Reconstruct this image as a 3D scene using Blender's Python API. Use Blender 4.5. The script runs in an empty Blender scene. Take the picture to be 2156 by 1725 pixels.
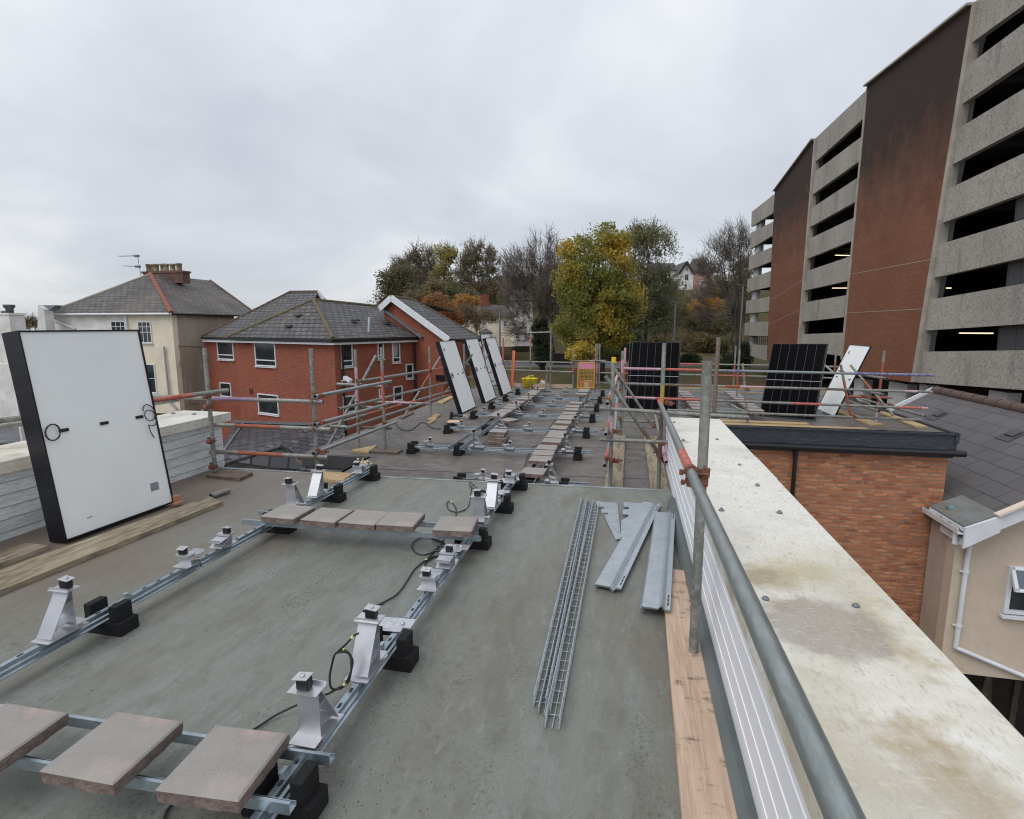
import bpy, math, random
import numpy as np
from mathutils import Vector, Matrix, noise as mnoise
R = math.radians
rng = random.Random(7)
sc = bpy.context.scene
col = sc.collection

# ---------------------------------------------------------------- camera, sky, sun, exposure
EYE = Vector((0, 0, 1.7)); PITCH = R(8.7); YAW = R(12.1)
cam = bpy.data.objects.new('camera', bpy.data.cameras.new('camera')); col.objects.link(cam)
cam.location = EYE; cam.rotation_euler = (R(90) - PITCH, 0, YAW)
cam.data.sensor_fit = 'HORIZONTAL'; cam.data.sensor_width = 36; cam.data.lens = 36 * 1150 / 2156
cam.data.clip_start = .05; cam.data.clip_end = 3000
sc.camera = cam
sc.cycles.filter_width = 1.15
sc.view_settings.view_transform = 'Standard'; sc.view_settings.look = 'None'
sc.view_settings.exposure = 0.22; sc.view_settings.gamma = 1

SUN_EL, SUN_AZ = R(52), R(215)
w = bpy.data.worlds.new('World'); sc.world = w; w.use_nodes = True
nt = w.node_tree; nt.nodes.clear()
def N(t, kind, **kw):
    n = t.nodes.new(kind)
    for k, v in kw.items(): setattr(n, k, v)
    return n
out = N(nt, 'ShaderNodeOutputWorld'); mix = N(nt, 'ShaderNodeMixShader')
sky = N(nt, 'ShaderNodeTexSky', sky_type='NISHITA', sun_disc=False, sun_elevation=SUN_EL, sun_rotation=SUN_AZ)
b1 = N(nt, 'ShaderNodeBackground'); b1.inputs[1].default_value = .1
b2 = N(nt, 'ShaderNodeBackground'); b2.inputs[1].default_value = 1.0
nt.links.new(sky.outputs[0], b1.inputs[0])
tc = N(nt, 'ShaderNodeTexCoord'); sep = N(nt, 'ShaderNodeSeparateXYZ'); nt.links.new(tc.outputs['Generated'], sep.inputs[0])
den = N(nt, 'ShaderNodeMath', operation='ADD'); nt.links.new(sep.outputs[2], den.inputs[0]); den.inputs[1].default_value = .32
den2 = N(nt, 'ShaderNodeMath', operation='MAXIMUM'); nt.links.new(den.outputs[0], den2.inputs[0]); den2.inputs[1].default_value = .12
dx = N(nt, 'ShaderNodeMath', operation='DIVIDE'); dy = N(nt, 'ShaderNodeMath', operation='DIVIDE')
nt.links.new(sep.outputs[0], dx.inputs[0]); nt.links.new(sep.outputs[1], dy.inputs[0])
nt.links.new(den2.outputs[0], dx.inputs[1]); nt.links.new(den2.outputs[0], dy.inputs[1])
cmb = N(nt, 'ShaderNodeCombineXYZ'); nt.links.new(dx.outputs[0], cmb.inputs[0]); nt.links.new(dy.outputs[0], cmb.inputs[1])
cn = N(nt, 'ShaderNodeTexNoise'); cn.inputs['Scale'].default_value = 1.15; cn.inputs['Detail'].default_value = 5; cn.inputs['Roughness'].default_value = .52
cn.inputs['Distortion'].default_value = .35
nt.links.new(cmb.outputs[0], cn.inputs['Vector'])
cr = N(nt, 'ShaderNodeValToRGB'); nt.links.new(cn.outputs[0], cr.inputs[0])
e = cr.color_ramp.elements
e[0].position = .28; e[0].color = (.52, .555, .62, 1); e[1].position = .70; e[1].color = (.86, .87, .89, 1)
k = cr.color_ramp.elements.new(.5); k.color = (.65, .685, .735, 1)
gr = N(nt, 'ShaderNodeMapRange'); gr.inputs[1].default_value = 0; gr.inputs[2].default_value = .55; gr.inputs[3].default_value = .84; gr.inputs[4].default_value = 1.10; nt.links.new(sep.outputs[2], gr.inputs[0]); nt.links.new(gr.outputs[0], b2.inputs[1])
nt.links.new(cr.outputs[0], b2.inputs[0])
mix.inputs[0].default_value = .9
nt.links.new(b1.outputs[0], mix.inputs[1]); nt.links.new(b2.outputs[0], mix.inputs[2]); nt.links.new(mix.outputs[0], out.inputs[0])

sun = bpy.data.objects.new('sun', bpy.data.lights.new('sun', 'SUN')); col.objects.link(sun)
sun.data.energy = 1.1; sun.data.angle = R(38); sun.data.color = (1, .97, .93)
sun.rotation_euler = (R(90) - SUN_EL, 0, math.pi - SUN_AZ + R(0)); sun.location = (0, 0, 60)

# ---------------------------------------------------------------- survey helpers: a sighting in the photograph met with a known plane
_cp, _sp, _cy, _sy = math.cos(PITCH), math.sin(PITCH), math.cos(YAW), math.sin(YAW)
RT = Vector((_cy, _sy, 0)); HD = Vector((-_sy, _cy, 0)); FW = HD * _cp - Vector((0, 0, 1)) * _sp; UP = RT.cross(FW)
class Crop:
    def __init__(s, x, y, k): s.x, s.y, s.k = x, y, k
    def d(s, p):
        px = (s.x + p[0] * s.k) * .561458; py = (s.y + p[1] * s.k) * .561458
        return FW + RT * ((px - 1078) / 1150) - UP * ((py - 862.4) / 1150)
    def z(s, x, y, z=0): d = s.d((x, y)); return EYE + d * ((z - 1.7) / d.z)
    def X(s, x, y, X): d = s.d((x, y)); return EYE + d * (X / d.x)
    def Y(s, x, y, Y): d = s.d((x, y)); return EYE + d * (Y / d.y)
    def D(s, x, y, D): return EYE + s.d((x, y)) * D
    def P(s, x, y, o, n): d = s.d((x, y)); return EYE + d * ((o - EYE).dot(n) / d.dot(n))
A = Crop(0, 0, 1.78108); LU = Crop(0, 1100, .46377); LL = Crop(0, 1850, .46377); MR = Crop(900, 1700, .46382); BH = Crop(700, 1000, .46382); FR = Crop(1400, 1200, .37683)
CF = Crop(2000, 1200, .40589); RF = Crop(2600, 1200, .46382); CP = Crop(2800, 0, .81187); BL = Crop(0, 2300, .64935); MM = Crop(1100, 2000, .40589); TR = Crop(1900, 1800, .57971)
BR = Crop(2400, 2000, .6679); RB = Crop(2700, 1500, .63758); T1 = Crop(1400, 800, .37106); T2 = Crop(2050, 780, .39425); OH = Crop(0, 900, .46382); CR = Crop(2780, 1180, .49165)
F2 = Crop(1800, 1280, .27829); F3 = Crop(2300, 1380, .46382); F4 = Crop(1200, 1400, .32468); CH = Crop(3200, 1800, .73733); SC = Crop(1100, 1300, .30148); MS = Crop(2150, 1300, .28986)
class Fac:                                     # a vertical facade plane: s along it, z up
    def __init__(f, o, d):
        f.o = Vector(o); f.d = Vector((d[0], d[1], 0)).normalized(); f.n = Vector((f.d.y, -f.d.x, 0))
        if f.n.dot(EYE - f.o) < 0: f.n = -f.n  # n looks at the viewer's side
    def at(f, c, x, y, off=0): return c.P(x, y, f.o + f.n * off, f.n)
    def sz(f, c, x, y, off=0): p = f.at(c, x, y, off); return (p - f.o).dot(f.d), p.z
    def w(f, s, z, off=0): p = f.o + f.d * s + f.n * off; return Vector((p.x, p.y, z))

# ---------------------------------------------------------------- mesh builder
class MB:
    def __init__(s): s.v = []; s.f = []; s.m = []; s.sm = []; s.uv = []
    def add(s, vs, fs, mi=0, smooth=False, uvs=None):
        o = len(s.v); s.v += [tuple(p) for p in vs]
        for i, f in enumerate(fs):
            s.f.append([o + a for a in f]); s.m.append(mi); s.sm.append(smooth); s.uv.append(uvs[i] if uvs else None)
        return s
    def box(s, c, size, M=None, mi=0):
        hx, hy, hz = size[0] / 2, size[1] / 2, size[2] / 2; c = Vector(c)
        vs = [Vector((x, y, z)) for x in (-hx, hx) for y in (-hy, hy) for z in (-hz, hz)]
        if M is not None: vs = [M @ p for p in vs]
        return s.add([c + p for p in vs], [(0, 1, 3, 2), (4, 6, 7, 5), (0, 4, 5, 1), (2, 3, 7, 6), (0, 2, 6, 4), (1, 5, 7, 3)], mi)
    def poly(s, pts, mi=0): return s.add(pts, [list(range(len(pts)))], mi)
    def slab(s, pts, vec, mi=0):               # a polygon given thickness
        n = len(pts); vec = Vector(vec); pts = [Vector(p) for p in pts]
        c = sum(pts, Vector()) / n; nn = Vector()
        for i in range(n): nn += (pts[i] - c).cross(pts[(i + 1) % n] - c)
        if nn.dot(vec) > 0: pts = pts[::-1]
        vs = pts + [p + vec for p in pts]
        fs = [list(range(n)), list(range(2 * n - 1, n - 1, -1))] + [[(i + 1) % n, i, n + i, n + (i + 1) % n] for i in range(n)]
        return s.add(vs, fs, mi)
    def beam(s, p, q, wd, ht, up=(0, 0, 1), mi=0):
        p, q = Vector(p), Vector(q); d = (q - p).normalized(); x = d.cross(Vector(up)).normalized(); u = x.cross(d)
        return s.prof([(-wd / 2, -ht / 2), (wd / 2, -ht / 2), (wd / 2, ht / 2), (-wd / 2, ht / 2)], p, q, up, mi)
    def prof(s, pr, p, q, up=(0, 0, 1), mi=0):  # extrude a section (x right of travel, y up) from p to q
        p, q = Vector(p), Vector(q); d = (q - p).normalized(); x = d.cross(Vector(up)).normalized(); u = x.cross(d); n = len(pr)
        vs = [p + x * a + u * b for a, b in pr] + [q + x * a + u * b for a, b in pr]
        fs = [[i, (i + 1) % n, n + (i + 1) % n, n + i][::-1] for i in range(n)] + [list(range(n)), list(range(2 * n - 1, n - 1, -1))]
        return s.add(vs, fs, mi)
    def tube(s, p, q, r, n=10, mi=0, r2=None, hollow=False, bands=None):
        p, q = Vector(p), Vector(q); d = (q - p); L = d.length; d.normalize()
        x = d.orthogonal().normalized(); y = d.cross(x); r2 = r if r2 is None else r2
        ring = lambda t, rr: [p + d * t + (x * math.cos(6.28319 * i / n) + y * math.sin(6.28319 * i / n)) * rr for i in range(n)]
        cuts = [(0, 1, mi)] if not bands else bands
        for a, b, m in cuts:
            s.add(ring(a * L, r + (r2 - r) * a) + ring(b * L, r + (r2 - r) * b), [[i, (i + 1) % n, n + (i + 1) % n, n + i] for i in range(n)], m, True)
        if hollow:
            for t0, dr in ((0, 1), (L, -1)):
                ri = r * .8; dep = min(.12, L / 3)
                m = cuts[0][2] if dr > 0 else cuts[-1][2]
                vs = ring(t0, r) + ring(t0, ri) + ring(t0 + dr * dep, ri)
                fs = [[i, (i + 1) % n, n + (i + 1) % n, n + i][::-dr] for i in range(n)] + [[n + i, n + (i + 1) % n, 2 * n + (i + 1) % n, 2 * n + i][::-dr] for i in range(n)] + [[2 * n + i for i in range(n)][::-dr]]
                s.add(vs, fs, m)
        else: s.add(ring(0, r), [list(range(n))[::-1]], cuts[0][2]); s.add(ring(L, r2), [list(range(n))], cuts[-1][2])
        return s
    def path(s, pts, r, n=6, mi=0, r2=None, cap=True):
        pts = [Vector(p) for p in pts]; m = len(pts); vs = []; x = None
        for i, p in enumerate(pts):
            d = (pts[min(i + 1, m - 1)] - pts[max(i - 1, 0)]).normalized()
            x = d.orthogonal().normalized() if x is None else (x - d * x.dot(d)).normalized()
            y = d.cross(x); rr = r if r2 is None else r + (r2 - r) * i / (m - 1)
            vs += [p + (x * math.cos(6.28319 * j / n) + y * math.sin(6.28319 * j / n)) * rr for j in range(n)]
        fs = [[i * n + j, i * n + (j + 1) % n, (i + 1) * n + (j + 1) % n, (i + 1) * n + j] for i in range(m - 1) for j in range(n)]
        if cap: fs += [list(range(n))[::-1], [(m - 1) * n + j for j in range(n)]]
        return s.add(vs, fs, mi, True)
    def lathe(s, c, prof, n=20, mi=0, smooth=True):
        c = Vector(c); vs = []; m = len(prof)
        for r, z in prof: vs += [c + Vector((r * math.cos(6.28319 * i / n), r * math.sin(6.28319 * i / n), z)) for i in range(n)]
        fs = [[i * n + j, i * n + (j + 1) % n, (i + 1) * n + (j + 1) % n, (i + 1) * n + j] for i in range(m - 1) for j in range(n)]
        fs += [list(range(n))[::-1], [(m - 1) * n + j for j in range(n)]]
        return s.add(vs, fs, mi, smooth)
    def build(s, name, mats, parent=None, bevel=0, local=False):
        if not isinstance(mats, (list, tuple)): mats = [mats]
        off = parent_origin(parent) if (parent is not None and not local) else Vector()
        me = bpy.data.meshes.new(name); V = [Vector(p) - off for p in s.v]
        me.from_pydata(V, [], s.f); 
        for m in mats: me.materials.append(m)
        me.polygons.foreach_set('material_index', s.m); me.polygons.foreach_set('use_smooth', s.sm)
        ul = me.uv_layers.new(name='UVMap'); data = [0.0] * (2 * len(me.loops)); Z = Vector((0, 0, 1))
        for p, uv in zip(me.polygons, s.uv):
            if uv is None:
                n = p.normal
                t = Vector((1, 0, 0)) if abs(n.z) > .985 else Z.cross(n).normalized()
                b = n.cross(t)
                for li, vi in zip(p.loop_indices, p.vertices):
                    q = Vector(s.v[vi]); data[2 * li] = q.dot(t); data[2 * li + 1] = q.dot(b)
            else:
                for li, c in zip(p.loop_indices, uv): data[2 * li], data[2 * li + 1] = c
        ul.data.foreach_set('uv', data)
        me.update()
        o = bpy.data.objects.new(name, me); col.objects.link(o)
        if parent is not None: o.parent = parent
        if bevel:
            b = o.modifiers.new('bevel', 'BEVEL'); b.width = bevel; b.segments = 2; b.limit_method = 'ANGLE'; b.angle_limit = R(40)
        return o
def parent_origin(p):
    o = Vector()
    while p is not None: o += p.location; p = p.parent
    return o
def tag(o, label=None, cat=None, group=None, kind=None):
    if label: o['label'] = label
    if cat: o['category'] = cat
    if group: o['group'] = group
    if kind: o['kind'] = kind
    return o
def thing(name, label, cat, loc=(0, 0, 0), rz=0, group=None):
    o = bpy.data.objects.new(name, None); col.objects.link(o); o.location = loc; o.rotation_euler = (0, 0, rz); o.empty_display_size = .1
    return tag(o, label, cat, group)
def copy_tree(o, parent=None):
    c = o.copy(); col.objects.link(c)
    if parent is not None: c.parent = parent; c.matrix_parent_inverse = o.matrix_parent_inverse
    for ch in list(o.children): copy_tree(ch, c)
    return c
def place(proto, loc, rz=0, label=None, group=None, used=set()):
    r = copy_tree(proto) if proto.name in used else proto
    used.add(proto.name); r.location = loc; r.rotation_euler = (0, 0, rz)
    if label: r['label'] = label
    if group: r['group'] = group
    return r
ORD = ['first', 'second', 'third', 'fourth', 'fifth', 'sixth', 'seventh', 'eighth', 'ninth', 'tenth', 'eleventh', 'twelfth', 'thirteenth', 'fourteenth', 'fifteenth', 'sixteenth', 'seventeenth', 'eighteenth', 'nineteenth', 'twentieth']

# ---------------------------------------------------------------- materials
def lin(r, g, b, k=1.0):
    f = lambda c: ((c / 255 + .055) / 1.055) ** 2.4 if c > 10 else c / 255 / 12.92
    return (f(r) * k, f(g) * k, f(b) * k, 1)
def mat(name, base, rough=.6, metal=0, var=None, scale=3, stretch=(1, 1, 1), fine=None, fscale=40, bump=0, bscale=60, lo=.35, hi=.65, spec=.5, layers=(), uv=False, detail=5, rot=0, speck=()):
    """base colour, a second colour 'var' by broad noise, 'fine' by fine noise, bump; layers = (colour, scale, lo, hi, stretch)"""
    m = bpy.data.materials.new(name); m.use_nodes = True; t = m.node_tree; b = t.nodes['Principled BSDF']
    b.inputs['Roughness'].default_value = rough; b.inputs['Metallic'].default_value = metal; b.inputs['Specular IOR Level'].default_value = spec
    c = N(t, 'ShaderNodeTexCoord'); src = c.outputs['UV' if uv else 'Object']
    def nz(sc_, st, lo_, hi_, det=detail):
        mp = N(t, 'ShaderNodeMapping'); mp.inputs['Scale'].default_value = st; mp.inputs['Rotation'].default_value = (0, 0, rot); t.links.new(src, mp.inputs[0])
        n = N(t, 'ShaderNodeTexNoise'); n.inputs['Scale'].default_value = sc_; n.inputs['Detail'].default_value = det; n.inputs['Roughness'].default_value = .6
        t.links.new(mp.outputs[0], n.inputs['Vector'])
        r_ = N(t, 'ShaderNodeMapRange'); r_.inputs[1].default_value = lo_; r_.inputs[2].default_value = hi_; t.links.new(n.outputs[0], r_.inputs[0])
        return r_.outputs[0], n.outputs[0]
    cur = None
    def blend(cur, colr, fac):
        x = N(t, 'ShaderNodeMix', data_type='RGBA'); t.links.new(fac, x.inputs[0])
        if cur is None: x.inputs[6].default_value = base
        else: t.links.new(cur, x.inputs[6])
        x.inputs[7].default_value = colr
        return x.outputs[2]
    if var: cur = blend(cur, var, nz(scale, stretch, lo, hi)[0])
    for L in layers: cur = blend(cur, L[0], nz(L[1], L[4] if len(L) > 4 else (1, 1, 1), L[2], L[3])[0])
    for L in speck:                            # fine specks gathered in patches: colour, scale, lo, hi, patch scale, lo, hi
        mu = N(t, 'ShaderNodeMath', operation='MULTIPLY'); t.links.new(nz(L[1], (1, 1, 1), L[2], L[3])[0], mu.inputs[0]); t.links.new(nz(L[4], stretch, L[5], L[6])[0], mu.inputs[1]); cur = blend(cur, L[0], mu.outputs[0])
    if fine: cur = blend(cur, fine, nz(fscale, stretch, .45, .8)[0])
    if cur is None: b.inputs['Base Color'].default_value = base
    else: t.links.new(cur, b.inputs['Base Color'])
    if bump:
        bp = N(t, 'ShaderNodeBump'); bp.inputs['Strength'].default_value = bump; bp.inputs['Distance'].default_value = .01
        t.links.new(nz(bscale, stretch, 0, 1)[1], bp.inputs['Height']); t.links.new(bp.outputs[0], b.inputs['Normal'])
    return m
def brickmat(name, c1, c2, mortar, bw=.225, rh=.075, ms=.010, var=None, vs=.5, rough=.85, bump=.5, off=.5, layers=(), msmooth=.1, bias=0):
    m = bpy.data.materials.new(name); m.use_nodes = True; t = m.node_tree; b = t.nodes['Principled BSDF']; b.inputs['Roughness'].default_value = rough
    b.inputs['Specular IOR Level'].default_value = .3
    c = N(t, 'ShaderNodeTexCoord'); k = N(t, 'ShaderNodeTexBrick'); t.links.new(c.outputs['UV'], k.inputs['Vector']); k.offset = off
    k.inputs['Color1'].default_value = c1; k.inputs['Color2'].default_value = c2; k.inputs['Mortar'].default_value = mortar
    k.inputs['Scale'].default_value = 1; k.inputs['Brick Width'].default_value = bw; k.inputs['Row Height'].default_value = rh; k.inputs['Mortar Size'].default_value = ms; k.inputs['Mortar Smooth'].default_value = msmooth
    k.inputs['Bias'].default_value = bias
    cur = k.outputs[0]
    for (cc, s_, lo_, hi_, st) in ([(var, vs, .4, .7, (1, 1, 1))] if var else []) + list(layers):
        mp = N(t, 'ShaderNodeMapping'); mp.inputs['Scale'].default_value = st; t.links.new(c.outputs['UV'], mp.inputs[0])
        n = N(t, 'ShaderNodeTexNoise'); n.inputs['Scale'].default_value = s_; n.inputs['Detail'].default_value = 6; t.links.new(mp.outputs[0], n.inputs['Vector'])
        r_ = N(t, 'ShaderNodeMapRange'); r_.inputs[1].default_value = lo_; r_.inputs[2].default_value = hi_; r_.inputs[4].default_value = .5; t.links.new(n.outputs[0], r_.inputs[0])
        x = N(t, 'ShaderNodeMix', data_type='RGBA'); t.links.new(r_.outputs[0], x.inputs[0]); t.links.new(cur, x.inputs[6]); x.inputs[7].default_value = cc; cur = x.outputs[2]
    t.links.new(cur, b.inputs['Base Color'])
    if bump:
        bp = N(t, 'ShaderNodeBump'); bp.inputs['Strength'].default_value = bump; bp.inputs['Distance'].default_value = .008; bp.invert = True
        t.links.new(k.outputs['Fac'], bp.inputs['Height']); t.links.new(bp.outputs[0], b.inputs['Normal'])
    return m
m = {}
m['coating'] = mat('roof_coating', lin(124, 129, 122), .5, var=lin(113, 111, 100), scale=.8, stretch=(2.2, .6, 1), lo=.40, hi=.70, fine=lin(108, 110, 103), fscale=75, bump=.3, bscale=80, detail=8,
    layers=[(lin(112, 101, 88), .42, .48, .70, (1.2, .55, 1)), (lin(138, 146, 143), .9, .52, .70, (2.0, .4, 1)), (lin(104, 104, 95), 7, .50, .75, (1.6, .7, 1)), (lin(136, 141, 136), 13, .55, .75, (1.8, .5, 1)), (lin(96, 90, 77), 2.4, .54, .78, (1.8, .5, 1)), (lin(140, 146, 143), 4, .66, .78, (2.4, .2, 1))],
    speck=[(lin(66, 61, 50), 55, .50, .62, 1.1, .50, .68), (lin(82, 76, 64), 22, .52, .68, 1.6, .48, .70), (lin(150, 150, 142), 120, .58, .66, 1.3, .4, .6)])
def brown_side(mm):                           # the left and rear of the near roof is stained brown by standing water
    t = mm.node_tree; b = t.nodes['Principled BSDF']; src = b.inputs['Base Color'].links[0].from_socket; c = N(t, 'ShaderNodeTexCoord'); s_ = N(t, 'ShaderNodeSeparateXYZ'); t.links.new(c.outputs['Object'], s_.inputs[0])
    n = N(t, 'ShaderNodeTexNoise'); n.inputs['Scale'].default_value = .9; n.inputs['Detail'].default_value = 7; n.inputs['Roughness'].default_value = .65; t.links.new(c.outputs['Object'], n.inputs['Vector'])
    a_ = N(t, 'ShaderNodeMath', operation='MULTIPLY_ADD'); t.links.new(n.outputs[0], a_.inputs[0]); a_.inputs[1].default_value = 5.0; t.links.new(s_.outputs[0], a_.inputs[2])
    r_ = N(t, 'ShaderNodeMapRange'); r_.inputs[1].default_value = .1; r_.inputs[2].default_value = -1.7; r_.inputs[4].default_value = .75; t.links.new(a_.outputs[0], r_.inputs[0])
    x = N(t, 'ShaderNodeMix', data_type='RGBA'); t.links.new(r_.outputs[0], x.inputs[0]); t.links.new(src, x.inputs[6]); x.inputs[7].default_value = lin(118, 102, 90); t.links.new(x.outputs[2], b.inputs['Base Color'])
brown_side(m['coating'])
m['felt'] = mat('roof_felt', lin(110, 103, 97), .6, var=lin(80, 75, 71), scale=.8, stretch=(1, 1, 1), lo=.38, hi=.62, fine=lin(124, 117, 111), fscale=9, bump=.4, bscale=40,
    layers=[(lin(140, 137, 133), 2.6, .6, .75, (.5, 1.8, 1)), (lin(70, 67, 66), 1.7, .55, .72, (1.5, .5, 1))], rot=.5)
m['felt_dark'] = mat('roof_felt_dark', lin(74, 74, 76), .5, var=lin(58, 58, 60), scale=2, bump=.3)
m['coping'] = None
m['cladding'] = mat('white_cladding', lin(236, 237, 242), .6, var=lin(228, 229, 234), scale=.8)
m['cladding_dirty'] = mat('dirty_cladding', lin(230, 233, 236), .45, var=lin(184, 189, 188), scale=1.2, stretch=(.6, .6, 5), lo=.5, hi=.72, fine=lin(170, 174, 168), fscale=18)
m['cladding_white_line'] = mat('cladding_joint', lin(252, 252, 252), .4)
m['galv'] = mat('galvanised_steel', lin(186, 193, 198), .4, .65, var=lin(168, 176, 182), scale=9, fine=lin(198, 204, 208), fscale=50)
m['strut'] = mat('galvanised_strut', lin(176, 188, 196), .34, .8, var=lin(150, 163, 172), scale=6, stretch=(3, 3, 3))
m['slot'] = mat('slot_shadow', lin(40, 42, 44), .8)
m['alu'] = mat('mill_aluminium', lin(212, 212, 215), .33, .7, var=lin(196, 196, 200), scale=8)
m['alu_plain'] = mat('pressed_aluminium', lin(200, 201, 206), .42, .6, var=lin(180, 182, 188), scale=5)
m['tube'] = mat('scaffold_tube', lin(142, 142, 136), .55, .35, var=lin(112, 112, 106), scale=7, stretch=(1, 1, 1), lo=.4, hi=.65, fine=lin(172, 174, 170), fscale=30, bump=.2, bscale=90)
m['tube_brown'] = mat('scaffold_tube_rusty', lin(116, 96, 88), .7, .15, var=lin(132, 122, 114), scale=8, fine=lin(96, 70, 58), fscale=30, bump=.2)
m['tube_bright'] = mat('scaffold_tube_bright', lin(150, 156, 154), .36, .65, var=lin(140, 147, 145), scale=3, stretch=(1, .25, 1), lo=.4, hi=.62, fine=lin(170, 176, 175), fscale=60, bump=.12, bscale=90)
m['paint_red'] = mat('red_tube_paint', lin(196, 92, 78), .65, var=lin(168, 78, 66), scale=12, fine=lin(178, 150, 140), fscale=35, bump=.2)
m['paint_orange'] = mat('orange_tube_paint', lin(176, 92, 66), .7, var=lin(140, 74, 56), scale=10, fine=lin(120, 110, 100), fscale=35, bump=.2)
m['paint_pink'] = mat('pink_tube_paint', lin(192, 158, 168), .65, var=lin(178, 128, 146), scale=10, fine=lin(200, 190, 190), fscale=35)
m['paint_purple'] = mat('purple_tube_paint', lin(140, 118, 148), .65, var=lin(126, 108, 132), scale=10, fine=lin(150, 140, 148), fscale=35)
m['paint_blue'] = mat('blue_tube_paint', lin(82, 84, 138), .65, var=lin(150, 150, 170), scale=14)
m['paint_green'] = mat('green_tube_paint', lin(108, 128, 112), .65, var=lin(130, 138, 128), scale=10)
m['paint_yellow'] = mat('yellow_tube_paint', lin(176, 148, 62), .65, var=lin(142, 128, 84), scale=12)
m['rust'] = mat('rusty_coupler', lin(150, 92, 68), .75, .3, var=lin(104, 66, 52), scale=30, fine=lin(120, 104, 96), fscale=60, bump=.3)
m['rubber'] = mat('recycled_rubber', lin(24, 24, 26), .9, var=lin(16, 16, 18), scale=20, fine=lin(40, 40, 42), fscale=160, bump=.9, bscale=170)
m['black'] = mat('black_plastic', lin(28, 27, 32), .45)
m['cable'] = mat('black_cable', lin(40, 40, 42), .5)
m['frame'] = mat('black_anodised_frame', lin(26, 26, 34), .35, .3, fine=lin(40, 38, 50), fscale=12)
m['backsheet'] = mat('white_backsheet', lin(246, 248, 247), .45, var=lin(240, 242, 241), scale=1.5)
m['sticker'] = mat('silver_sticker', lin(150, 154, 164), .4, var=lin(120, 124, 136), scale=40)
m['yellow_tape'] = mat('yellow_tape', lin(232, 226, 140), .5)
m['paver_top'] = mat('concrete_paver', lin(148, 144, 139), .85, var=lin(136, 131, 126), scale=4, fine=lin(160, 154, 148), fscale=150, bump=.25, bscale=160, layers=[(lin(168, 148, 142), 6, .56, .66, (1, 1, 1)), (lin(164, 159, 152), 2, .5, .7, (1, 1, 1))])
m['paver_side'] = mat('paver_edge', lin(118, 103, 98), .9, var=lin(140, 122, 116), scale=18, fine=lin(98, 84, 80), fscale=60, bump=.7, bscale=70)
m['board_old'] = mat('weathered_board', lin(148, 136, 114), .8, var=lin(112, 100, 82), scale=2.2, stretch=(5, .8, 3), lo=.4, hi=.62, fine=lin(178, 166, 142), fscale=7, bump=.4, bscale=30, layers=[(lin(92, 82, 66), 3.5, .6, .7, (2, .7, 1))])
m['board_new'] = mat('fresh_board', lin(196, 170, 150), .8, var=lin(174, 148, 128), scale=3, stretch=(9, .5, 3), lo=.4, hi=.65, fine=lin(214, 188, 160), fscale=9, bump=.2, bscale=30, layers=[(lin(120, 96, 78), 4.2, .57, .66, (1.4, 3.2, 1)), (lin(150, 122, 98), 9, .62, .72, (1, 2.6, 1))])
m['board_grey'] = mat('grey_board', lin(110, 96, 86), .85, var=lin(84, 72, 64), scale=4, stretch=(1, 5, 3), fine=lin(140, 124, 108), fscale=10, bump=.4, bscale=40)
m['board_tan'] = mat('tan_board', lin(186, 160, 118), .8, var=lin(160, 132, 96), scale=3, stretch=(1, 5, 3), fine=lin(202, 180, 142), fscale=10, bump=.3, bscale=40)
m['board_end'] = mat('board_end_paint', lin(150, 92, 72), .8)
m['white_pvc'] = mat('white_pvc', lin(226, 229, 234), .35, var=lin(212, 216, 222), scale=3)
m['black_pvc'] = mat('black_pvc', lin(34, 34, 38), .35, var=lin(26, 26, 30), scale=4)
m['fascia_grey'] = mat('grey_metal_fascia', lin(60, 65, 74), .4, .2, var=lin(52, 57, 65), scale=3, stretch=(.4, 1, 3), fine=lin(92, 98, 106), fscale=20)
m['glass'] = mat('dark_window_glass', lin(34, 40, 44), .06, var=lin(58, 66, 70), scale=2.2, lo=.5, hi=.7, spec=.6)
m['curtain'] = mat('pale_curtain', lin(178, 176, 176), .9, var=lin(140, 140, 142), scale=20, stretch=(6, 6, .3))
m['brick_wing'] = brickmat('orange_brick', lin(200, 134, 98), lin(150, 82, 58), lin(138, 120, 104), ms=.014, var=lin(188, 126, 90), vs=5, bump=.7, layers=[(lin(150, 104, 80), 1.0, .6, .8, (1, 1, 1)), (lin(214, 176, 142), 5, .60, .66, (1, 3, 1)), (lin(128, 118, 110), 4.2, .62, .66, (1, 3, 1))])
m['brick_house'] = brickmat('red_brick', lin(150, 88, 70), lin(122, 69, 56), lin(140, 92, 74), ms=.014, var=lin(158, 84, 64), vs=.6, bump=.3, layers=[(lin(128, 64, 50), .9, .5, .75, (1, 1, 1)), (lin(172, 100, 78), 3, .62, .75, (.4, 3, 1))])
m['brick_car'] = brickmat('brown_brick', lin(134, 85, 63), lin(109, 67, 50), lin(138, 98, 78), ms=.014, var=lin(118, 70, 50), vs=.25, bump=.3, layers=[(lin(140, 98, 78), .5, .55, .75, (.15, 2.2, 1)), (lin(110, 66, 48), .7, .6, .78, (.1, 1.8, 1))])
m['render_cream'] = mat('cream_render', lin(206, 192, 174), .9, var=lin(196, 180, 160), scale=.7, stretch=(1, 1, .5), fine=lin(190, 176, 160), fscale=12, bump=.15, bscale=120)
m['render_grey'] = mat('grey_brown_render', lin(172, 158, 144), .9, var=lin(148, 136, 124), scale=.5, stretch=(1, 1, .4), bump=.1, layers=[(lin(186, 176, 164), 1.5, .6, .75, (1, 1, .3))])
m['stone_white'] = mat('whitewashed_stone', lin(232, 231, 228), .9, var=lin(202, 200, 196), scale=1.2, bump=.8, bscale=9)
m['stone_cream'] = mat('cream_painted_stone', lin(232, 222, 202), .9, var=lin(214, 202, 180), scale=1.1, bump=1, bscale=7)
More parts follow.
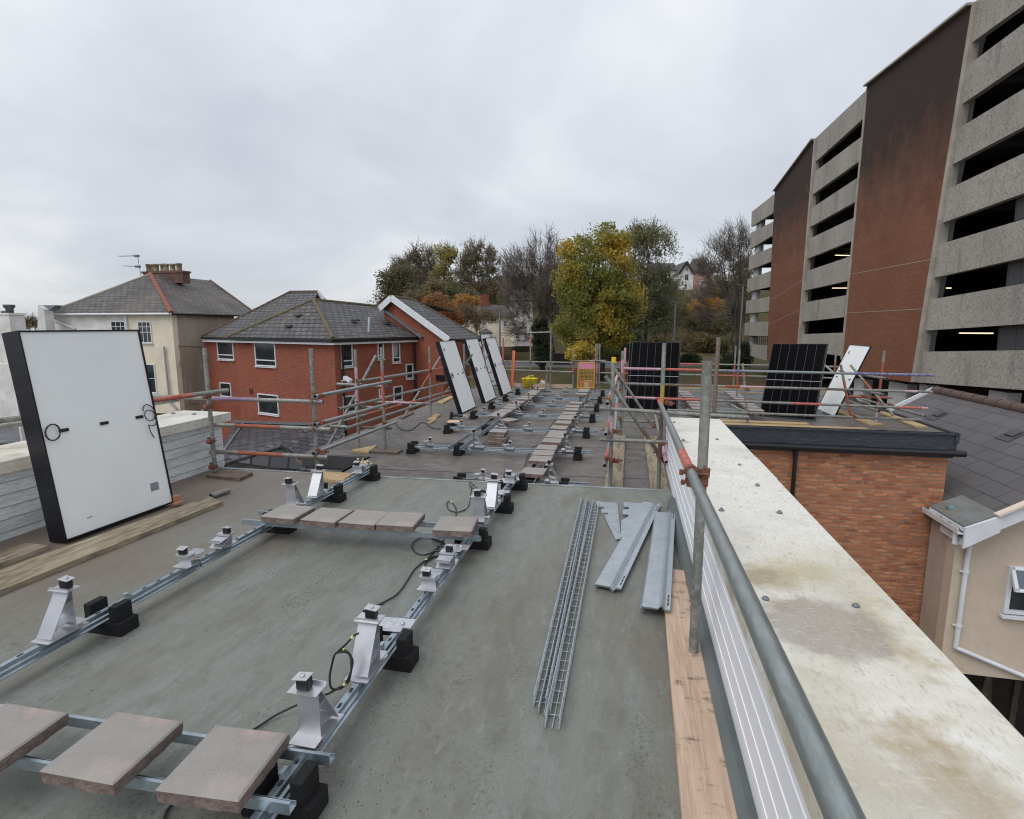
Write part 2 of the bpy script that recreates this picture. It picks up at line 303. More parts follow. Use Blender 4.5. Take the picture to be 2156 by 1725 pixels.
m['slate'] = brickmat('slate_roof', lin(104, 103, 103), lin(80, 80, 82), lin(30, 30, 32), bw=.5, rh=.34, ms=.036, var=lin(88, 82, 76), vs=.4, bump=.7, rough=.6, layers=[(lin(112, 106, 98), 1.6, .6, .76, (1, .3, 1))])
m['slate_old'] = brickmat('old_slate_roof', lin(108, 105, 103), lin(82, 80, 81), lin(40, 39, 40), bw=.5, rh=.34, ms=.030, var=lin(124, 110, 100), vs=.35, bump=.7, rough=.6, layers=[(lin(62, 60, 60), .5, .5, .66, (1.2, .3, 1))])
m['tile_brown'] = brickmat('flat_brown_tile', lin(98, 95, 96), lin(88, 86, 88), lin(56, 54, 55), bw=.62, rh=.34, ms=.008, var=lin(106, 100, 100), vs=1, bump=.8, rough=.7)
m['slate_dark'] = brickmat('dark_slate', lin(98, 100, 106), lin(64, 66, 72), lin(26, 27, 30), bw=.5, rh=.34, ms=.03, var=lin(64, 62, 62), vs=1, bump=.7, rough=.5)
m['ridge_red'] = mat('red_ridge_tile', lin(142, 98, 82), .85, var=lin(140, 84, 68), scale=4, bump=.4)
m['ridge_brown'] = mat('brown_ridge_tile', lin(100, 80, 72), .85, var=lin(82, 66, 60), scale=3, bump=.4)
m['ridge_moss'] = mat('mossy_ridge_tile', lin(112, 96, 70), .9, var=lin(92, 84, 72), scale=2, bump=.4)
m['lead'] = mat('lead_flashing', lin(128, 134, 142), .5, .3, var=lin(108, 114, 122), scale=3)
m['concrete'] = mat('exposed_aggregate_concrete', lin(178, 171, 162), .92, var=lin(160, 154, 146), scale=.35, stretch=(1, 1, .6), fine=lin(92, 89, 86), fscale=13, bump=.8, bscale=12, layers=[(lin(128, 124, 120), 1.1, .56, .76, (1, 1, .2))])
m['concrete_edge'] = mat('pale_concrete_edge', lin(176, 168, 156), .9, var=lin(150, 142, 132), scale=1, bump=.2)
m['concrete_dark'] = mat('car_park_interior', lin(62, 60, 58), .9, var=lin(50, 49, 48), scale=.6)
m['col_white'] = mat('white_column_paint', lin(206, 206, 206), .8, var=lin(184, 184, 184), scale=1)
m['mesh_grey'] = mat('grey_grille', lin(64, 64, 66), .6)
m['dark_wood'] = mat('dark_timber', lin(56, 50, 44), .9, var=lin(40, 36, 33), scale=3)
m['orange_plastic'] = mat('orange_plastic', lin(236, 128, 92), .5)
m['yellow_plastic'] = mat('yellow_plastic', lin(240, 218, 20), .45, var=lin(222, 196, 14), scale=6)
m['card'] = mat('cardboard', lin(182, 132, 100), .85)
m['red_plastic'] = mat('red_plastic', lin(206, 74, 60), .5)
m['pink_board'] = mat('pink_board', lin(204, 134, 160), .7)
m['paper'] = mat('white_paper', lin(226, 226, 226), .7)
m['ply'] = mat('pale_plywood', lin(216, 184, 146), .8)
m['tool_blue'] = mat('blue_tool_body', lin(40, 66, 80), .5, var=lin(30, 34, 40), scale=30)
m['bark'] = mat('bark', lin(82, 73, 66), .95, var=lin(60, 54, 49), scale=4, stretch=(4, 4, 1), bump=.5)
m['twig'] = mat('bare_twig', lin(124, 114, 104), .95, var=lin(102, 93, 85), scale=2)
m['pole_grey'] = mat('lamp_post_grey', lin(122, 128, 132), .5, .4)
m['grass'] = None
def emit(name, c, s):
    x = bpy.data.materials.new(name); x.use_nodes = True; b = x.node_tree.nodes['Principled BSDF']; b.inputs['Emission Color'].default_value = c; b.inputs['Emission Strength'].default_value = s; return x
m['lamp'] = emit('strip_lamp', (1, .8, .5, 1), 1.4)
# ================================================================ ground, hill, road
GZ = -4.2
def sstep(a, b, x): t = min(1, max(0, (x - a) / (b - a))); return t * t * (3 - 2 * t)
def ground_z(x, y):
    D = x * HD.x + y * HD.y; L = x * RT.x + y * RT.y
    a = L / max(D, 1)                          # bearing from the roof
    g = sstep(-.34, -.18, a)
    z = GZ + g * (17 * sstep(97, 168, D) + 10 * sstep(168, 300, D)) + .5 * sstep(60, 97, D) * 0
    z -= 4.2 * (1 - sstep(36, 46, D))
    if D > 97: z += mnoise.noise((x * .05, y * .05, 0)) * 1.2 * g
    return z
gm = bpy.data.materials.new('grass_and_leaves'); gm.use_nodes = True; t = gm.node_tree; b = t.nodes['Principled BSDF']; b.inputs['Roughness'].default_value = .95; b.inputs['Specular IOR Level'].default_value = .15
c = N(t, 'ShaderNodeTexCoord')
def nlink(scale, lo, hi, colA, cur=None, det=5):
    n = N(t, 'ShaderNodeTexNoise'); n.inputs['Scale'].default_value = scale; n.inputs['Detail'].default_value = det; t.links.new(c.outputs['Object'], n.inputs['Vector'])
    r_ = N(t, 'ShaderNodeMapRange'); r_.inputs[1].default_value = lo; r_.inputs[2].default_value = hi; t.links.new(n.outputs[0], r_.inputs[0])
    x = N(t, 'ShaderNodeMix', data_type='RGBA'); t.links.new(r_.outputs[0], x.inputs[0])
    if cur is None: x.inputs[6].default_value = lin(58, 68, 42)
    else: t.links.new(cur, x.inputs[6])
    x.inputs[7].default_value = colA; return x.outputs[2]
cur = nlink(.09, .45, .6, lin(72, 64, 46)); cur = nlink(1.6, .5, .62, lin(92, 72, 50), cur); cur = nlink(5, .58, .66, lin(140, 108, 70), cur)
t.links.new(cur, b.inputs['Base Color']); m['grass'] = gm
g = MB(); NX, NY = 130, 120
xs = [(-1 if k < 0 else 1) * (60 * abs(k) + 360 * abs(k) ** 3) for k in np.linspace(-1, 1, NX)]; ys = [-40 + 560 * (j / (NY - 1)) ** 1.7 for j in range(NY)]
vs = [(x, y, ground_z(x, y)) for y in ys for x in xs]
g.add(vs, [(j * NX + i, j * NX + i + 1, (j + 1) * NX + i + 1, (j + 1) * NX + i) for j in range(NY - 1) for i in range(NX - 1)], 0, True)
tag(g.build('ground', gm), 'leaf strewn grass and hillside beyond the flat roof', 'ground', kind='structure')
m['road'] = mat('asphalt_road', lin(92, 92, 95), .85, var=lin(82, 82, 85), scale=.3, fine=lin(102, 102, 104), fscale=8)
m['pave'] = mat('pavement', lin(140, 138, 134), .9, var=lin(126, 124, 120), scale=.6)
def gp(c, x, y, z): return c.z(x, y, z)
rd = MB(); Pa = A.z(860, 772, GZ + .006); Pb = A.z(1320, 775, GZ + .006); dr = (Pb - Pa); dr.z = 0; dr.normalize(); nr = Vector((-dr.y, dr.x, 0))
rd.poly([Pa - dr * 60, Pb + dr * 4, Pb + dr * 20 + nr * 12, Pa - dr * 60 + nr * 12])
tag(rd.build('road', m['road']), 'grey asphalt road beyond the lawn', 'road', kind='structure')
kb = MB(); kb.beam(Pa - dr * 60 - nr * .1 + Vector((0, 0, .05)), Pb + dr * 4 - nr * .1 + Vector((0, 0, .05)), .25, .14); kb.beam(Pa - dr * 60 + nr * 12.1 + Vector((0, 0, .05)), Pb + dr * 20 + nr * 12.1 + Vector((0, 0, .05)), .25, .14)
tag(kb.build('kerb', m['concrete_edge']), 'pale kerbs along both sides of the road', 'kerb', kind='structure')
yd = MB(); yd.poly([(1.1, -8, GZ - 4.1), (16, -8, GZ - 4.1), (16, 14, GZ - 4.1), (1.1, 14, GZ - 4.1)])
tag(yd.build('yard', m['pave']), 'dark paved yard between the buildings', 'yard', kind='structure')
cy_ = MB(); cy_.poly([(-60, 4, GZ - 4.1), (-5.2, 4, GZ - 4.1), (-5.2, 22, GZ - 4.1), (-9, 30, GZ - 4.1), (-40, 22, GZ - 4.1)]); tag(cy_.build('courtyard', m['pave']), 'grey paved courtyard left of the flat roof', 'courtyard', kind='structure')
mk = MB()
for k in range(15): q = Pa - dr * 40 + nr * 6 + dr * (k * 4.2) + Vector((0, 0, .005)); mk.poly([q, q + dr * 1.8, q + dr * 1.8 + nr * .15, q + nr * .15])
tag(mk.build('road_marking', m['paper']), 'broken white line painted on the road', 'road marking', kind='structure')

# ================================================================ the flat roofed building we stand on
ZF = -.30
bld = thing('flat_roof_building', 'flat roof with grey-green coating in front and dark felt further back', 'building', (0, 5, 0))
d = MB(); d.slab([(-4.86, -3, 0), (.95, -3, 0), (.95, 5.74, 0), (.5, 5.71, 0), (-2.81, 5.56, 0), (-4.86, 5.53, 0)], (0, 0, -.42)); d.build('coated_roof_deck', m['coating'], bld)
d = MB(); d.slab([(-3.82, 5.50, ZF), (1.0, 5.50, ZF), (1.0, 11.45, ZF), (5.93, 11.45, ZF), (5.93, 17.6, ZF), (-5.02, 17.6, ZF), (-5.02, 7.59, ZF), (-3.9, 7.59, ZF)], (0, 0, -.22)); d.build('felt_roof_deck', m['felt'], bld)
# laps of the roofing felt
d = MB()
for yy in (6.9, 8.7, 10.6, 12.3, 14.9): d.add([(-3.78, yy, ZF + .003), (.9, yy + .35, ZF + .003), (.9, yy + .37, ZF + .003), (-3.78, yy + .02, ZF + .003)], [(0, 1, 2, 3)])
d.build('felt_lap', m['felt_dark'], bld)
d = MB()
for a_, b_ in (((-4.86, 5.55), (-2.81, 5.58)), ((-2.81, 5.58), (.5, 5.73)), ((.5, 5.73), (.95, 5.76))): d.beam((a_[0], a_[1], -.02), (b_[0], b_[1], -.02), .05, .05)
d.build('roof_edge_trim', mat('edge_trim', lin(150, 158, 160), .5, var=lin(110, 112, 108), scale=3, lo=.4, hi=.6), bld)
wl = MB(); wl.slab([(5.90, 11.48, -.72), (1.1, 11.48, -.72), (1.1, 11.48, -9), (5.90, 11.48, -9)], (0, .3, 0)); wl.slab([(5.90, 11.78, -.72), (5.90, 17.5, -.72), (5.90, 17.5, -9), (5.90, 11.78, -9)], (-.3, 0, 0))
wl.build('brick_wall', m['brick_wing'], bld)
wl = MB(); wl.box((-1.95, 1.2, -3.8), (5.6, 8.5, 6.6)); wl.box((-1.8, 12.4, -4), (6.2, 10.2, 6.6)); wl.build('rear_wall', m['render_grey'], bld)
fs = MB(); fs.beam((1.0, 11.42, -.36), (5.96, 11.42, -.36), .06, .2); fs.beam((5.96, 11.36, -.36), (5.96, 17.6, -.36), .06, .2); fs.beam((1.0, 11.40, -.275), (5.99, 11.40, -.275), .12, .03)
fs.box((3.5, 11.43, -.56), (4.94, .1, .2)); fs.build('roof_fascia', m['fascia_grey'], bld)
gt = MB(); gt.tube((1.0, 11.34, -.63), (6.1, 11.34, -.63), .06, 10); gt.box((3.5, 11.44, -.68), (4.9, .06, .1)); gt.build('gutter', m['black_pvc'], bld)
P = RF.Y(835, 1000, 11.4); dp = MB(); dp.tube((P.x, 11.41, -.6), (P.x, 11.41, -7), .04, 10)
for zz in (-.78, -2.4): dp.tube((P.x, 11.41, zz), (P.x, 11.41, zz + .07), .05, 10)
dp.build('downpipe', m['black_pvc'], bld)
# notch at the left: dark upstand, gutter and bird spikes
ng = MB(); ng.box((-4.46, 7.57, -.40), (1.12, .05, .19)); ng.box((-4.46, 7.54, -.5), (1.12, .04, .06)); ng.slab([(-3.9, 7.6, -.3), (-3.82, 5.6, -.3), (-3.82, 5.6, -.62), (-3.9, 7.6, -.62)], (.05, 0, 0)); ng.build('notch_upstand', m['felt_dark'], bld)
ng = MB(); ng.tube((-4.95, 7.42, -.53), (-3.92, 7.42, -.53), .055, 10)
for x in (-4.9, -4.6, -4.2): ng.tube((x, 7.42, -.53), (x + .05, 7.42, -.53), .065, 10)
ng.build('notch_gutter', m['black_pvc'], bld)
sp = MB()
for i in range(26):
    x = -4.85 + i * .036; sp.tube((x, 7.44, -.48), (x + rng.uniform(-.03, .03), 7.40 + rng.uniform(-.04, .04), -.34 + rng.uniform(-.03, .03)), .0022, 4)
sp.build('bird_spikes', m['lead'], bld)

# ---- parapets
def coping_material():
    mm = bpy.data.materials.new('stained_white_coping'); mm.use_nodes = True; t = mm.node_tree; b = t.nodes['Principled BSDF']; b.inputs['Roughness'].default_value = .5
    c = N(t, 'ShaderNodeTexCoord')
    def nz(s_, lo_, hi_, st=(1, 1, 1), det=7, rough=.62):
        mp = N(t, 'ShaderNodeMapping'); mp.inputs['Scale'].default_value = st; t.links.new(c.outputs['Object'], mp.inputs[0])
        n = N(t, 'ShaderNodeTexNoise'); n.inputs['Scale'].default_value = s_; n.inputs['Detail'].default_value = det; n.inputs['Roughness'].default_value = rough; t.links.new(mp.outputs[0], n.inputs['Vector'])
        r_ = N(t, 'ShaderNodeMapRange'); r_.inputs[1].default_value = lo_; r_.inputs[2].default_value = hi_; t.links.new(n.outputs[0], r_.inputs[0]); return r_.outputs[0]
    def mul(a, b_):
        x = N(t, 'ShaderNodeMath', operation='MULTIPLY'); t.links.new(a, x.inputs[0])
        if isinstance(b_, float): x.inputs[1].default_value = b_
        else: t.links.new(b_, x.inputs[1])
        return x.outputs[0]
    def blob(p, rx, ry, soft, wob):           # a stain with a ragged outline, fixed on the coping
        mp = N(t, 'ShaderNodeMapping'); mp.inputs['Location'].default_value = (-p[0] / rx, -p[1] / ry, 0); mp.inputs['Scale'].default_value = (1 / rx, 1 / ry, 0); t.links.new(c.outputs['Object'], mp.inputs[0])
        ln = N(t, 'ShaderNodeVectorMath', operation='LENGTH'); t.links.new(mp.outputs[0], ln.inputs[0])
        n = N(t, 'ShaderNodeTexNoise'); n.inputs['Scale'].default_value = 11; n.inputs['Detail'].default_value = 9; n.inputs['Roughness'].default_value = .72; t.links.new(c.outputs['Object'], n.inputs['Vector'])
        ad = N(t, 'ShaderNodeMath', operation='MULTIPLY_ADD'); t.links.new(n.outputs[0], ad.inputs[0]); ad.inputs[1].default_value = wob; t.links.new(ln.outputs['Value'], ad.inputs[2])
        r_ = N(t, 'ShaderNodeMapRange'); r_.inputs[1].default_value = 1 + wob * .5 + soft; r_.inputs[2].default_value = 1 + wob * .5 - soft; t.links.new(ad.outputs[0], r_.inputs[0]); return r_.outputs[0]
    cur = None
    def bl(cur, colr, fac, base=lin(224, 221, 212)):
        x = N(t, 'ShaderNodeMix', data_type='RGBA'); t.links.new(fac, x.inputs[0])
        if cur is None: x.inputs[6].default_value = base
        else: t.links.new(cur, x.inputs[6])
        x.inputs[7].default_value = colr; return x.outputs[2]
    sepn = N(t, 'ShaderNodeSeparateXYZ'); t.links.new(c.outputs['Object'], sepn.inputs[0])
    near = N(t, 'ShaderNodeMapRange'); near.inputs[1].default_value = 3.2; near.inputs[2].default_value = 2.0; t.links.new(sepn.outputs[1], near.inputs[0])
    cur = bl(cur, lin(196, 188, 166), mul(nz(1.6, .40, .62), near.outputs[0]))
    cur = bl(cur, lin(176, 160, 128), mul(nz(4.5, .52, .70, (1, 1, 1)), near.outputs[0]))
    cur = bl(cur, lin(196, 192, 182), nz(2.6, .5, .72))
    cur = bl(cur, lin(168, 158, 142), mul(nz(20, .58, .72, (1.4, .6, 1)), .8))
    for (p, rx, ry, s_, wb, cc, k_) in ((BR.z(900, 215, .65), .16, .10, .6, 1.8, lin(176, 164, 112), .6), (BR.z(660, 245, .65), .14, .10, .5, 1.6, lin(150, 132, 92), .8), (BR.z(1350, 520, .65), .05, .24, .6, 1.6, lin(176, 160, 118), .5),
                                   (BR.z(1030, 520, .65), .215, .20, .16, 1.15, lin(146, 134, 124), .72), (CF.z(1385, 1125, .65), .06, .06, .4, 1.2, lin(150, 130, 105), .6), (BR.z(1100, 1250, .65), .22, .16, .6, 1.6, lin(168, 152, 122), .4), (BR.z(1900, 1450, .65), .1, .1, .6, 1.6, lin(156, 140, 104), .6)):
        cur = bl(cur, cc, mul(blob(p, rx, ry, s_, wb), k_))
    cur = bl(cur, lin(214, 208, 200), mul(nz(80, .5, .75), .4))
    cur = bl(cur, lin(176, 170, 160), mul(nz(34, .52, .68, (2.6, .7, 1)), .6)); cur = bl(cur, lin(240, 239, 234), mul(nz(26, .56, .72, (.8, 2.0, 1)), .28)); cur = bl(cur, lin(112, 102, 94), mul(nz(60, .66, .72), .7))
    t.links.new(cur, b.inputs['Base Color'])
    bp = N(t, 'ShaderNodeBump'); bp.inputs['Strength'].default_value = .25; bp.inputs['Distance'].default_value = .004
    n = N(t, 'ShaderNodeTexNoise'); n.inputs['Scale'].default_value = 70; n.inputs['Detail'].default_value = 6; t.links.new(c.outputs['Object'], n.inputs['Vector']); t.links.new(n.outputs[0], bp.inputs['Height']); t.links.new(bp.outputs[0], b.inputs['Normal'])
    return mm
m['coping'] = coping_material()
pr = thing('parapet_wall', 'white clad parapet with wide stained coping along the right of the near roof', 'parapet wall', (0, 0, 0))
cl = MB(); cl.box((.53, 2.2, .27), (.11, 9.4, .55)); cl.build('cladding', m['cladding'], pr)
cl = MB()
for i in range(4): cl.box((.4735, 2.2, .15 + i * .105), (.003, 9.4, .006))
cl.build('cladding_joint', m['cladding_white_line'], pr)
cl = MB(); cl.box((.445, 2.2, .035), (.06, 6.2, .07), Matrix.Rotation(R(35), 4, 'Y').to_3x3()); cl.build('skirting_upstand', mat('upstand', lin(104, 112, 112), .5, var=lin(90, 97, 96), scale=2), pr)
cp = MB()
for y0, y1, z in ((-3, 3.98, .65), (3.97, 4.62, .656), (4.61, 6.52, .65)):
    x0, x1 = .452, 1.03
    cp.box(((x0 + x1) / 2, (y0 + y1) / 2, z - .0125), (x1 - x0, y1 - y0, .025)); cp.box((x0 + .012, (y0 + y1) / 2, z - .063), (.024, y1 - y0 - .002, .076)); cp.box((x1 - .012, (y0 + y1) / 2, z - .063), (.024, y1 - y0 - .002, .076))
cp.build('coping', m['coping'], pr, bevel=.006)
cl = MB(); cl.box((.98, 2.0, -4.2), (.09, 9.0, 9.6)); cl.build('outer_wall', m['render_cream'], pr)
for (x, y) in ((705, 368), (1212, 408)):
    P = BR.z(x, y, .652); bb = MB(); bb.lathe(P, [(.014, 0), (.013, .004), (.007, .006), (.007, .010), (.003, .010)], 12); bb.build('coping_bolt', m['lead'], pr)
for (x, y) in ((115, 385), (220, 502), (350, 663), (8, 648)):
    P = RB.z(x, y, .654); bb = MB(); bb.lathe(P, [(.016, 0), (.015, .004), (.008, .007), (.008, .013), (.003, .013)], 12); bb.build('coping_bolt', m['lead'], pr)
for (x, y) in ((1385, 1112), (1698, 1105), (1300, 950), (1412, 902)):
    P = CF.z(x, y, .652); bb = MB(); bb.lathe(P, [(.016, 0), (.015, .004), (.008, .007), (.008, .013), (.003, .013)], 12); bb.build('coping_bolt', m['lead'], pr)

pl = thing('parapet_wall', 'dirty white plank clad parapet behind the leaning solar panels on the left', 'parapet wall', (-4.9, 2, 0))
cl = MB(); cl.box((-4.93, 1.35, .27), (.13, 8.7, .55)); cl.box((-5.6, 1.2, .27), (.04, 8.4, .55)); cl.box((-5.27, 5.69, .2), (.78, .03, .7)); cl.build('cladding', m['cladding_dirty'], pl)
cl = MB()
for i in range(5): cl.box((-4.864, 1.35, .06 + i * .1), (.006, 8.68, .007))
cl.build('cladding_joint', mat('plank_joint', lin(160, 164, 166), .7), pl)
cp = MB(); cp.box((-5.12, 1.3, .6375), (.68, 8.95, .025)); cp.box((-4.79, 1.3, .585), (.024, 8.94, .08)); cp.box((-5.12, 5.77, .585), (.64, .02, .08)); cp.build('coping', m['coping'], pl, bevel=.006)
for (x, y) in ((1400, 975), (1570, 980), (1640, 950)):
    P = LU.z(x, y, .65); bb = MB(); bb.lathe(P, [(.03, 0), (.028, .006), (.012, .01), (.012, .018), (.003, .018)], 12); bb.build('coping_bolt', m['lead'], pl)

# ================================================================ multi storey car park
CO = A.D(1980, 700, 30.6); CO.z = 0
fc = Fac(CO, (-.037, .999)); IN = -fc.n
pk = thing('car_park', 'tall multi storey car park with concrete bands and brown brick panels', 'car park', (CO.x, CO.y, GZ))
def quad(c, p, off=0): return [fc.at(c, x, y, off) for x, y in p]
def bandset(c, rows, xa, xb, name):
    mid = []
    for xl, yl0, xr, yr0, xl2, yl1, xr2, yr1 in rows:
        q = quad(c, [(xl, yl0), (xr, yr0), (xr2, yr1), (xl2, yl1)], .12)
        bnd = MB(); bnd.slab(q, IN * .3); bnd.build('concrete_band', m['concrete'], pk)
        mid.append([q[0] * .45 + q[3] * .55, q[1] * .45 + q[2] * .55])
    return mid
EXT = 1700                                     # beyond the right edge of the view
def ex(x0, y0, x1, y1, X=EXT): return y0 + (y1 - y0) * (X - x0) / (x1 - x0)
rowsR = []
for (xa, ya, xb, yb, xc, yc, xd, yd) in ((1050, 12, 1281, -176, 1020, 212, 1281, 22), (1000, 318, 1281, 108, 975, 495, 1281, 286), (960, 605, 1281, 410, 932, 770, 1281, 586), (915, 880, 1281, 708, 890, 1035, 1281, 892),
        (880, 1132, 1281, 1012, 850, 1287, 1281, 1190), (838, 1386, 1281, 1310, 810, 1528, 1281, 1497), (795, 1625, 1281, 1618, 765, 1765, 1281, 1802)):
    rowsR.append((xa, ya, EXT, ex(xa, ya, xb, yb), xc, yc, EXT, ex(xc, yc, xd, yd)))
midR = bandset(CP, rowsR, 0, 0, 'R')
rowsM = [(314, 643, 552, 418, 307, 757, 540, 546), (300, 805, 535, 628, 292, 908, 522, 743), (290, 968, 517, 818, 282, 1055, 502, 932), (275, 1110, 499, 1004, 270, 1200, 487, 1112), (262, 1258, 480, 1184, 255, 1345, 465, 1298), (250, 1400, 459, 1364, 245, 1488, 448, 1465), (238, 1545, 445, 1537, 235, 1615, 438, 1645)]
midM = bandset(CP, rowsM, 0, 0, 'M')
rowsL = [(1950, 38, 2172, -137, 1945, 180, 2152, 48), (1940, 240, 2158, 128, 1935, 390, 2147, 264), (1925, 465, 2142, 374, 1918, 597, 2132, 511), (1910, 680, 2132, 599, 1905, 800, 2122, 751), (1898, 885, 2120, 844, 1892, 1003, 2112, 985), (1885, 1092, 2107, 1080, 1880, 1213, 2102, 1220), (1890, 1295, 2097, 1308, 1882, 1392, 2094, 1454)]
midL = bandset(T2, rowsL, 0, 0, 'L')
m['brick_car2'] = None
def soot_brick():
    mm = m['brick_car']; t = mm.node_tree; b = t.nodes['Principled BSDF']; src = b.inputs['Base Color'].links[0].from_socket
    c = N(t, 'ShaderNodeTexCoord'); s_ = N(t, 'ShaderNodeSeparateXYZ'); t.links.new(c.outputs['UV'], s_.inputs[0])
    mp = N(t, 'ShaderNodeMapping'); mp.inputs['Scale'].default_value = (.7, .5, 1); t.links.new(c.outputs['UV'], mp.inputs[0])
    n = N(t, 'ShaderNodeTexNoise'); n.inputs['Scale'].default_value = 1; n.inputs['Detail'].default_value = 8; n.inputs['Roughness'].default_value = .65; t.links.new(mp.outputs[0], n.inputs['Vector'])
    ad = N(t, 'ShaderNodeMath', operation='MULTIPLY_ADD'); t.links.new(n.outputs[0], ad.inputs[0]); ad.inputs[1].default_value = 9; t.links.new(s_.outputs[1], ad.inputs[2])
    r_ = N(t, 'ShaderNodeMapRange'); r_.inputs[1].default_value = 12.5; r_.inputs[2].default_value = 19.0; r_.inputs[4].default_value = .9; t.links.new(ad.outputs[0], r_.inputs[0])
    x = N(t, 'ShaderNodeMix', data_type='RGBA'); t.links.new(r_.outputs[0], x.inputs[0]); t.links.new(src, x.inputs[6]); x.inputs[7].default_value = lin(46, 41, 40); t.links.new(x.outputs[2], b.inputs['Base Color'])
soot_brick()
brA = [(555, 400), (1040, 22), (757, 1766), (435, 1720)]; brB = [(130, 885), (310, 645), (229, 1640), (92, 1668)]
for nm, q in (('brick_panel', brA), ('brick_panel', brB)):
    pts = quad(CP, q, .2); o = MB(); o.slab(pts, IN * .35); bp_ = o.build(nm, m['brick_car'], pk)
    o = MB(); o.beam(pts[0] + Vector((0, 0, .06)), pts[1] + Vector((0, 0, .06)), .5, .12, up=(0, 0, 1)); o.build('coping', m['concrete_edge'], bp_)
    for k in (.22, .36, .5, .64, .78):          # thin pale movement joints
        a_ = pts[0].lerp(pts[3], 1 - k); b_ = pts[1].lerp(pts[2], 1 - k)
        if k < .5: o = MB(); o.beam(a_ + fc.n * .004, b_ + fc.n * .004, .01, .035); o.build('movement_joint', m['concrete_edge'], bp_)
for q in ([(1040, 20), (1058, 8), (775, 1765), (757, 1766)], [(310, 645), (318, 643), (237, 1615), (229, 1640)], [(548, 424), (556, 400), (440, 1660), (433, 1660)]):
    o = MB(); o.slab(quad(CP, q, .26), IN * .5); o.build('edge_column', m['concrete_edge'], pk)
# decks, white columns, back walls
def decks(mid, lo_first):
    for i, (a_, b_) in enumerate(mid):
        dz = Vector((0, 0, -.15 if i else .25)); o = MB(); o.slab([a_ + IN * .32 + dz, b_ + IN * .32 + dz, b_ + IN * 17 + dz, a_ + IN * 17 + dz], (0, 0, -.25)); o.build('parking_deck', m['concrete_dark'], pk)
        if 0 < i:
            o = MB()
            for k in (.25, .6): c0 = a_.lerp(b_, k); o.beam(c0 + IN * .4 + Vector((0, 0, -.55)), c0 + IN * 15 + Vector((0, 0, -.55)), .3, .3)
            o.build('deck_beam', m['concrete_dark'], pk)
for mid in (midR, midM, midL): decks(mid, 0)
for (ma, mb_) in ((midM, midR), (midL, midM)): decks([[q_[1], p_[0]] for q_, p_ in zip(ma, mb_)], 0)
ends = [midR[0][1] + fc.d * -2, midL[0][0]]
o = MB(); a_, b_ = fc.w((midR[0][1] - fc.o).dot(fc.d), 0), fc.w((midL[0][0] - fc.o).dot(fc.d), 0)
top = 24
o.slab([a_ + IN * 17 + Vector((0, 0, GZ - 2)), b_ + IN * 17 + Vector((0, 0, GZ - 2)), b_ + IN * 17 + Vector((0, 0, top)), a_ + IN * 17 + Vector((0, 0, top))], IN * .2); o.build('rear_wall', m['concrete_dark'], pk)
for s_, h_ in (((midR[0][1] - fc.o).dot(fc.d), 23), ((midR[0][0] - fc.o).dot(fc.d) + .3, 16), ((midM[0][0] - fc.o).dot(fc.d) - .3, 15), ((midL[0][1] - fc.o).dot(fc.d) - .5, 12), ((midL[0][0] - fc.o).dot(fc.d) - .4, 15)):
    o = MB(); o.slab([fc.w(s_, GZ - 6, -3.5 if s_ < (midL[0][0] - fc.o).dot(fc.d) - 1 else -4), fc.w(s_, h_, -3.5 if s_ < (midL[0][0] - fc.o).dot(fc.d) - 1 else -4), fc.w(s_, h_, -17), fc.w(s_, GZ - 6, -17)], fc.d * .2); o.build('light_block_wall', m['concrete_dark'], pk)  # added inner walls that shut out sky and darken the openings
def column(c, x0, y0, x1, y1, wpx, off=-.35):
    a_ = fc.at(c, x0, y0, off); b_ = fc.at(c, x1, y1, off); wd = (fc.at(c, x0 + wpx, y0, off) - a_).length
    o = MB(); o.slab([a_, a_ + fc.d * -wd, Vector((b_.x, b_.y, b_.z)) + fc.d * -wd, b_], IN * .5); o.build('white_column', m['col_white'], pk)
for x0, y0, x1, y1 in ((1024, 205, 990, 325), (978, 490, 955, 610), (934, 765, 908, 885), (892, 1030, 872, 1138), (853, 1282, 832, 1392), (812, 1525, 795, 1628)): column(CP, x0 + 3, y0 - 5, x1 + 3, y1 + 5, 24)
for x0, y0, x1, y1 in ((309, 752, 303, 808), (294, 905, 290, 970), (283, 1052, 277, 1112), (270, 1196, 264, 1260), (257, 1342, 251, 1402), (246, 1485, 240, 1547)): column(CP, x0, y0, x1, y1, 17)
for x0, y0, x1, y1 in ((1998, 130, 1992, 215), (1982, 358, 1978, 440), (1966, 575, 1962, 660), (1952, 790, 1948, 880), (1937, 1005, 1933, 1088), (1925, 1216, 1921, 1298)): column(T2, x0, y0, x1, y1, 42, -.3)
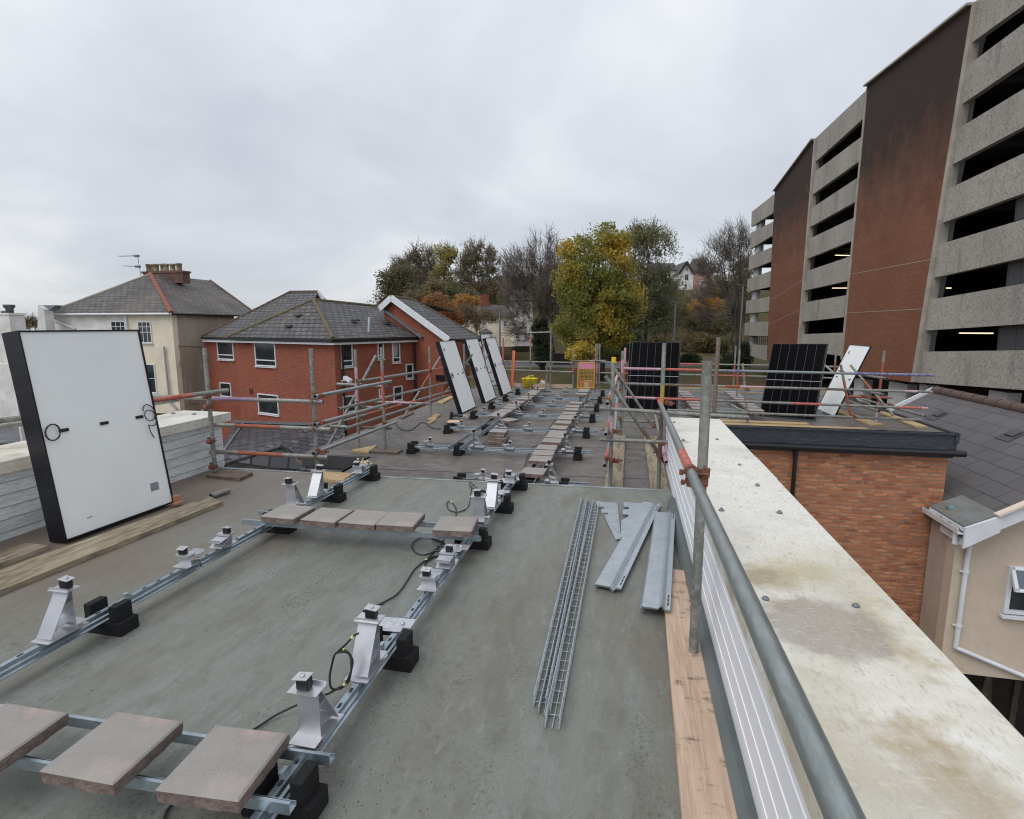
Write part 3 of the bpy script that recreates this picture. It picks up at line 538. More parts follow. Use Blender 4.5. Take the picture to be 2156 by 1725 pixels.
for (x, y, lab_) in ((300, 1492, 'pale car roof showing over a car park band beside the lower brick panel'), (385, 1480, 'dark car showing over a car park band in the middle bay'), (330, 1385, 'grey car half hidden on the deck above in the middle bay')):
    q = fc.at(CP, x, y + 22, -3.2); car = thing('parked_car', lab_, 'car', q, 0, 'cars in the car park'); dk = fc.d; inw = IN; ob = MB(); bodyp = [(-2.1, 0), (2.1, 0), (2.1, .45), (1.9, .75), (1.0, .85), (.5, 1.35), (-1.1, 1.38), (-1.8, .9), (-2.1, .8)]
    pl_ = [q + inw * a + Vector((0, 0, z + .25)) for a, z in bodyp]; ob.slab(pl_, dk * 1.7); ob.build('body', mat('car_paint', lin(*((226, 226, 228) if 'pale' in lab_ else (52, 54, 60) if 'dark' in lab_ else (140, 144, 150))), .25, .2), car, bevel=.08)
    ob = MB(); ob.slab([q + inw * a + Vector((0, 0, z + .25)) - dk * .01 for a, z in ((.95, .88), (.48, 1.28), (-1.05, 1.3), (-1.6, .92))], dk * 1.72); ob.build('window', m['glass'], car)
    for a in (-1.3, 1.3): ob = MB(); ob.tube(q + inw * a + Vector((0, 0, .32)) - dk * .02, q + inw * a + Vector((0, 0, .32)) + dk * 1.74, .31, 14); ob.build('wheel', m['black'], car)
# ground floor columns and dark recess
for x0, x1 in ((1128, 1262), (1360, 1420), (1890, 2035), (865, 925)):
    p0 = fc.at(CR, x0, 505 + (x0 - 1128) * .09, -.6); wd = (fc.at(CR, x1, 560, -.6) - p0).length; o = MB(); o.slab([p0, p0 - fc.d * wd, (p0 - fc.d * wd).xyz - Vector((0, 0, 6)), p0 - Vector((0, 0, 6))], IN * .6); o.build('white_column', m['col_white'], pk)
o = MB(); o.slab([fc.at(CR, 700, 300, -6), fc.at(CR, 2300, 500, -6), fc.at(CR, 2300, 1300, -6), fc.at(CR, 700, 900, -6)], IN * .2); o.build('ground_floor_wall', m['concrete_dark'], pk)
# grilles
for q in ([(1215, 1205), (1330, 1180), (1330, 1300), (1202, 1322)], [(1170, 1508), (1330, 1496), (1330, 1618), (1160, 1618)], [(1252, 897), (1330, 865), (1330, 990), (1242, 1018)]):
    p = quad(CP, q, -.25); gr = MB(); nb = 26
    for i in range(nb + 1): k = i / nb; gr.beam(p[0].lerp(p[3], k), p[1].lerp(p[2], k), .03, .045)
    for i in range(3): k = i / 2; gr.beam(p[0].lerp(p[1], k), p[3].lerp(p[2], k), .06, .06)
    gr.build('grille', m['mesh_grey'], pk)
gp_ = quad(T2, [(1885, 1216), (2100, 1222), (2097, 1306), (1880, 1296)], -.2); gr = MB()
for i in range(14): k = i / 13; gr.beam(gp_[0].lerp(gp_[1], k), gp_[3].lerp(gp_[2], k), .05, .05, up=(0, 1, 0))
for k in (0, .5, 1): gr.beam(gp_[0].lerp(gp_[3], k), gp_[1].lerp(gp_[2], k), .05, .05)
gr.build('grille', m['mesh_grey'], pk)
for (x0, y0, x1, y1, off) in ((425, 1027, 447, 1026, -3), (362, 1046, 410, 1044, -3.2), (410, 1179, 477, 1181, -2.6), (350, 1189, 430, 1188, -3.4), (397, 1331, 463, 1331, -2.6), (985, 1539, 1135, 1540, -4), (924, 1331, 942, 1331, -5), (345, 910, 375, 912, -3)):
    a_ = fc.at(CP, x0, y0, off); b_ = fc.at(CP, x1, y1, off); o = MB(); o.beam(a_, b_, .1, .07); o.build('strip_light', m['lamp'], pk)

# ================================================================ windows and house helpers
def window(parent, f, s0, s1, z0, z1, bars=((), ()), frame=.07, recess=.08, curtain=False, sill=True, tilt=False, matf=None, transom=None):
    """frame proud of a recessed pane on facade f; bars = fractions of glazing bars"""
    fr = MB(); mf = matf or m['white_pvc']; W, H = s1 - s0, z1 - z0; n_ = f.n
    def bar(sa, za, sb, zb, wd, off=.02, th=.07): 
        p0, p1 = f.w(sa, za, off), f.w(sb, zb, off); fr.beam(p0, p1, wd, th, up=n_)
    bar(s0, z0 + frame / 2, s1, z0 + frame / 2, frame); bar(s0, z1 - frame / 2, s1, z1 - frame / 2, frame)
    bar(s0 + frame / 2, z0 + frame, s0 + frame / 2, z1 - frame, frame); bar(s1 - frame / 2, z0 + frame, s1 - frame / 2, z1 - frame, frame)
    if transom: zt = z0 + H * transom; bar(s0 + frame, zt, s1 - frame, zt, frame * .9, .022)
    for k in bars[0]: bar(s0 + W * k, z0 + frame, s0 + W * k, z1 - frame, .035, .012, .05)
    for k in bars[1]: bar(s0 + frame, z0 + H * k, s1 - frame, z0 + H * k, .035, .014, .05)
    o = fr.build('window', mf, parent)
    g_ = MB(); g_.slab([f.w(s0 + .02, z0 + .02, .012), f.w(s1 - .02, z0 + .02, .012), f.w(s1 - .02, z1 - .02, .012), f.w(s0 + .02, z1 - .02, .012)], f.n * -.02); g_.build('pane', m['glass'], o)
    if curtain:
        c_ = MB(); c_.slab([f.w(s0 + frame, z0 + H * .3, .02), f.w(s1 - W * .35, z0 + H * .3, .02), f.w(s1 - W * .25, z1 - frame, .02), f.w(s0 + frame, z1 - frame, .02)], f.n * -.006); c_.build('curtain', m['curtain'], o)
    if sill: c_ = MB(); c_.box(f.w((s0 + s1) / 2, z0 - .05, .06), (W + .08, .10, .045), Matrix.Rotation(math.atan2(f.d.y, f.d.x), 3, 'Z')); c_.build('sill', mf if matf else m['white_pvc'], o)
    return o
def win_px(parent, f, c, x0, y0, x1, y1, **k):
    a_, b_ = f.sz(c, x0, y0), f.sz(c, x1, y1); cc, dd = f.sz(c, x0, y1), f.sz(c, x1, y0)
    s_ = sorted([(a_[0] + cc[0]) / 2, (b_[0] + dd[0]) / 2]); z_ = sorted([(a_[1] + dd[1]) / 2, (b_[1] + cc[1]) / 2])
    return window(parent, f, s_[0], s_[1], z_[0], z_[1], **k)
# ================================================================ red brick house on the left
def V2(a): return Vector((a[0], a[1], 0))
HO = BH.D(1190, 600, 29); zE = HO.z
ud = Vector((.324, .946, 0)).normalized(); vd = Vector((-.946, .324, 0)).normalized()
hf = Fac((HO.x, HO.y, 0), vd); hr = Fac((HO.x, HO.y, 0), ud)
hs = thing('brick_house', 'red brick house with grey hipped slate roof left of the felt roof', 'house', (HO.x, HO.y, GZ))
sL = hf.sz(BH, 418, 900)[0]; sR = hr.sz(BH, 1842, 700)[0]; zb = GZ - 4.4; zt = zE + .05
o = MB()
o.slab([hf.w(0, zb), hf.w(sL, zb), hf.w(sL, zt), hf.w(0, zt)], -hf.n * .3)
o.slab([hr.w(.3, zb), hr.w(sR + 6, zb), hr.w(sR + 6, zt), hr.w(.3, zt)], -hr.n * .3)
o.slab([hf.w(sL, zb, -.3), hf.w(sL, zt, -.3), hf.w(sL, zt, -6), hf.w(sL, zb, -6)], vd * -.3)
SB = 1.6; hb = Fac(hf.w(0, 0, -SB), vd); sB = hb.sz(BH, 148, 700)[0]
o.slab([hb.w(sL - .2, zb), hb.w(sB, zb), hb.w(sB, zt), hb.w(sL - .2, zt)], -hb.n * .3)
gf = Fac(hr.w(sR, 0), vd)                      # plane of the gable end
gpts = [gf.at(BH, *p) for p in ((1597, 347), (1655, 258), (2068, 592))]
o.slab([gpts[0], gpts[1], gpts[2], Vector((gpts[2].x, gpts[2].y, zb)), Vector((gpts[0].x, gpts[0].y, zb))], -gf.n * .3)
o.build('brick_wall', m['brick_house'], hs)
def tri_roof(parent, name, polys, mt, th=.12):
    o = MB()
    for p in polys: o.slab(p, (0, 0, -th))
    return o.build(name, mt, parent)
OV = .35
W_ = sL
midf = Fac(hf.w(W_ / 2, 0), ud)
apex = midf.at(BH, 1025, 268); rend = midf.at(BH, 1560, 322); 
eC = hf.w(-OV, zE + .12, OV); eL = hf.w(W_ + OV * .6, zE + .12, OV); eR = hr.w(sR + .05, zE + .12, OV); 
rend2 = apex + ud * (rend - apex).dot(ud); rend2.z = rend.z
rf = tri_roof(hs, 'roof', [[eC, apex, eL], [eC, eR, Vector((rend2.x, rend2.y, rend2.z)), apex], [apex, rend2, hf.w(W_ + OV, zE + .12, -14), eL]], m['slate'])
def ridge(parent, p, q, mt, r=.13, name='ridge_tile'):
    p, q = Vector(p), Vector(q); L = (q - p).length; n_ = max(2, int(L / .45)); o = MB()
    for i in range(n_): o.tube(p.lerp(q, i / n_), p.lerp(q, (i + .96) / n_), r, 8, r2=r * .92)
    return o.build(name, mt, parent)
ridge(rf, apex, eC + Vector((0, 0, .02)), m['ridge_moss'], .13); ridge(rf, apex, eL, m['ridge_moss'], .1); ridge(rf, apex, rend2, m['ridge_moss'], .1)
# rear wing roof
zw = hb.sz(BH, 130, 565)[1]; e1 = hb.at(BH, 120, 566, .3); e2 = hb.w(sL - 4, e1.z, .3); rw = Fac(hb.w(0, 0, -4.6), vd)
r1, r2 = rw.at(BH, 838, 205), rw.at(BH, 1060, 203)
tri_roof(rf, 'rear_roof', [[e1, e2, Vector((r2.x, r2.y, r2.z)), r1]], m['slate'])
ridge(rf, e1, r1, m['ridge_brown'], .1); ridge(rf, r1, r2, m['ridge_brown'], .1)
ob = MB(); f3 = Fac((r2.x, r2.y, 0), vd); ob.beam(r2, f3.at(BH, 1115, 268), .08, .3); ob.beam(r2, f3.at(BH, 1018, 268), .08, .3); ob.build('barge_board', m['white_pvc'], rf)
ob = MB(); ob.slab([f3.at(BH, 1060, 225), f3.at(BH, 1018, 268), f3.at(BH, 1112, 268)], -f3.n * .2); ob.build('gable_end', m['brick_house'], hs)
# gable wing roof
ap = gf.at(BH, 1652, 240, .35); bl_, br_ = gf.at(BH, 1558, 328, .35), gf.at(BH, 2120, 583, .35)
gr_ = Fac((ap.x, ap.y, 0), ud); rp = gr_.at(T1, 412, 878); ge = Fac((br_.x, br_.y, 0), ud); fe = ge.at(T1, 1104, 1278)
fe.z = (fe.z + br_.z) / 2
wr = tri_roof(hs, 'gable_roof', [[ap, br_, fe, rp], [ap, rp, bl_ + ud * 8, bl_]], m['slate'])
ridge(wr, ap, rp, m['ridge_moss'], .1); ridge(wr, rp, fe, m['ridge_brown'], .09)
ob = MB(); ob.beam(ap + Vector((0, 0, -.1)), br_ + Vector((0, 0, -.1)), .08, .38); ob.beam(ap + Vector((0, 0, -.1)), bl_ + Vector((0, 0, -.1)), .08, .38); ob.slab([gf.at(BH, 2055, 560, .38), gf.at(BH, 2125, 583, .38), gf.at(BH, 2055, 586, .38)], -gf.n * .1); ob.build('barge_board', m['white_pvc'], wr)
ob = MB(); a_, b_ = hr.w(sR - .1, 0, OV), None
ob.beam(gf.at(BH, 1600, 350, .1), gf.at(BH, 1905, 575, .1), .22, .12); ob.build('lead_flashing', m['lead'], rf)
ob = MB(); ob.beam(br_ + Vector((0, 0, -.12)), fe + Vector((0, 0, -.12)), .14, .14); ob.build('gutter', m['black_pvc'], wr)
# fascia, gutters, pipes
ob = MB(); ob.beam(eC + Vector((0, 0, -.12)), eL + Vector((0, 0, -.12)), .14, .13); ob.beam(eC + Vector((0, 0, -.12)), eR + Vector((0, 0, -.12)), .14, .13); ob.beam(e1 + Vector((0, 0, -.1)), e2 + Vector((0, 0, -.1)), .14, .12)
p0 = hr.w(.45, zE - .2, .1); ob.tube(p0, Vector((p0.x, p0.y, zb)), .06, 8); p0 = hr.w(sR - .12, zE - .15, .12); ob.tube(p0, Vector((p0.x, p0.y, zb)), .06, 8); ob.build('gutter', m['black_pvc'], hs)
ob = MB(); dn = Vector((0, 0, -.27)); ob.beam(eC + dn - hf.n * .05, eL + dn - hf.n * .05, .05, .11); ob.beam(eC + dn - hr.n * .05, eR + dn - hr.n * .05, .05, .11); ob.beam(e1 + dn - hb.n * .05, e2 + dn - hb.n * .05, .05, .17); ob.build('fascia_board', m['white_pvc'], hs)
for q in ((556, 600, 722, 806), (582, 1032, 746, 1192)): win_px(hs, hf, BH, *q, transom=.24 if q[1] < 900 else None)
for q in ((252, 592, 382, 752), (274, 938, 363, 1052)): win_px(hs, hb, BH, *q, transom=.24 if q[1] < 900 else None)
for q in ((1246, 606, 1338, 810), (1541, 612, 1590, 748), (1660, 608, 1722, 776), (1770, 786, 1828, 906), (1264, 1042, 1364, 1178), (1670, 966, 1742, 1084), (1552, 990, 1574, 1056)):
    win_px(hs, hr, BH, *q, transom=.24 if q[1] < 780 else None, curtain=q[0] == 1660)
for c_, x, y in ((BH, 495, 612), (BH, 520, 1008)):
    ob = MB(); ob.box(hf.at(c_, x, y, .02), (.3, .06, .3), Matrix.Rotation(math.atan2(vd.y, vd.x), 3, 'Z')); ob.build('air_brick', mat('air_brick', lin(92, 46, 36), .9), hs)
ob = MB(); q = gf.at(F4, 1390, 55, .03); ob.box(q, (.7, .06, .35), Matrix.Rotation(math.atan2(vd.y, vd.x), 3, 'Z')); ob.build('vent_grille', m['black_pvc'], hs)
for x, y in ((905, 402), (830, 488)):          # roof vents, dark tile lifts
    nrm = (eL - eC).cross(apex - eC); q = BH.P(x, y, eC, nrm.normalized()); ob = MB(); ob.box(q + Vector((0, 0, .05)), (.45, .3, .1), Matrix.Rotation(math.atan2(vd.y, vd.x), 3, 'Z')); ob.build('roof_vent', m['felt_dark'], rf)
nrm = (eR - eC).cross(apex - eC).normalized()
for x, y in ((1365, 442), (1625, 460)): q = BH.P(x, y, eC, nrm); ob = MB(); ob.box(q + Vector((0, 0, .05)), (.3, .45, .1), Matrix.Rotation(math.atan2(-ud.x, ud.y), 3, 'Z')); ob.build('roof_vent', m['felt_dark'], rf)
q = BH.P(1470, 520, eC, nrm); ob = MB(); ob.tube(q - Vector((0, 0, .1)), q + ud * .12 + Vector((0, 0, .8)), .09, 8); ob.build('flue_pipe', m['galv'], rf)
# camera on its bracket
q = hr.at(F4, 320, 70, .5); ob = MB(); ob.box(q, (.5, .22, .18), Matrix.Rotation(R(-20), 3, 'Z') @ Matrix.Rotation(R(20), 3, 'Y')); ob.tube(q - Vector((.1, 0, .05)), hr.at(F4, 245, 90, .02), .04, 6)
tag(ob.build('security_camera', m['white_pvc']), 'white security camera fixed to the brick house by its corner pipe', 'security camera')

# lean-to slate roof below the brick house, and the small dark hipped roof next to the deck
lt = thing('lean_to', 'slate lean-to roof at the foot of the brick house behind the guardrail', 'lean-to', (-12, 20, GZ))
tl, tr_ = hf.at(BH, 385, 1262, .1), hf.at(BH, 1262, 1292, .1); zl = -4.6
bl2, br2 = BH.z(235, 1560, zl), BH.z(1330, 1530, zl)
tri_roof(lt, 'roof', [[tl, tr_, br2, bl2]], m['slate_dark']); ob = MB(); ob.beam(tl + Vector((0, 0, .08)), tr_ + Vector((0, 0, .08)), .4, .1); ob.build('lead_flashing', m['lead'], lt)
q0 = tl.lerp(tr_, .1); q1 = bl2.lerp(br2, .02); ob = MB(); ob.beam(q0 + Vector((0, 0, .05)), q1 + Vector((0, 0, .05)), .12, .06); ob.build('verge', m['lead'], lt)
ob = MB(); ob.slab([bl2, br2, Vector((br2.x, br2.y, GZ - 4.3)), Vector((bl2.x, bl2.y, GZ - 4.3))], (0, .2, 0)); ob.build('wall', m['brick_house'], lt)
dh = thing('low_hipped_roof', 'small dark tiled hip roof just below the near roof edge by the bird spikes', 'roof', (-6, 9, GZ))
zr_, zd_ = -.75, -1.25
ra, rb_ = BH.z(290, 1598, zd_), BH.z(772, 1452, zr_); rc = BH.z(960, 1640, zd_ + .1); rd_ = BH.z(300, 1668, zd_ - .35); re_ = BH.z(905, 1560, zd_ + .25)
tri_roof(dh, 'roof', [[ra, rb_, rc, rd_], [rb_, BH.z(872, 1520, zd_ + .3), rc]], m['slate_dark'], .08); ridge(dh, ra, rb_, m['felt_dark'], .045); ridge(dh, rb_, BH.z(865, 1512, zd_ + .32), m['felt_dark'], .045)
ob = MB(); ob.box(((ra.x + rc.x) / 2, (rd_.y + rb_.y) / 2, (GZ + zd_ - .4) / 2), (1.6, 1.4, 2.2)); ob.build('wall', m['render_grey'], dh)

# ================================================================ old white and cream house
OO = LU.D(1386, 170, 36); of = Fac((OO.x, OO.y, 0), (-1, 0)); orr = Fac((OO.x, OO.y, 0), (0, 1)); zo = OO.z
oh = thing('old_house', 'old house half white half cream stone under a worn slate hip roof', 'house', (OO.x, OO.y, GZ))
sM = of.sz(LU, 1032, 250)[0]; sX = of.sz(LU, 368, 250)[0]; sS = orr.sz(LU, 1745, 300)[0]
o = MB(); o.slab([of.w(0, GZ), of.w(sM, GZ), of.w(sM, zo), of.w(0, zo)], (0, .4, 0)); o.build('cream_wall', m['stone_cream'], oh)
o = MB(); o.slab([of.w(sM, GZ), of.w(sX + 2, GZ), of.w(sX + .3, zo), of.w(sM, zo)], (0, .4, 0)); o.build('white_wall', m['stone_white'], oh)
o = MB(); o.slab([orr.w(.4, GZ), orr.w(sS + 2, GZ), orr.w(sS + 2, zo), orr.w(.4, zo)], (-.4, 0, 0)); o.build('rendered_wall', m['render_grey'], oh)
o = MB()
pth = [orr.at(LU, x, y, .01) for x, y in ((1640, 430), (1440, 422), (1465, 500), (1450, 570), (1490, 650), (1500, 800), (1530, 890), (1600, 890))]
for a_, b_ in zip(pth, pth[1:]): o.beam(a_, b_, .02, .09, up=(1, 0, 0))
o.build('filler_line', m['concrete_edge'], oh)
hp = (sX - (-.3)) / 2
apf = Fac((OO.x, OO.y + 4.2, 0), (-1, 0)); oa = apf.at(OH, 1215, 276); bk = Fac((oa.x, oa.y, 0), (0, 1)).at(OH, 1600, 322); bk.z = oa.z; bk = Vector((oa.x, max(bk.y, oa.y + 6), oa.z))
far = Fac((OO.x + .3, OO.y, 0), (0, 1)).at(OH, 2078, 527); far.z = zo + .1
eC2 = of.w(-.3, zo + .1, .3); eL2 = of.at(OH, 368, 592, .3); eL2.z = zo + .1
rf2 = tri_roof(oh, 'roof', [[eC2, oa, eL2], [eC2, far, bk, oa], [eL2, oa, bk, bk + Vector((-4.3, 4, zo - oa.z))]], m['slate_old'])
ridge(rf2, eC2, oa, m['ridge_red'], .17); ridge(rf2, oa, eL2, m['concrete_edge'], .09); ridge(rf2, bk, far, m['ridge_brown'], .1)
ob = MB(); ob.tube(eC2 + Vector((0, 0, -.08)), eL2 + Vector((0, 0, -.08)), .07, 8); q = of.w(sM, zo - .1, .1); ob.tube(q, Vector((q.x, q.y, GZ)), .06, 8); ob.build('gutter', m['white_pvc'], oh)
ob = MB(); ob.tube(eC2 + Vector((0, 0, -.08)), far + Vector((0, 0, -.08)), .07, 8); ob.build('side_gutter', m['black_pvc'], oh)
for q, k in (((1122, 228, 1228, 402), 1), ((905, 225, 1022, 400), 1), ((1180, 572, 1262, 805), 0)):
    win_px(oh, of, LU, *q, bars=((.33, .66), (.5, .75)) if k else ((), (.5,)), frame=.06)
ob = MB(); P0, P1 = of.at(LU, 360, 180, .1), of.at(LU, 605, 285, .1); ob.beam(P0, P1, .1, .14); ob.build('sloping_pipe', m['white_pvc'], oh)
ob = MB(); q = of.at(LU, 1325, 430, .12); ob.tube(q, of.at(LU, 1372, 880, .12), .06, 8); ob.tube(of.at(LU, 1372, 880, .12), of.at(LU, 1430, 940, .12), .06, 8); ob.build('soil_pipe', mat('grey_pipe', lin(150, 152, 160), .5), oh)
cq = oa + Vector((0, .9, 0)); cf_ = Fac((cq.x, cq.y, 0), (-1, 0)); ca, cb = cf_.at(OH, 1150, 300), cf_.at(OH, 1484, 250)
wc = abs(ca.x - cb.x); ch = MB(); ccx = (ca.x + cb.x) / 2; ch.box((ccx, cq.y + .35, (cb.z + oa.z - .6) / 2), (wc * .94, .7, cb.z - oa.z + .6)); ch.box((ccx, cq.y + .35, cb.z - .05), (wc, .8, .14)); co_ = ch.build('chimney', mat('chimney_brick', lin(122, 88, 76), .9, var=lin(92, 72, 64), scale=2), rf2)
zc_ = cf_.at(OH, 1300, 190).z
for k, x in enumerate((1180, 1208, 1238, 1284, 1318, 1362, 1425)):
    q = cf_.at(OH, x, 245); pot = MB(); pot.lathe((q.x, cq.y + .3 + (k % 2) * .12, cb.z), [(.21, 0), (.22, .08), (.19, .14), (.19, (zc_ - cb.z) - .14), (.23, (zc_ - cb.z) - .11), (.23, zc_ - cb.z), (.15, zc_ - cb.z)], 12); pot.build('chimney_pot', mat('buff_pot%d' % k, lin(166, 154, 126) if k % 3 else lin(150, 124, 104), .9, var=lin(104, 92, 76), scale=6), co_)
af = Fac((oa.x - 1, oa.y + .5, 0), (-1, 0)); pq = lambda x, y: af.at(OH, x, y)
ob = MB(); ob.tube(pq(1140, 292), pq(1112, 128), .022, 6)
for x0, y0, x1, y1 in ((960, 132, 1118, 128), (1002, 211, 1128, 214)):
    ob.tube(pq(x0, y0), pq(x1, y1), .02, 6)
    for i in range(9): q = pq(x0, y0).lerp(pq(x1, y1), .04 + i * .1); ob.tube(q - Vector((.0, .22, 0)), q + Vector((0, .22, 0)), .008, 4)
    ob.box(pq(x1 - 14, y1 + 2), (.35, .2, .16))
tag(ob.build('tv_aerial', m['pole_grey']), 'television aerial with two long arms beside the chimney pots', 'aerial')
ob = MB(); ob.slab([of.at(OH, x, y, 1.2) for x, y in ((308, 530), (355, 560), (372, 720), (372, 1000), (300, 1000), (306, 560))], (0, .6, 0)); ob.build('end_pier', m['stone_white'], oh)
ob = MB(); ob.slab([of.at(OH, x, y, .9) for x, y in ((308, 528), (450, 528), (380, 582), (350, 570))], (0, .5, 0)); ob.build('lead_valley', m['lead'], oh)
ob_ = thing('outbuilding', 'whitewashed outbuilding with a low dark roof at the left edge behind the panels', 'outbuilding', (-30, 22, GZ))
P0, P1 = LU.D(-260, 560, 27), LU.D(96, 575, 27); o = MB(); o.slab([Vector((P0.x, P0.y, GZ)), Vector((P1.x, P1.y, GZ)), P1, P0], (0, .3, 0)); o.build('wall', m['stone_white'], ob_)
q = [LU.D(-300, 1085, 14), LU.D(150, 1080, 14), LU.D(170, 1200, 11), LU.D(-300, 1240, 11)]; o = MB(); o.slab(q, (0, 0, -.1)); o.build('roof', m['slate_dark'], ob_)
# small white chimney at the far left
cs = thing('chimney_stack', 'weathered white chimney stack with a dark pot at the far left', 'chimney', OH.D(80, 720, 34))
q0, q1 = OH.D(-40, 800, 34), OH.D(155, 600, 34); ob = MB(); ob.box(((q0.x + q1.x) / 2, q0.y + .4, (GZ + q1.z) / 2), (abs(q1.x - q0.x), .9, q1.z - GZ)); ob.box(((q0.x + q1.x) / 2, q0.y + .4, q1.z), (abs(q1.x - q0.x) + .12, 1.0, .12)); ob.build('stack', m['stone_white'], cs)
q = OH.D(40, 600, 34.3); ob = MB(); ob.lathe((q.x, q.y + .3, q1.z), [(.2, 0), (.2, .35), (.3, .45), (.3, .6), (.2, .6)], 12); ob.build('chimney_pot', m['felt_dark'], cs)
q = OH.D(8, 600, 34.3); ob = MB(); ob.lathe((q.x, q.y + .3, q1.z), [(.25, 0), (.25, .2), (.15, .22)], 12); ob.build('chimney_pot', m['felt_dark'], cs)

# ================================================================ cream rendered house at the lower right
XL = 5.72; c0 = RB.X(1398, 760, XL); YF = c0.y
ff = Fac((XL, YF, 0), (1, 0)); lf = Fac((XL, YF, 0), (0, 1))
ho = thing('rendered_house', 'cream rendered house with brown tiled roof below the stained coping', 'house', (XL, YF, GZ))
zc = c0.z
slope = .61
zbot = ff.at(RB, 1500, 1618).z
XR = XL + 2.65; xr2 = XL + 5.3
zr = zc + slope * (XR - XL) 
o = MB(); o.slab([ff.w(0, zbot), ff.w(xr2 - XL, zbot), ff.w(xr2 - XL, zc), ff.w(XR - XL, zr - .05), ff.w(0, zc)], (0, .25, 0)); o.build('front_wall', m['render_cream'], ho)
o = MB(); o.slab([lf.w(.25, GZ - 4.4), lf.w(11.40 - YF, GZ - 4.4), lf.w(11.40 - YF, zc), lf.w(.25, zc)], (.25, 0, 0)); o.build('side_wall', m['render_grey'] if 0 else mat('shaded_side_render', lin(182, 168, 156), .9, var=lin(168, 154, 142), scale=1.5), ho)  # side wall's shade put into a darker copy of the cream render
yb_ = 17.3; rp0 = Vector((XR, YF - .34, zr + .12)); rp1 = Vector((XR, yb_, zr + .12)); ga, gb_ = Vector((XL - .10, YF - .34, zc + .12 - .10 * slope)), Vector((XL - .12, yb_, zc + .12 - .12 * slope))
rt_ = tri_roof(ho, 'roof', [[ga, rp0, rp1, gb_], [rp0, Vector((xr2 + .12, YF - .34, zc)), Vector((xr2 + .12, yb_, zc)), rp1]], m['tile_brown'], .1)
ridge(rt_, rp0, rp1, m['ridge_brown'], .13)
ob = MB(); ob.beam(rp0 + Vector((0, -.02, -.08)), ga + Vector((.3, -.02, -.08 + .3 * slope)), .05, .21); ob.slab([ga + Vector((0, -.06, .1)), ga + Vector((0, -.06, -.27)), ga + Vector((.5, -.06, -.24 + .5 * slope)), ga + Vector((.5, -.06, .04 + .5 * slope))], (0, .05, 0)); ob.build('barge_board', m['white_pvc'], rt_); ob = MB(); ob.beam(rp1 + Vector((0, .05, .03)), gb_ + Vector((0, .05, .03)), .06, .14); ob.build('barge_board', m['white_pvc'], rt_)
q = ga + Vector((.42, -.05, .10 + .42 * slope)); ob = MB(); ob.beam(q, q + Vector((2.2, 0, 2.2 * slope)), .13, .035); ob.build('verge_capping', mat('verge_cream', lin(222, 206, 190), .7), rt_)
# flat mossy valley tray and plastic gutter on the left eave
tray = MB(); gx = XL - .02; tray.slab([(gx - .05, YF - .3, zc + .14), (gx + .45, YF - .3, zc + .2 + .3 * slope), (gx + .45, 11.38, zc + .2 + .3 * slope), (gx - .05, 11.38, zc + .14)], (0, 0, .02)); tray.build('mossy_tray', mat('mossy_lead', lin(128, 130, 132), .7, var=lin(102, 106, 98), scale=2.4, stretch=(1, .5, 1), layers=[(lin(132, 132, 90), 3, .58, .72, (1, .6, 1))]), ho)
ob = MB(); ob.prof([(-.06, -.05), (.06, -.05), (.07, .05), (.055, .05), (.045, -.035), (-.045, -.035), (-.055, .05), (-.07, .05)], (XL - .13, YF - .36, zc + .08), (XL - .13, 11.38, zc + .08)); ob.box((XL - .06, YF + .02, zc - .06), (.03, .72, .24)); ob.build('gutter', m['white_pvc'], ho)
lfm = MB()
for i in range(60):
    q = Vector((XL - .13 + rng.uniform(-.04, .04), YF - .3 + rng.uniform(0, .8), zc + .075)); a_ = rng.uniform(0, 6.28); s_ = .02; lfm.add([q + Vector((math.cos(a_ + k * 1.57) * s_, math.sin(a_ + k * 1.57) * s_, rng.uniform(0, .03))) for k in range(4)], [(0, 1, 2, 3)])
lfm.build('fallen_leaves', mat('dead_leaves', lin(150, 130, 110), .9, var=lin(90, 70, 54), scale=30), ho)
bg_ = RB.z(1268, 578, zc + .2); ob = MB(); ob.lathe((gx + .12, YF + .46, zc + .2), [(.06, 0), (.08, .03), (.06, .07), (.05, .08), (.01, .1)], 7); tag(ob.build('plastic_bag', mat('blue_bag', lin(66, 122, 134), .6, var=lin(120, 140, 140), scale=9)), 'crumpled blue plastic bag on the mossy gutter corner', 'bag')
ob = MB(); P0, P1 = ff.at(RB, 1437, 840, .06), ff.at(RB, 1370, 1455, .06); P2 = ff.at(RB, 1788, 1625, .06)
t0 = Vector((XL - .13, YF - .2, zc + .02)); ob.tube(t0, t0 - Vector((0, 0, .22)), .04, 10); P0.x = P1.x = (P0.x + P1.x) / 2 + .06; ob.tube(t0 - Vector((0, 0, .2)), P0, .04, 10); ob.tube(P0, P1, .04, 10); ob.tube(P1, P1 + (P2 - P1) * 2.5, .04, 10)
for k in (.28, .8): q = P0.lerp(P1, k); ob.tube(q, q + Vector((0, 0, .05)), .05, 10); ob.box(q + Vector((.0, .03, .02)), (.16, .03, .03))
ob.build('downpipe', m['white_pvc'], ho)
a_, b_ = ff.sz(RB, 1655, 970), ff.sz(RB, 1640, 1245); wz0, wz1 = b_[1], a_[1]; ws = ff.sz(RB, 1655, 1245)[0]
wn = window(ho, ff, ws, ws + 1.25, wz0, wz1, frame=.07, transom=.62)
hinge = ff.w(ws + .04, wz1 - .03, .05); sash = MB(); fw_, fh_ = 1.1, (wz1 - wz0) * .42; ang = R(28); ax = Vector((1, 0, 0)); dn_ = Vector((0, -math.sin(ang), -math.cos(ang)))
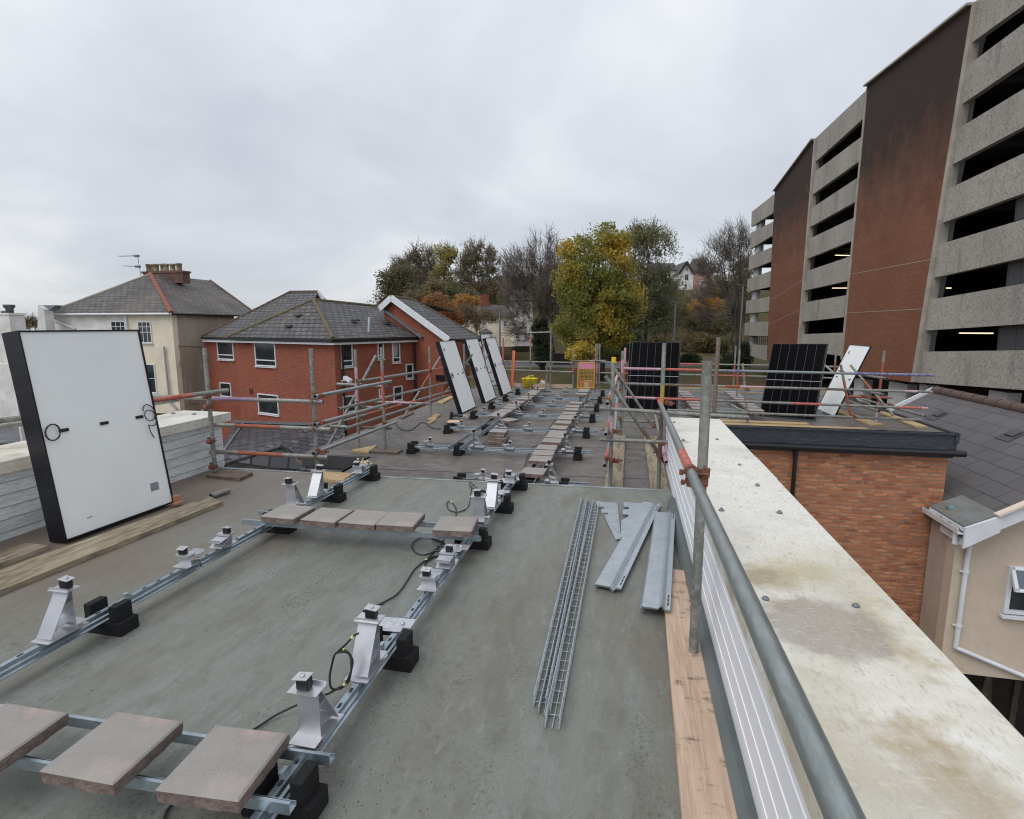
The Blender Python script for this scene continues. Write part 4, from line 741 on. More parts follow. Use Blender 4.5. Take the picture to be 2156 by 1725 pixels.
c4 = [hinge, hinge + ax * fw_, hinge + ax * fw_ + dn_ * fh_, hinge + dn_ * fh_]; nn = Vector((0, -math.cos(ang), math.sin(ang)))
for i in range(4):
    p, q = c4[i], c4[(i + 1) % 4]; dd = (q - p).normalized() * .03; sash.beam(p - dd, q + dd, .055, .05, up=nn)
so = sash.build('open_sash', m['white_pvc'], wn); sash = MB(); sash.slab(c4, nn * .01); sash.build('pane', mat('sky_glass', lin(96, 108, 122), .08), so)
for x, y in ((1275, 95), (1710, 212)):
    nrm = (gb_ - ga).cross(rp0 - ga).normalized(); q = RB.P(x, y, ga, nrm); ob = MB(); Mx = Matrix.Rotation(-math.atan(slope), 3, 'Y'); ob.box(q + Vector((0, 0, .01)), (.38, .42, .02), Mx); ob.box(q + Vector((.05, 0, .05)), (.2, .26, .06), Mx); ob.build('roof_vent', m['felt_dark'], rt_)
# dark undercroft with shoring timbers
o = MB(); o.box((XL + 4, YF + 3.2, zbot - 2.6), (9, .2, 5.4)); o.box((XL + 4, YF + 1.6, zbot + .1), (7.4, 3.0, .15)); o.build('undercroft_wall', m['dark_wood'], ho)
for i in range(9):
    x = XL + .3 + i * .42; y = YF + rng.uniform(.5, 1.8); o = MB(); o.beam((x, y, zbot + .05), (x + rng.uniform(-.5, .5), y + rng.uniform(-.4, .4), zbot - 3.4), .1, .1, up=(0, 1, 0)); o.build('shoring_timber', mat('shoring%d' % i, lin(96, 84, 72), .9, var=lin(70, 60, 52), scale=5), ho)

# ================================================================ houses among the trees
def simple_house(name, label, D, c, x0, x1, ye, yb, yr, wallm, roofm, wins=(), depth=7, gable=False, rx0=.2, rx1=.8):
    P0, P1 = c.D(x0, ye, D), c.D(x1, ye, D); P1.z = P0.z; dirv = (P1 - P0); dirv.z = 0; Lw = dirv.length; dirv.normalize(); f = Fac(P0, dirv); zb = c.D((x0 + x1) / 2, yb, D).z; ze = P0.z; zr = c.D((x0 + x1) / 2, yr, D).z + .4
    h = thing(name, label, 'house', (P0.x, P0.y, zb)); o = MB(); 
    if gable: o.slab([f.w(0, zb), f.w(Lw, zb), f.w(Lw, ze), f.w(Lw / 2, zr), f.w(0, ze)], -f.n * .4)
    else: o.slab([f.w(0, zb), f.w(Lw, zb), f.w(Lw, ze), f.w(0, ze)], -f.n * .4)
    o.slab([f.w(0, zb, -.4), f.w(0, ze, -.4), f.w(0, ze, -depth), f.w(0, zb, -depth)], dirv * .3); o.slab([f.w(Lw, zb, -.4), f.w(Lw, ze, -.4), f.w(Lw, ze, -depth), f.w(Lw, zb, -depth)], dirv * -.3)
    o.build('wall', wallm, h)
    if gable: ps = [[f.w(-.3, ze - .3, .4), f.w(Lw / 2, zr + .1, .4), f.w(Lw / 2, zr + .1, -depth), f.w(-.3, ze - .3, -depth)], [f.w(Lw + .3, ze - .3, .4), f.w(Lw / 2, zr + .1, .4), f.w(Lw / 2, zr + .1, -depth), f.w(Lw + .3, ze - .3, -depth)]]
    else: ps = [[f.w(-.3, ze, .4), f.w(Lw + .3, ze, .4), f.w(Lw * rx1, zr, -depth / 2), f.w(Lw * rx0, zr, -depth / 2)], [f.w(-.3, ze, .4), f.w(Lw * rx0, zr, -depth / 2), f.w(-.3, ze, -depth)], [f.w(Lw + .3, ze, .4), f.w(Lw * rx1, zr, -depth / 2), f.w(Lw + .3, ze, -depth)], [f.w(-.3, ze, -depth), f.w(Lw * rx0, zr, -depth / 2), f.w(Lw * rx1, zr, -depth / 2), f.w(Lw + .3, ze, -depth)]]
    rf = tri_roof(h, 'roof', ps, roofm, .2)
    for q in wins: win_px(h, f, c, *q, bars=((.5,), (.5,)), frame=.12)
    return h, f, rf, zr
m['slate_far'] = mat('distant_slate', lin(92, 90, 92), .8, var=lin(74, 72, 74), scale=.6)
h1, f1, rf1, zr1 = simple_house('stone_cottage', 'cream cottage with brick chimney half hidden by bare branches', 92, T1, 870, 1425, 1035, 1350, 945, m['stone_cream'], m['slate_far'], [(1105, 1062, 1142, 1140), (930, 1070, 965, 1140), (1085, 1225, 1118, 1300), (1142, 1225, 1172, 1300), (1310, 1080, 1350, 1150)])
ob = MB(); q0, q1 = f1.at(T1, 1088, 940, -3.5), f1.at(T1, 1165, 845, -3.5); ob.box(((q0 + q1) / 2), (abs((q1 - q0).dot(f1.d)), 1.2, abs(q1.z - q0.z) + .8), Matrix.Rotation(math.atan2(f1.d.y, f1.d.x), 3, 'Z')); ch1 = ob.build('chimney', mat('red_stack', lin(136, 72, 60), .9, var=lin(110, 62, 54), scale=1), rf1)
ob = MB(); a_, b_, c_ = f1.at(T1, 1065, 1205, 1.2), f1.at(T1, 1135, 1160, .2), f1.at(T1, 1205, 1205, 1.2); ob.slab([a_, b_, c_], (0, 0, -.25)); ob.build('porch_roof', m['slate_far'], h1)
h2, f2, rf2_, _ = simple_house('white_house', 'white block of a house behind the multi stemmed bare tree', 104, T1, 1380, 1610, 880, 1345, 790, m['stone_white'], m['slate_far'], [(1435, 1205, 1480, 1270), (1520, 1205, 1560, 1270), (1430, 960, 1470, 1040)])
h3, f3_, rf3, _ = simple_house('gabled_villa', 'white gabled villa high on the hill between the trees', 165, T2, 1265, 1398, 618, 800, 522, m['stone_white'], m['slate_far'], [(1312, 628, 1352, 690), (1308, 720, 1336, 775), (1320, 565, 1346, 602)], depth=10, gable=True)
ob = MB(); fq = Fac(f3_.w(0, 0, .5), f3_.d)
for p, q in (((1333, 520), (1262, 625)), ((1333, 520), (1400, 625))): ob.beam(fq.at(T2, *p), fq.at(T2, *q), .15, .6)
ob.build('barge_board', m['dark_wood'], rf3)
h4, f4, rf4, _ = simple_house('pink_house', 'pinkish house beside the white gabled villa on the hill', 168, T2, 1400, 1580, 612, 800, 480, mat('pink_render', lin(190, 150, 136), .9), m['slate_far'], [(1465, 690, 1495, 760)], depth=10)
h5, f5, rf5, _ = simple_house('slate_terrace', 'slate roofed terrace left of the gabled villa on the hill', 170, T2, 1000, 1250, 590, 760, 525, m['stone_white'], m['slate_far'], [(1080, 640, 1110, 700)], depth=8, rx0=.02, rx1=.98)
# ================================================================ trees, shrubs, lamp posts
lm = bpy.data.materials.new('leaves'); lm.use_nodes = True; t = lm.node_tree; b = t.nodes['Principled BSDF']; b.inputs['Roughness'].default_value = .75; b.inputs['Specular IOR Level'].default_value = .2
at_ = N(t, 'ShaderNodeAttribute'); at_.attribute_name = 'leaf_colour'; t.links.new(at_.outputs['Color'], b.inputs['Base Color'])
tl_ = N(t, 'ShaderNodeBsdfTranslucent'); t.links.new(at_.outputs['Color'], tl_.inputs[0]); mx = N(t, 'ShaderNodeMixShader'); mx.inputs[0].default_value = .45
t.links.new(b.outputs[0], mx.inputs[1]); t.links.new(tl_.outputs[0], mx.inputs[2]); t.links.new(mx.outputs[0], t.nodes['Material Output'].inputs[0])
m['leaf'] = lm
def leaf_mesh(name, pts, size, cols, parent, seed, flat=.5):
    r_ = np.random.default_rng(seed); n = len(pts); pts = np.asarray(pts)
    nrm = r_.normal(size=(n, 3)); nrm[:, 2] += flat; nrm /= np.linalg.norm(nrm, axis=1)[:, None]
    a = np.cross(nrm, r_.normal(size=(n, 3))); a /= np.linalg.norm(a, axis=1)[:, None]; b_ = np.cross(nrm, a)
    s = size * r_.uniform(.55, 1.3, (n, 1)); a = a * s * .5; b_ = b_ * s * .5
    k = nrm * s * .12
    v = np.stack([pts - a * 1.05, pts - b_ * .75 + k, pts + a * 1.05, pts + b_ * .75 + k], 1).reshape(-1, 3) - np.array(parent.location)
    me = bpy.data.meshes.new(name); me.from_pydata(v.tolist(), [], np.arange(4 * n).reshape(n, 4).tolist())
    ca = me.color_attributes.new('leaf_colour', 'FLOAT_COLOR', 'POINT'); c4 = np.concatenate([np.repeat(cols, 4, 0), np.ones((4 * n, 1))], 1).astype(np.float32); ca.data.foreach_set('color', c4.ravel())
    me.materials.append(m['leaf']); o = bpy.data.objects.new(name, me); col.objects.link(o); o.parent = parent; return o
def tree(name, label, c, D, base, lobes, nclump, nleaf, lsize, pal, cr=.75, twigs=0, twl=1.4, seed=1, nl=7, trunk=.3, group=None, cat='tree', yellow=None, fork=.25, stems=1, dfac=.8, upward=.5, tk=.03):
    """lobes: crown ellipses (cx, cy, rx, ry) as sighted; nclump leaf clumps hang on limbs grown towards them"""
    r_ = random.Random(seed); q = c.D(base[0], base[1], D); gz = ground_z(q.x, q.y); B = Vector((q.x, q.y, gz))
    T = thing(name, label, cat, B, 0, group); u = c.k * .561458 * D / 1150
    wts = [l[2] * l[3] for l in lobes]; att = []
    while len(att) < nclump:
        l = r_.choices(lobes, wts)[0]; C0 = c.D(l[0], l[1], D)
        while True:
            p = Vector((r_.uniform(-1, 1), r_.uniform(-1, 1), r_.uniform(-1, 1)))
            if .12 < p.length < 1 and r_.random() < .35 + .65 * p.length: break
        att.append(C0 + RT * (p.x * l[2] * u) + HD * (p.y * l[2] * u * dfac) + Vector((0, 0, p.z * l[3] * u)))
    att = [a for a in att if a.z > gz + .3] or att
    zt = max(a.z for a in att); H = zt - gz; wood = MB(); nodes = []
    cen = sum(att, Vector()) / len(att)
    for s in range(stems):
        b0 = B + Vector((r_.uniform(-.3, .3), r_.uniform(-.3, .3), 0)) * (stems > 1) * trunk * 3
        tips = sorted(att, key=lambda a: -a.z)[:max(3, len(att) // 6)]; tip = r_.choice(tips); 
        if stems == 1: tip = Vector((cen.x * .6 + B.x * .4, cen.y * .6 + B.y * .4, gz + H * .86))
        mid = b0.lerp(tip, .45); mid.z += H * .05 * (stems == 1); pth = []
        n_ = 9
        for i in range(n_ + 1):
            k = i / n_; p = b0 * (1 - k) ** 2 + mid * 2 * k * (1 - k) + tip * k * k
            pth.append(p + Vector((r_.uniform(-1, 1), r_.uniform(-1, 1), 0)) * .02 * H * (0 < i))
        wood.path(pth, trunk / (1 if stems == 1 else 1.6), 7, r2=.035)
        nodes += [(p, trunk * (1 - i / n_) + .04) for i, p in enumerate(pth) if i / n_ > fork]
    limbs = r_.sample(att, min(nl * stems, len(att))); rest = [a for a in att if a not in limbs]
    def grow(a, rad, n_, sag):
        low = [nd for nd in nodes if nd[0].z < a.z + .1] or nodes
        p0, r0 = min(low, key=lambda nd: (nd[0] - a).length + .35 * abs((a.z - nd[0].z) - (nd[0].xy - a.xy).length * upward))
        L = (a - p0).length; mid = p0.lerp(a, .5) + Vector((0, 0, -sag * L)) + Vector((r_.uniform(-1, 1), r_.uniform(-1, 1), r_.uniform(-1, 1))) * L * .06
        pth = [p0 * (1 - k) ** 2 + mid * 2 * k * (1 - k) + a * k * k for k in [i / n_ for i in range(n_ + 1)]]
        wood.path(pth, min(rad, r0 * .7), 5, r2=.02, cap=False)
        for i in range(1, n_ + 1): nodes.append((pth[i], min(rad, r0 * .7) * (1 - i / n_) + .02))
    for a in limbs: grow(a, trunk * .42, 5, .1)
    for a in r_.sample(rest, len(rest)): grow(a, trunk * .16, 3, .06)
    wood.build('trunk', m['bark'], T)
    if twigs:
        tw = MB()
        for a in att:
            out_ = (a - Vector((B.x, B.y, gz + H * .35))).normalized()
            for i in range(twigs):
                d = (out_ * .9 + Vector((r_.gauss(0, .55), r_.gauss(0, .55), r_.gauss(.25, .5)))).normalized(); L = twl * r_.uniform(.5, 1.2); p = a + Vector((r_.gauss(0, .2), r_.gauss(0, .2), r_.gauss(0, .2)))
                q1 = p + d * L * .5; q2 = q1 + (d + Vector((r_.gauss(0, .3), r_.gauss(0, .3), r_.gauss(.1, .3)))).normalized() * L * .5
                tw.path([p - d * .3, q1, q2], tk, 3, r2=tk * .35, cap=False)
                if i % 2 == 0: tw.path([q1, q1 + (d + Vector((r_.gauss(0, .7), r_.gauss(0, .7), r_.gauss(0, .5)))).normalized() * L * .45], tk * .7, 3, r2=tk * .3, cap=False)
        tw.build('twigs', m['twig'], T)
    if nleaf:
        rg = np.random.default_rng(seed + 5); A_ = np.array([tuple(a) for a in att]); idx = rg.integers(0, len(A_), nleaf)
        csz = rg.uniform(.6, 1.35, len(A_)) * cr; off = np.clip(rg.normal(size=(nleaf, 3)), -1.5, 1.5) * csz[idx][:, None] * np.array([1, 1, .62])
        pts = A_[idx] + off; pts = pts[pts[:, 2] > gz + .05]; idx = idx[:len(pts)]
        pal_ = np.array([lin(*p_)[:3] for p_ in pal[0]]), np.array([lin(*p_)[:3] for p_ in pal[1]])
        nzv = np.array([mnoise.noise((p[0] * .33 + seed, p[1] * .33, p[2] * .33)) for p in pts]); hh = (pts[:, 2] - gz) / H
        tt = nzv * 1.15 + rg.normal(0, .08, len(pts)) + (pal[2] + pal[3] * (hh - .5)); tt = np.clip(tt, 0, 1)[:, None]
        ca = pal_[0][rg.integers(0, len(pal_[0]), len(pts))]; cb_ = pal_[1][rg.integers(0, len(pal_[1]), len(pts))]
        leaf_mesh('crown', pts, lsize, (ca * (1 - tt) + cb_ * tt) * rg.uniform(.98, 1.3, (len(pts), 1)), T, seed)
    return T
GREEN = [(134, 136, 74), (120, 126, 70), (142, 142, 78)]; YEL = [(206, 176, 74), (192, 166, 76), (212, 184, 92)]; DARK = [(98, 106, 82), (108, 114, 86), (88, 96, 74)]; BRN = [(136, 118, 86), (124, 110, 80), (146, 130, 94)]; RUS = [(158, 120, 84), (168, 126, 88), (142, 106, 78)]
OLV = [(146, 142, 98), (132, 132, 92), (152, 146, 102)]
DEEPGREEN = [(72, 80, 62), (64, 72, 56)]  # dark green of ivy and hedge leaves
tree('maple_tree', 'tallest broad maple turning yellow over green in the middle of the view', T2, 60, (520, 1450),
     [(490, 360, 260, 190), (440, 620, 310, 210), (500, 880, 360, 230), (430, 1120, 330, 190), (640, 1000, 240, 260), (300, 760, 160, 200), (620, 420, 120, 170), (190, 1160, 110, 110), (650, 1230, 190, 100), (690, 330, 110, 130), (720, 620, 110, 160), (260, 420, 110, 140)], 340, 60000, .24, (GREEN, YEL, .10, .46), cr=.62, twigs=2, twl=1.0, seed=3, nl=12, trunk=.38)
tree('lime_tree', 'dull green tree with open twiggy top right of the yellow maple', T2, 76, (930, 1330),
     [(960, 260, 190, 110), (1020, 360, 190, 150), (880, 330, 120, 160), (930, 600, 200, 170), (1080, 690, 190, 130), (950, 900, 220, 200), (1120, 880, 170, 140), (1020, 1080, 240, 130), (1210, 440, 60, 30), (820, 1080, 80, 160)], 230, 17000, .25, (DARK, OLV, .32, .45), cr=.70, twigs=6, twl=1.6, seed=8, nl=14, trunk=.34, tk=.035)
tree('bare_tree', 'many stemmed bare tree with ivy dark trunk left of the yellow maple', T1, 74, (1705, 1585),
     [(1750, 420, 190, 190), (1500, 580, 210, 180), (1820, 640, 130, 220), (1650, 800, 200, 200), (1420, 760, 130, 200), (1480, 1020, 160, 160), (1500, 1230, 120, 100), (1840, 900, 90, 160)], 330, 0, .3, None, twigs=9, twl=2.0, seed=12, nl=10, trunk=.26, stems=5, fork=.08, upward=1.2, tk=.026)
tree('ivy_bush', 'dark ivy clothing the trunk behind the scaffold goal frame', T1, 73, (1705, 1590), [(1700, 1330, 90, 130), (1690, 1180, 70, 110), (1700, 1470, 60, 70)], 90, 7000, .26, (DEEPGREEN, DEEPGREEN, .2, 0), cr=.4, seed=14, nl=5, trunk=.3, cat='ivy', dfac=1)
tree('bare_tree', 'bare spreading tree on the right beside the car park', T2, 84, (1835, 1300),
     [(1800, 330, 150, 160), (1650, 470, 170, 160), (1520, 600, 110, 110), (1780, 640, 150, 200), (1600, 760, 140, 130), (1480, 900, 110, 110), (1880, 480, 70, 240), (1740, 950, 120, 130), (1560, 1050, 100, 70)], 300, 0, .3, None, twigs=8, twl=2.1, seed=21, nl=10, trunk=.34, stems=4, fork=.05, upward=1.0, tk=.028)
tree('yellow_shrub', 'bright yellow leaved shrub at the foot of the tall maple', T2, 57, (340, 1460), [(340, 1340, 90, 60), (310, 1400, 110, 50), (400, 1400, 70, 50)], 60, 3600, .26, (GREEN, YEL, .75, .1), cr=.4, seed=23, nl=5, trunk=.06, cat='shrub', dfac=1)
tree('golden_tree', 'low golden leaved tree behind the bare branches near the car park', T2, 120, (1560, 1080), [(1540, 930, 150, 60), (1450, 950, 80, 50), (1650, 940, 60, 60)], 70, 5000, .42, ([(176, 134, 66)], [(206, 166, 74), (196, 152, 68)], .5, 0), cr=.7, seed=25, nl=6, trunk=.15, dfac=1)
tree('round_tree', 'tall round headed brownish tree behind the cottage chimney', T1, 112, (1090, 960),
     [(1060, 400, 150, 90), (1080, 500, 200, 130), (960, 520, 110, 120), (1060, 660, 150, 110), (1230, 640, 90, 60), (1060, 790, 110, 70), (900, 620, 70, 90)], 150, 5200, .34, (DARK, BRN, .6, .35), cr=.7, twigs=7, twl=2, seed=31, nl=13, trunk=.42, tk=.05)
tree('slim_tree', 'slim yellow green tree left of the round headed tree', T1, 114, (715, 960), [(730, 400, 90, 80), (720, 500, 80, 100), (790, 420, 60, 60), (700, 650, 110, 120), (760, 780, 90, 90)], 100, 5200, .38, (OLV, [(178, 166, 92), (160, 152, 92)], .25, .8), cr=.7, twigs=3, twl=2, seed=33, nl=9, trunk=.3, tk=.05)
tree('brown_tree', 'brown thin leaved tree rising over the dark evergreen', T1, 118, (450, 960), [(445, 430, 80, 80), (420, 560, 120, 130), (300, 540, 110, 70), (470, 700, 130, 120)], 120, 3800, .36, (DARK, [(140, 124, 104), (124, 112, 96)], .65, .2), cr=.7, twigs=7, twl=2.4, seed=35, nl=10, trunk=.3, tk=.05)
tree('bare_tree', 'pale slender bare tree between the brown and yellow green trees', T1, 122, (590, 960), [(575, 430, 60, 70), (590, 560, 70, 100), (590, 680, 70, 80)], 80, 500, .3, (BRN, BRN, .5, 0), twigs=8, twl=2.2, seed=37, nl=7, trunk=.2, tk=.045)
tree('evergreen_tree', 'dark evergreen tree at the left edge of the tree group', T1, 108, (200, 960), [(140, 720, 85, 110), (230, 650, 100, 120), (330, 620, 100, 110), (180, 830, 120, 90), (320, 780, 120, 120), (70, 860, 35, 50)], 140, 8500, .38, (DARK, [(126, 116, 92), (112, 106, 84)], .5, .1), cr=.75, seed=39, nl=8, trunk=.4, dfac=1)
tree('scrub', 'mixed brown understorey below the tall trees', T1, 100, (560, 1000), [(480, 860, 150, 90), (640, 780, 130, 90), (800, 830, 90, 70), (950, 830, 100, 60)], 100, 6000, .40, (DARK, BRN, .55, -.2), cr=.7, twigs=2, twl=1.8, seed=41, nl=8, trunk=.15, cat='undergrowth', tk=.04)
tree('russet_tree', 'russet orange tree showing over the gable roof', T1, 78, (630, 1150), [(620, 890, 95, 75), (640, 960, 70, 60), (720, 950, 80, 50)], 70, 5200, .27, (RUS, [(170, 124, 76)], .3, .2), cr=.5, twigs=3, twl=1, seed=43, nl=6, trunk=.14)
tree('golden_tree', 'small golden orange tree left of the brick chimney', T1, 82, (910, 1100), [(900, 890, 60, 55), (930, 820, 25, 40), (1010, 900, 60, 40)], 46, 2600, .26, (RUS, [(184, 140, 76), (192, 150, 84)], .6, .2), cr=.45, twigs=3, twl=1, seed=45, nl=5, trunk=.1)
tree('red_shrub', 'red leaved shrub beside the cream cottage', T1, 74, (790, 1180), [(790, 1040, 80, 50), (850, 1090, 50, 50), (720, 1020, 40, 30)], 50, 3600, .24, ([(120, 70, 54), (136, 80, 60)], [(156, 104, 72)], .35, 0), cr=.4, twigs=2, twl=.8, seed=47, nl=5, trunk=.08, cat='shrub')
tree('weeping_tree', 'thin drooping tree with brown leaves in front of the cream cottage', T1, 80, (1040, 1330), [(960, 1000, 110, 70), (1050, 1100, 50, 90), (940, 1080, 60, 70), (1200, 1030, 120, 60)], 90, 2400, .22, (BRN, [(150, 124, 72)], .4, 0), cr=.5, twigs=4, twl=1.3, seed=49, nl=7, trunk=.12, tk=.025)
for i, (x, y, rx, ry, D_, pa, pb, lab) in enumerate(((700, 900, 260, 330, 100, 'DARK', 'OLV', 'dark tree mass standing behind the tall yellow maple'), (1130, 1000, 200, 190, 112, 'DARK', 'BRN', 'olive brown tree behind the lamp with two heads'), (1330, 980, 120, 150, 132, 'BRN', 'OLV', 'brown tree on the hillside below the gabled villa'), (1850, 900, 130, 260, 108, 'DARK', 'BRN', 'dark tree behind the bare tree next to the car park'), (1560, 1130, 230, 120, 112, 'DARK', 'BRN', 'brown undergrowth tree below the golden foliage'), (60, 800, 160, 300, 96, 'DARK', 'BRN', 'dark tree behind the many stemmed bare tree'))):
    tree('background_tree', lab, T2, D_, (x, y + ry), [(x, y, rx, ry), (x - rx * .3, y - ry * .3, rx * .6, ry * .6)], 110, 7000, .34, (globals()[pa], globals()[pb], .4, .2), cr=.8, twigs=4, twl=1.6, seed=70 + i, nl=8, trunk=.2, dfac=.6, tk=.04)
for i, (x, y, rx, ry, D_, pa, pb, lab) in enumerate(((1290, 800, 200, 150, 128, 'BRN', 'OLV', 'brown tree mass on the slope right of the cottage chimney'), (940, 820, 210, 110, 130, 'DARK', 'BRN', 'dark tree mass on the slope above the cottage roof'), (1560, 820, 160, 190, 118, 'DARK', 'BRN', 'brown tree mass behind the white block of a house'))):
    tree('background_tree', lab, T1, D_, (x, y + ry), [(x, y, rx, ry), (x - rx * .3, y - ry * .3, rx * .6, ry * .6)], 100, 6000, .36, (globals()[pa], globals()[pb], .4, .2), cr=.8, twigs=5, twl=1.8, seed=90 + i, nl=8, trunk=.2, dfac=.6, tk=.04)
tree('hillside_tree', 'green tree filling the hillside under the gabled villa', T2, 125, (1180, 1000), [(1150, 800, 110, 110), (1220, 900, 90, 90), (1080, 820, 80, 90)], 80, 6000, .44, (DARK, OLV, .45, .2), cr=.8, twigs=2, twl=2, seed=51, nl=7, trunk=.25, dfac=1)
tree('hillside_tree', 'brown green hillside tree behind the bare right hand tree', T2, 140, (1700, 950), [(1700, 760, 170, 120), (1850, 620, 90, 140), (1560, 800, 80, 70)], 90, 5000, .48, (DARK, BRN, .5, .1), cr=.9, twigs=4, twl=2.4, seed=53, nl=8, trunk=.25, dfac=1, tk=.05)
tree('scrub', 'brown bramble scrub on the bank above the hedge', T2, 104, (1420, 1400), [(1350, 1320, 150, 70), (1500, 1280, 150, 70), (1150, 1290, 170, 80), (960, 1330, 120, 80), (1620, 1330, 110, 60), (760, 1330, 140, 90)], 150, 9000, .36, (BRN, [(84, 84, 48), (98, 86, 58)], .5, 0), cr=.6, twigs=2, twl=1, seed=55, nl=8, trunk=.06, cat='undergrowth', tk=.03, dfac=.5)
tree('hedge', 'dark clipped hedge left of the low wall beyond the lawn', T2, 88, (1380, 1560), [(1380, 1450, 90, 55), (1320, 1480, 60, 60)], 60, 5000, .26, (DEEPGREEN, DEEPGREEN, .4, 0), cr=.4, seed=57, nl=4, trunk=.05, cat='hedge', dfac=.6)
tree('ivy_bush', 'dark ivy mass against the foot of the car park', T2, 72, (1790, 1640), [(1780, 1440, 110, 70), (1880, 1400, 50, 110), (1740, 1560, 120, 90)], 90, 7000, .26, (DEEPGREEN, DEEPGREEN, .3, 0), cr=.45, seed=59, nl=5, trunk=.06, cat='ivy', dfac=.6)
tree('dark_bush', 'dark bush between the maple trunk and the lime tree', T2, 70, (860, 1480), [(800, 1280, 110, 110), (620, 1380, 130, 70), (900, 1400, 100, 70)], 80, 6500, .30, (DARK, GREEN, .2, 0), cr=.5, seed=61, nl=5, trunk=.08, cat='shrub', dfac=.8)
tree('distant_tree', 'small bare tree far off beside the white chimney stack', OH, 95, (240, 800), [(235, 660, 60, 35), (200, 690, 35, 30), (285, 680, 30, 35)], 60, 500, .3, (BRN, BRN, .5, 0), twigs=6, twl=1.1, seed=63, nl=6, trunk=.15, tk=.03)
# low wall and hedge line beyond the lawn
o = MB(); a_, b_ = T2.D(1440, 1420, 90), T2.D(1640, 1420, 90); o.slab([a_, b_, Vector((b_.x, b_.y, GZ - .3)), Vector((a_.x, a_.y, GZ - .3))], HD * .35); tag(o.build('garden_wall', m['render_grey']), 'low grey rendered wall between hedges beyond the lawn', 'wall')
o = MB(); a_, b_ = T1.D(1815, 1415, 84), T1.D(2010, 1420, 84); o.slab([a_, b_, Vector((b_.x, b_.y, GZ - .3)), Vector((a_.x, a_.y, GZ - .3))], HD * .35); tag(o.build('garden_wall', m['dark_wood']), 'dark low wall beside the road behind the ivy trunk', 'wall')
def lamp_post(c, D, top, foot, label, heads):
    q = c.D(top[0], top[1], D); f = c.D(foot[0], foot[1], D); B = Vector((f.x, f.y, ground_z(f.x, f.y))); T = thing('street_lamp', label, 'street lamp', B); B2 = Vector((q.x, q.y, B.z))
    o = MB(); o.tube(B2, q, .13, 8, r2=.10); o.tube(B2, B2 + Vector((0, 0, 1.2)), .17, 8); o.build('post', m['pole_grey'], T)
    for dx_ in heads:
        o = MB(); e_ = q + RT * dx_ + Vector((0, 0, .12)); o.tube(q - Vector((0, 0, .1)), e_, .035, 6); o.box(e_ + RT * (.18 if dx_ > 0 else -.18), (.62, .2, .08), Matrix.Rotation(YAW, 3, 'Z')); o.build('lantern', m['pole_grey'], T)
lamp_post(T1, 66, (1277, 968), (1274, 1500), 'grey street lamp in front of the cream cottage', (-.2, .2))
lamp_post(T2, 62, (1228, 905), (1214, 1600), 'grey street lamp with two heads above the middle black solar panel', (-.25, .45))
lamp_post(T2, 58, (1872, 740), (1832, 1600), 'slender lamp post close to the corner of the car park', (-.2,))
# ================================================================ mounting system on the roof
foot = thing('rubber_foot', 'x', 'rubber foot'); 
o = MB(); o.box((0, 0, .0375), (.27, .12, .075)); o.build('base_block', m['rubber'], foot, bevel=.004)
for sx in (-1, 1): o = MB(); o.box((sx * .083, 0, .12), (.048, .105, .09)); o.build('upright', m['rubber'], foot, bevel=.004)
def rail(name, label, p, q, z, kind='hat', group=None, slots=True, n0=0, cat='rail'):
    p, q = Vector((p[0], p[1], z)), Vector((q[0], q[1], z)); o = MB(); L = (q - p).length; d = (q - p).normalized(); x = d.cross(Vector((0, 0, 1)))
    if kind == 'hat':
        o.prof([(-.031, 0), (.031, 0), (.031, .005), (.022, .010), (.024, .028), (.0145, .033), (.0145, .055), (-.0145, .055), (-.0145, .033), (-.024, .028), (-.022, .010), (-.031, .005)], p, q)
        k = .06
        while k < L - .05 and slots:
            c0 = p + d * k + Vector((0, 0, .0562)); o.add([c0 - x * .006, c0 + x * .006, c0 + x * .006 + d * .028, c0 - x * .006 + d * .028], [(0, 1, 2, 3)], 1); k += .1
    else:                                      # open channel lying on its back edge, lip towards the viewer
        o.prof([(0, 0), (.041, 0), (.041, .016), (.038, .016), (.038, .003), (.003, .003), (.003, .038), (.012, .038), (.012, .041), (0, .041)], p, q)
    r = o.build(name, [m['strut'], m['slot']]); return tag(r, label, cat, group)
RX = (-2.83, -1.145); G1 = 'steel mounting rails on the near roof'
def feet(lst):
    for x, y, z, rz, lab in lst: place(foot, (x, y, z), rz, lab, 'black rubber feet under the rails')
feet([(RX[0], 2.335, 0, 0, 'black rubber foot on the left near rail just behind the leaning aluminium bracket'), (RX[0], 3.87, 0, 0, 'black rubber foot under the left end of the row of five slabs'), (RX[0], 4.70, 0, 0, 'black rubber foot on the left near rail between the small plank and the slabs'), (RX[0], 5.46, 0, 0, 'black rubber foot at the far end of the left near rail'),
      (RX[1], 1.50, 0, 0, 'black rubber foot under the right near rail at the bottom of the photo'), (RX[1], 2.375, 0, 0, 'black rubber foot on the right near rail beside the nearest inverter'), (RX[1], 3.90, 0, 0, 'black rubber foot under the right end of the row of five slabs'), (RX[1], 4.74, 0, 0, 'black rubber foot on the right near rail beside the second inverter pair'), (RX[1], 5.46, 0, 0, 'black rubber foot at the far end of the right near rail')])
rail('mounting_rail', 'nearest length of the left slotted steel rail', (RX[0], .9), (RX[0], 2.985), .075, group=G1)
rail('mounting_rail', 'further length of the left slotted steel rail', (RX[0] + .004, 2.995), (RX[0] + .01, 5.52), .075, group=G1)
rail('mounting_rail', 'nearest length of the right slotted steel rail', (RX[1] + .01, .9), (RX[1], 3.03), .075, group=G1)
rail('mounting_rail', 'further length of the right slotted steel rail', (RX[1], 3.04), (RX[1] - .01, 5.53), .075, group=G1)
zc_ = .131
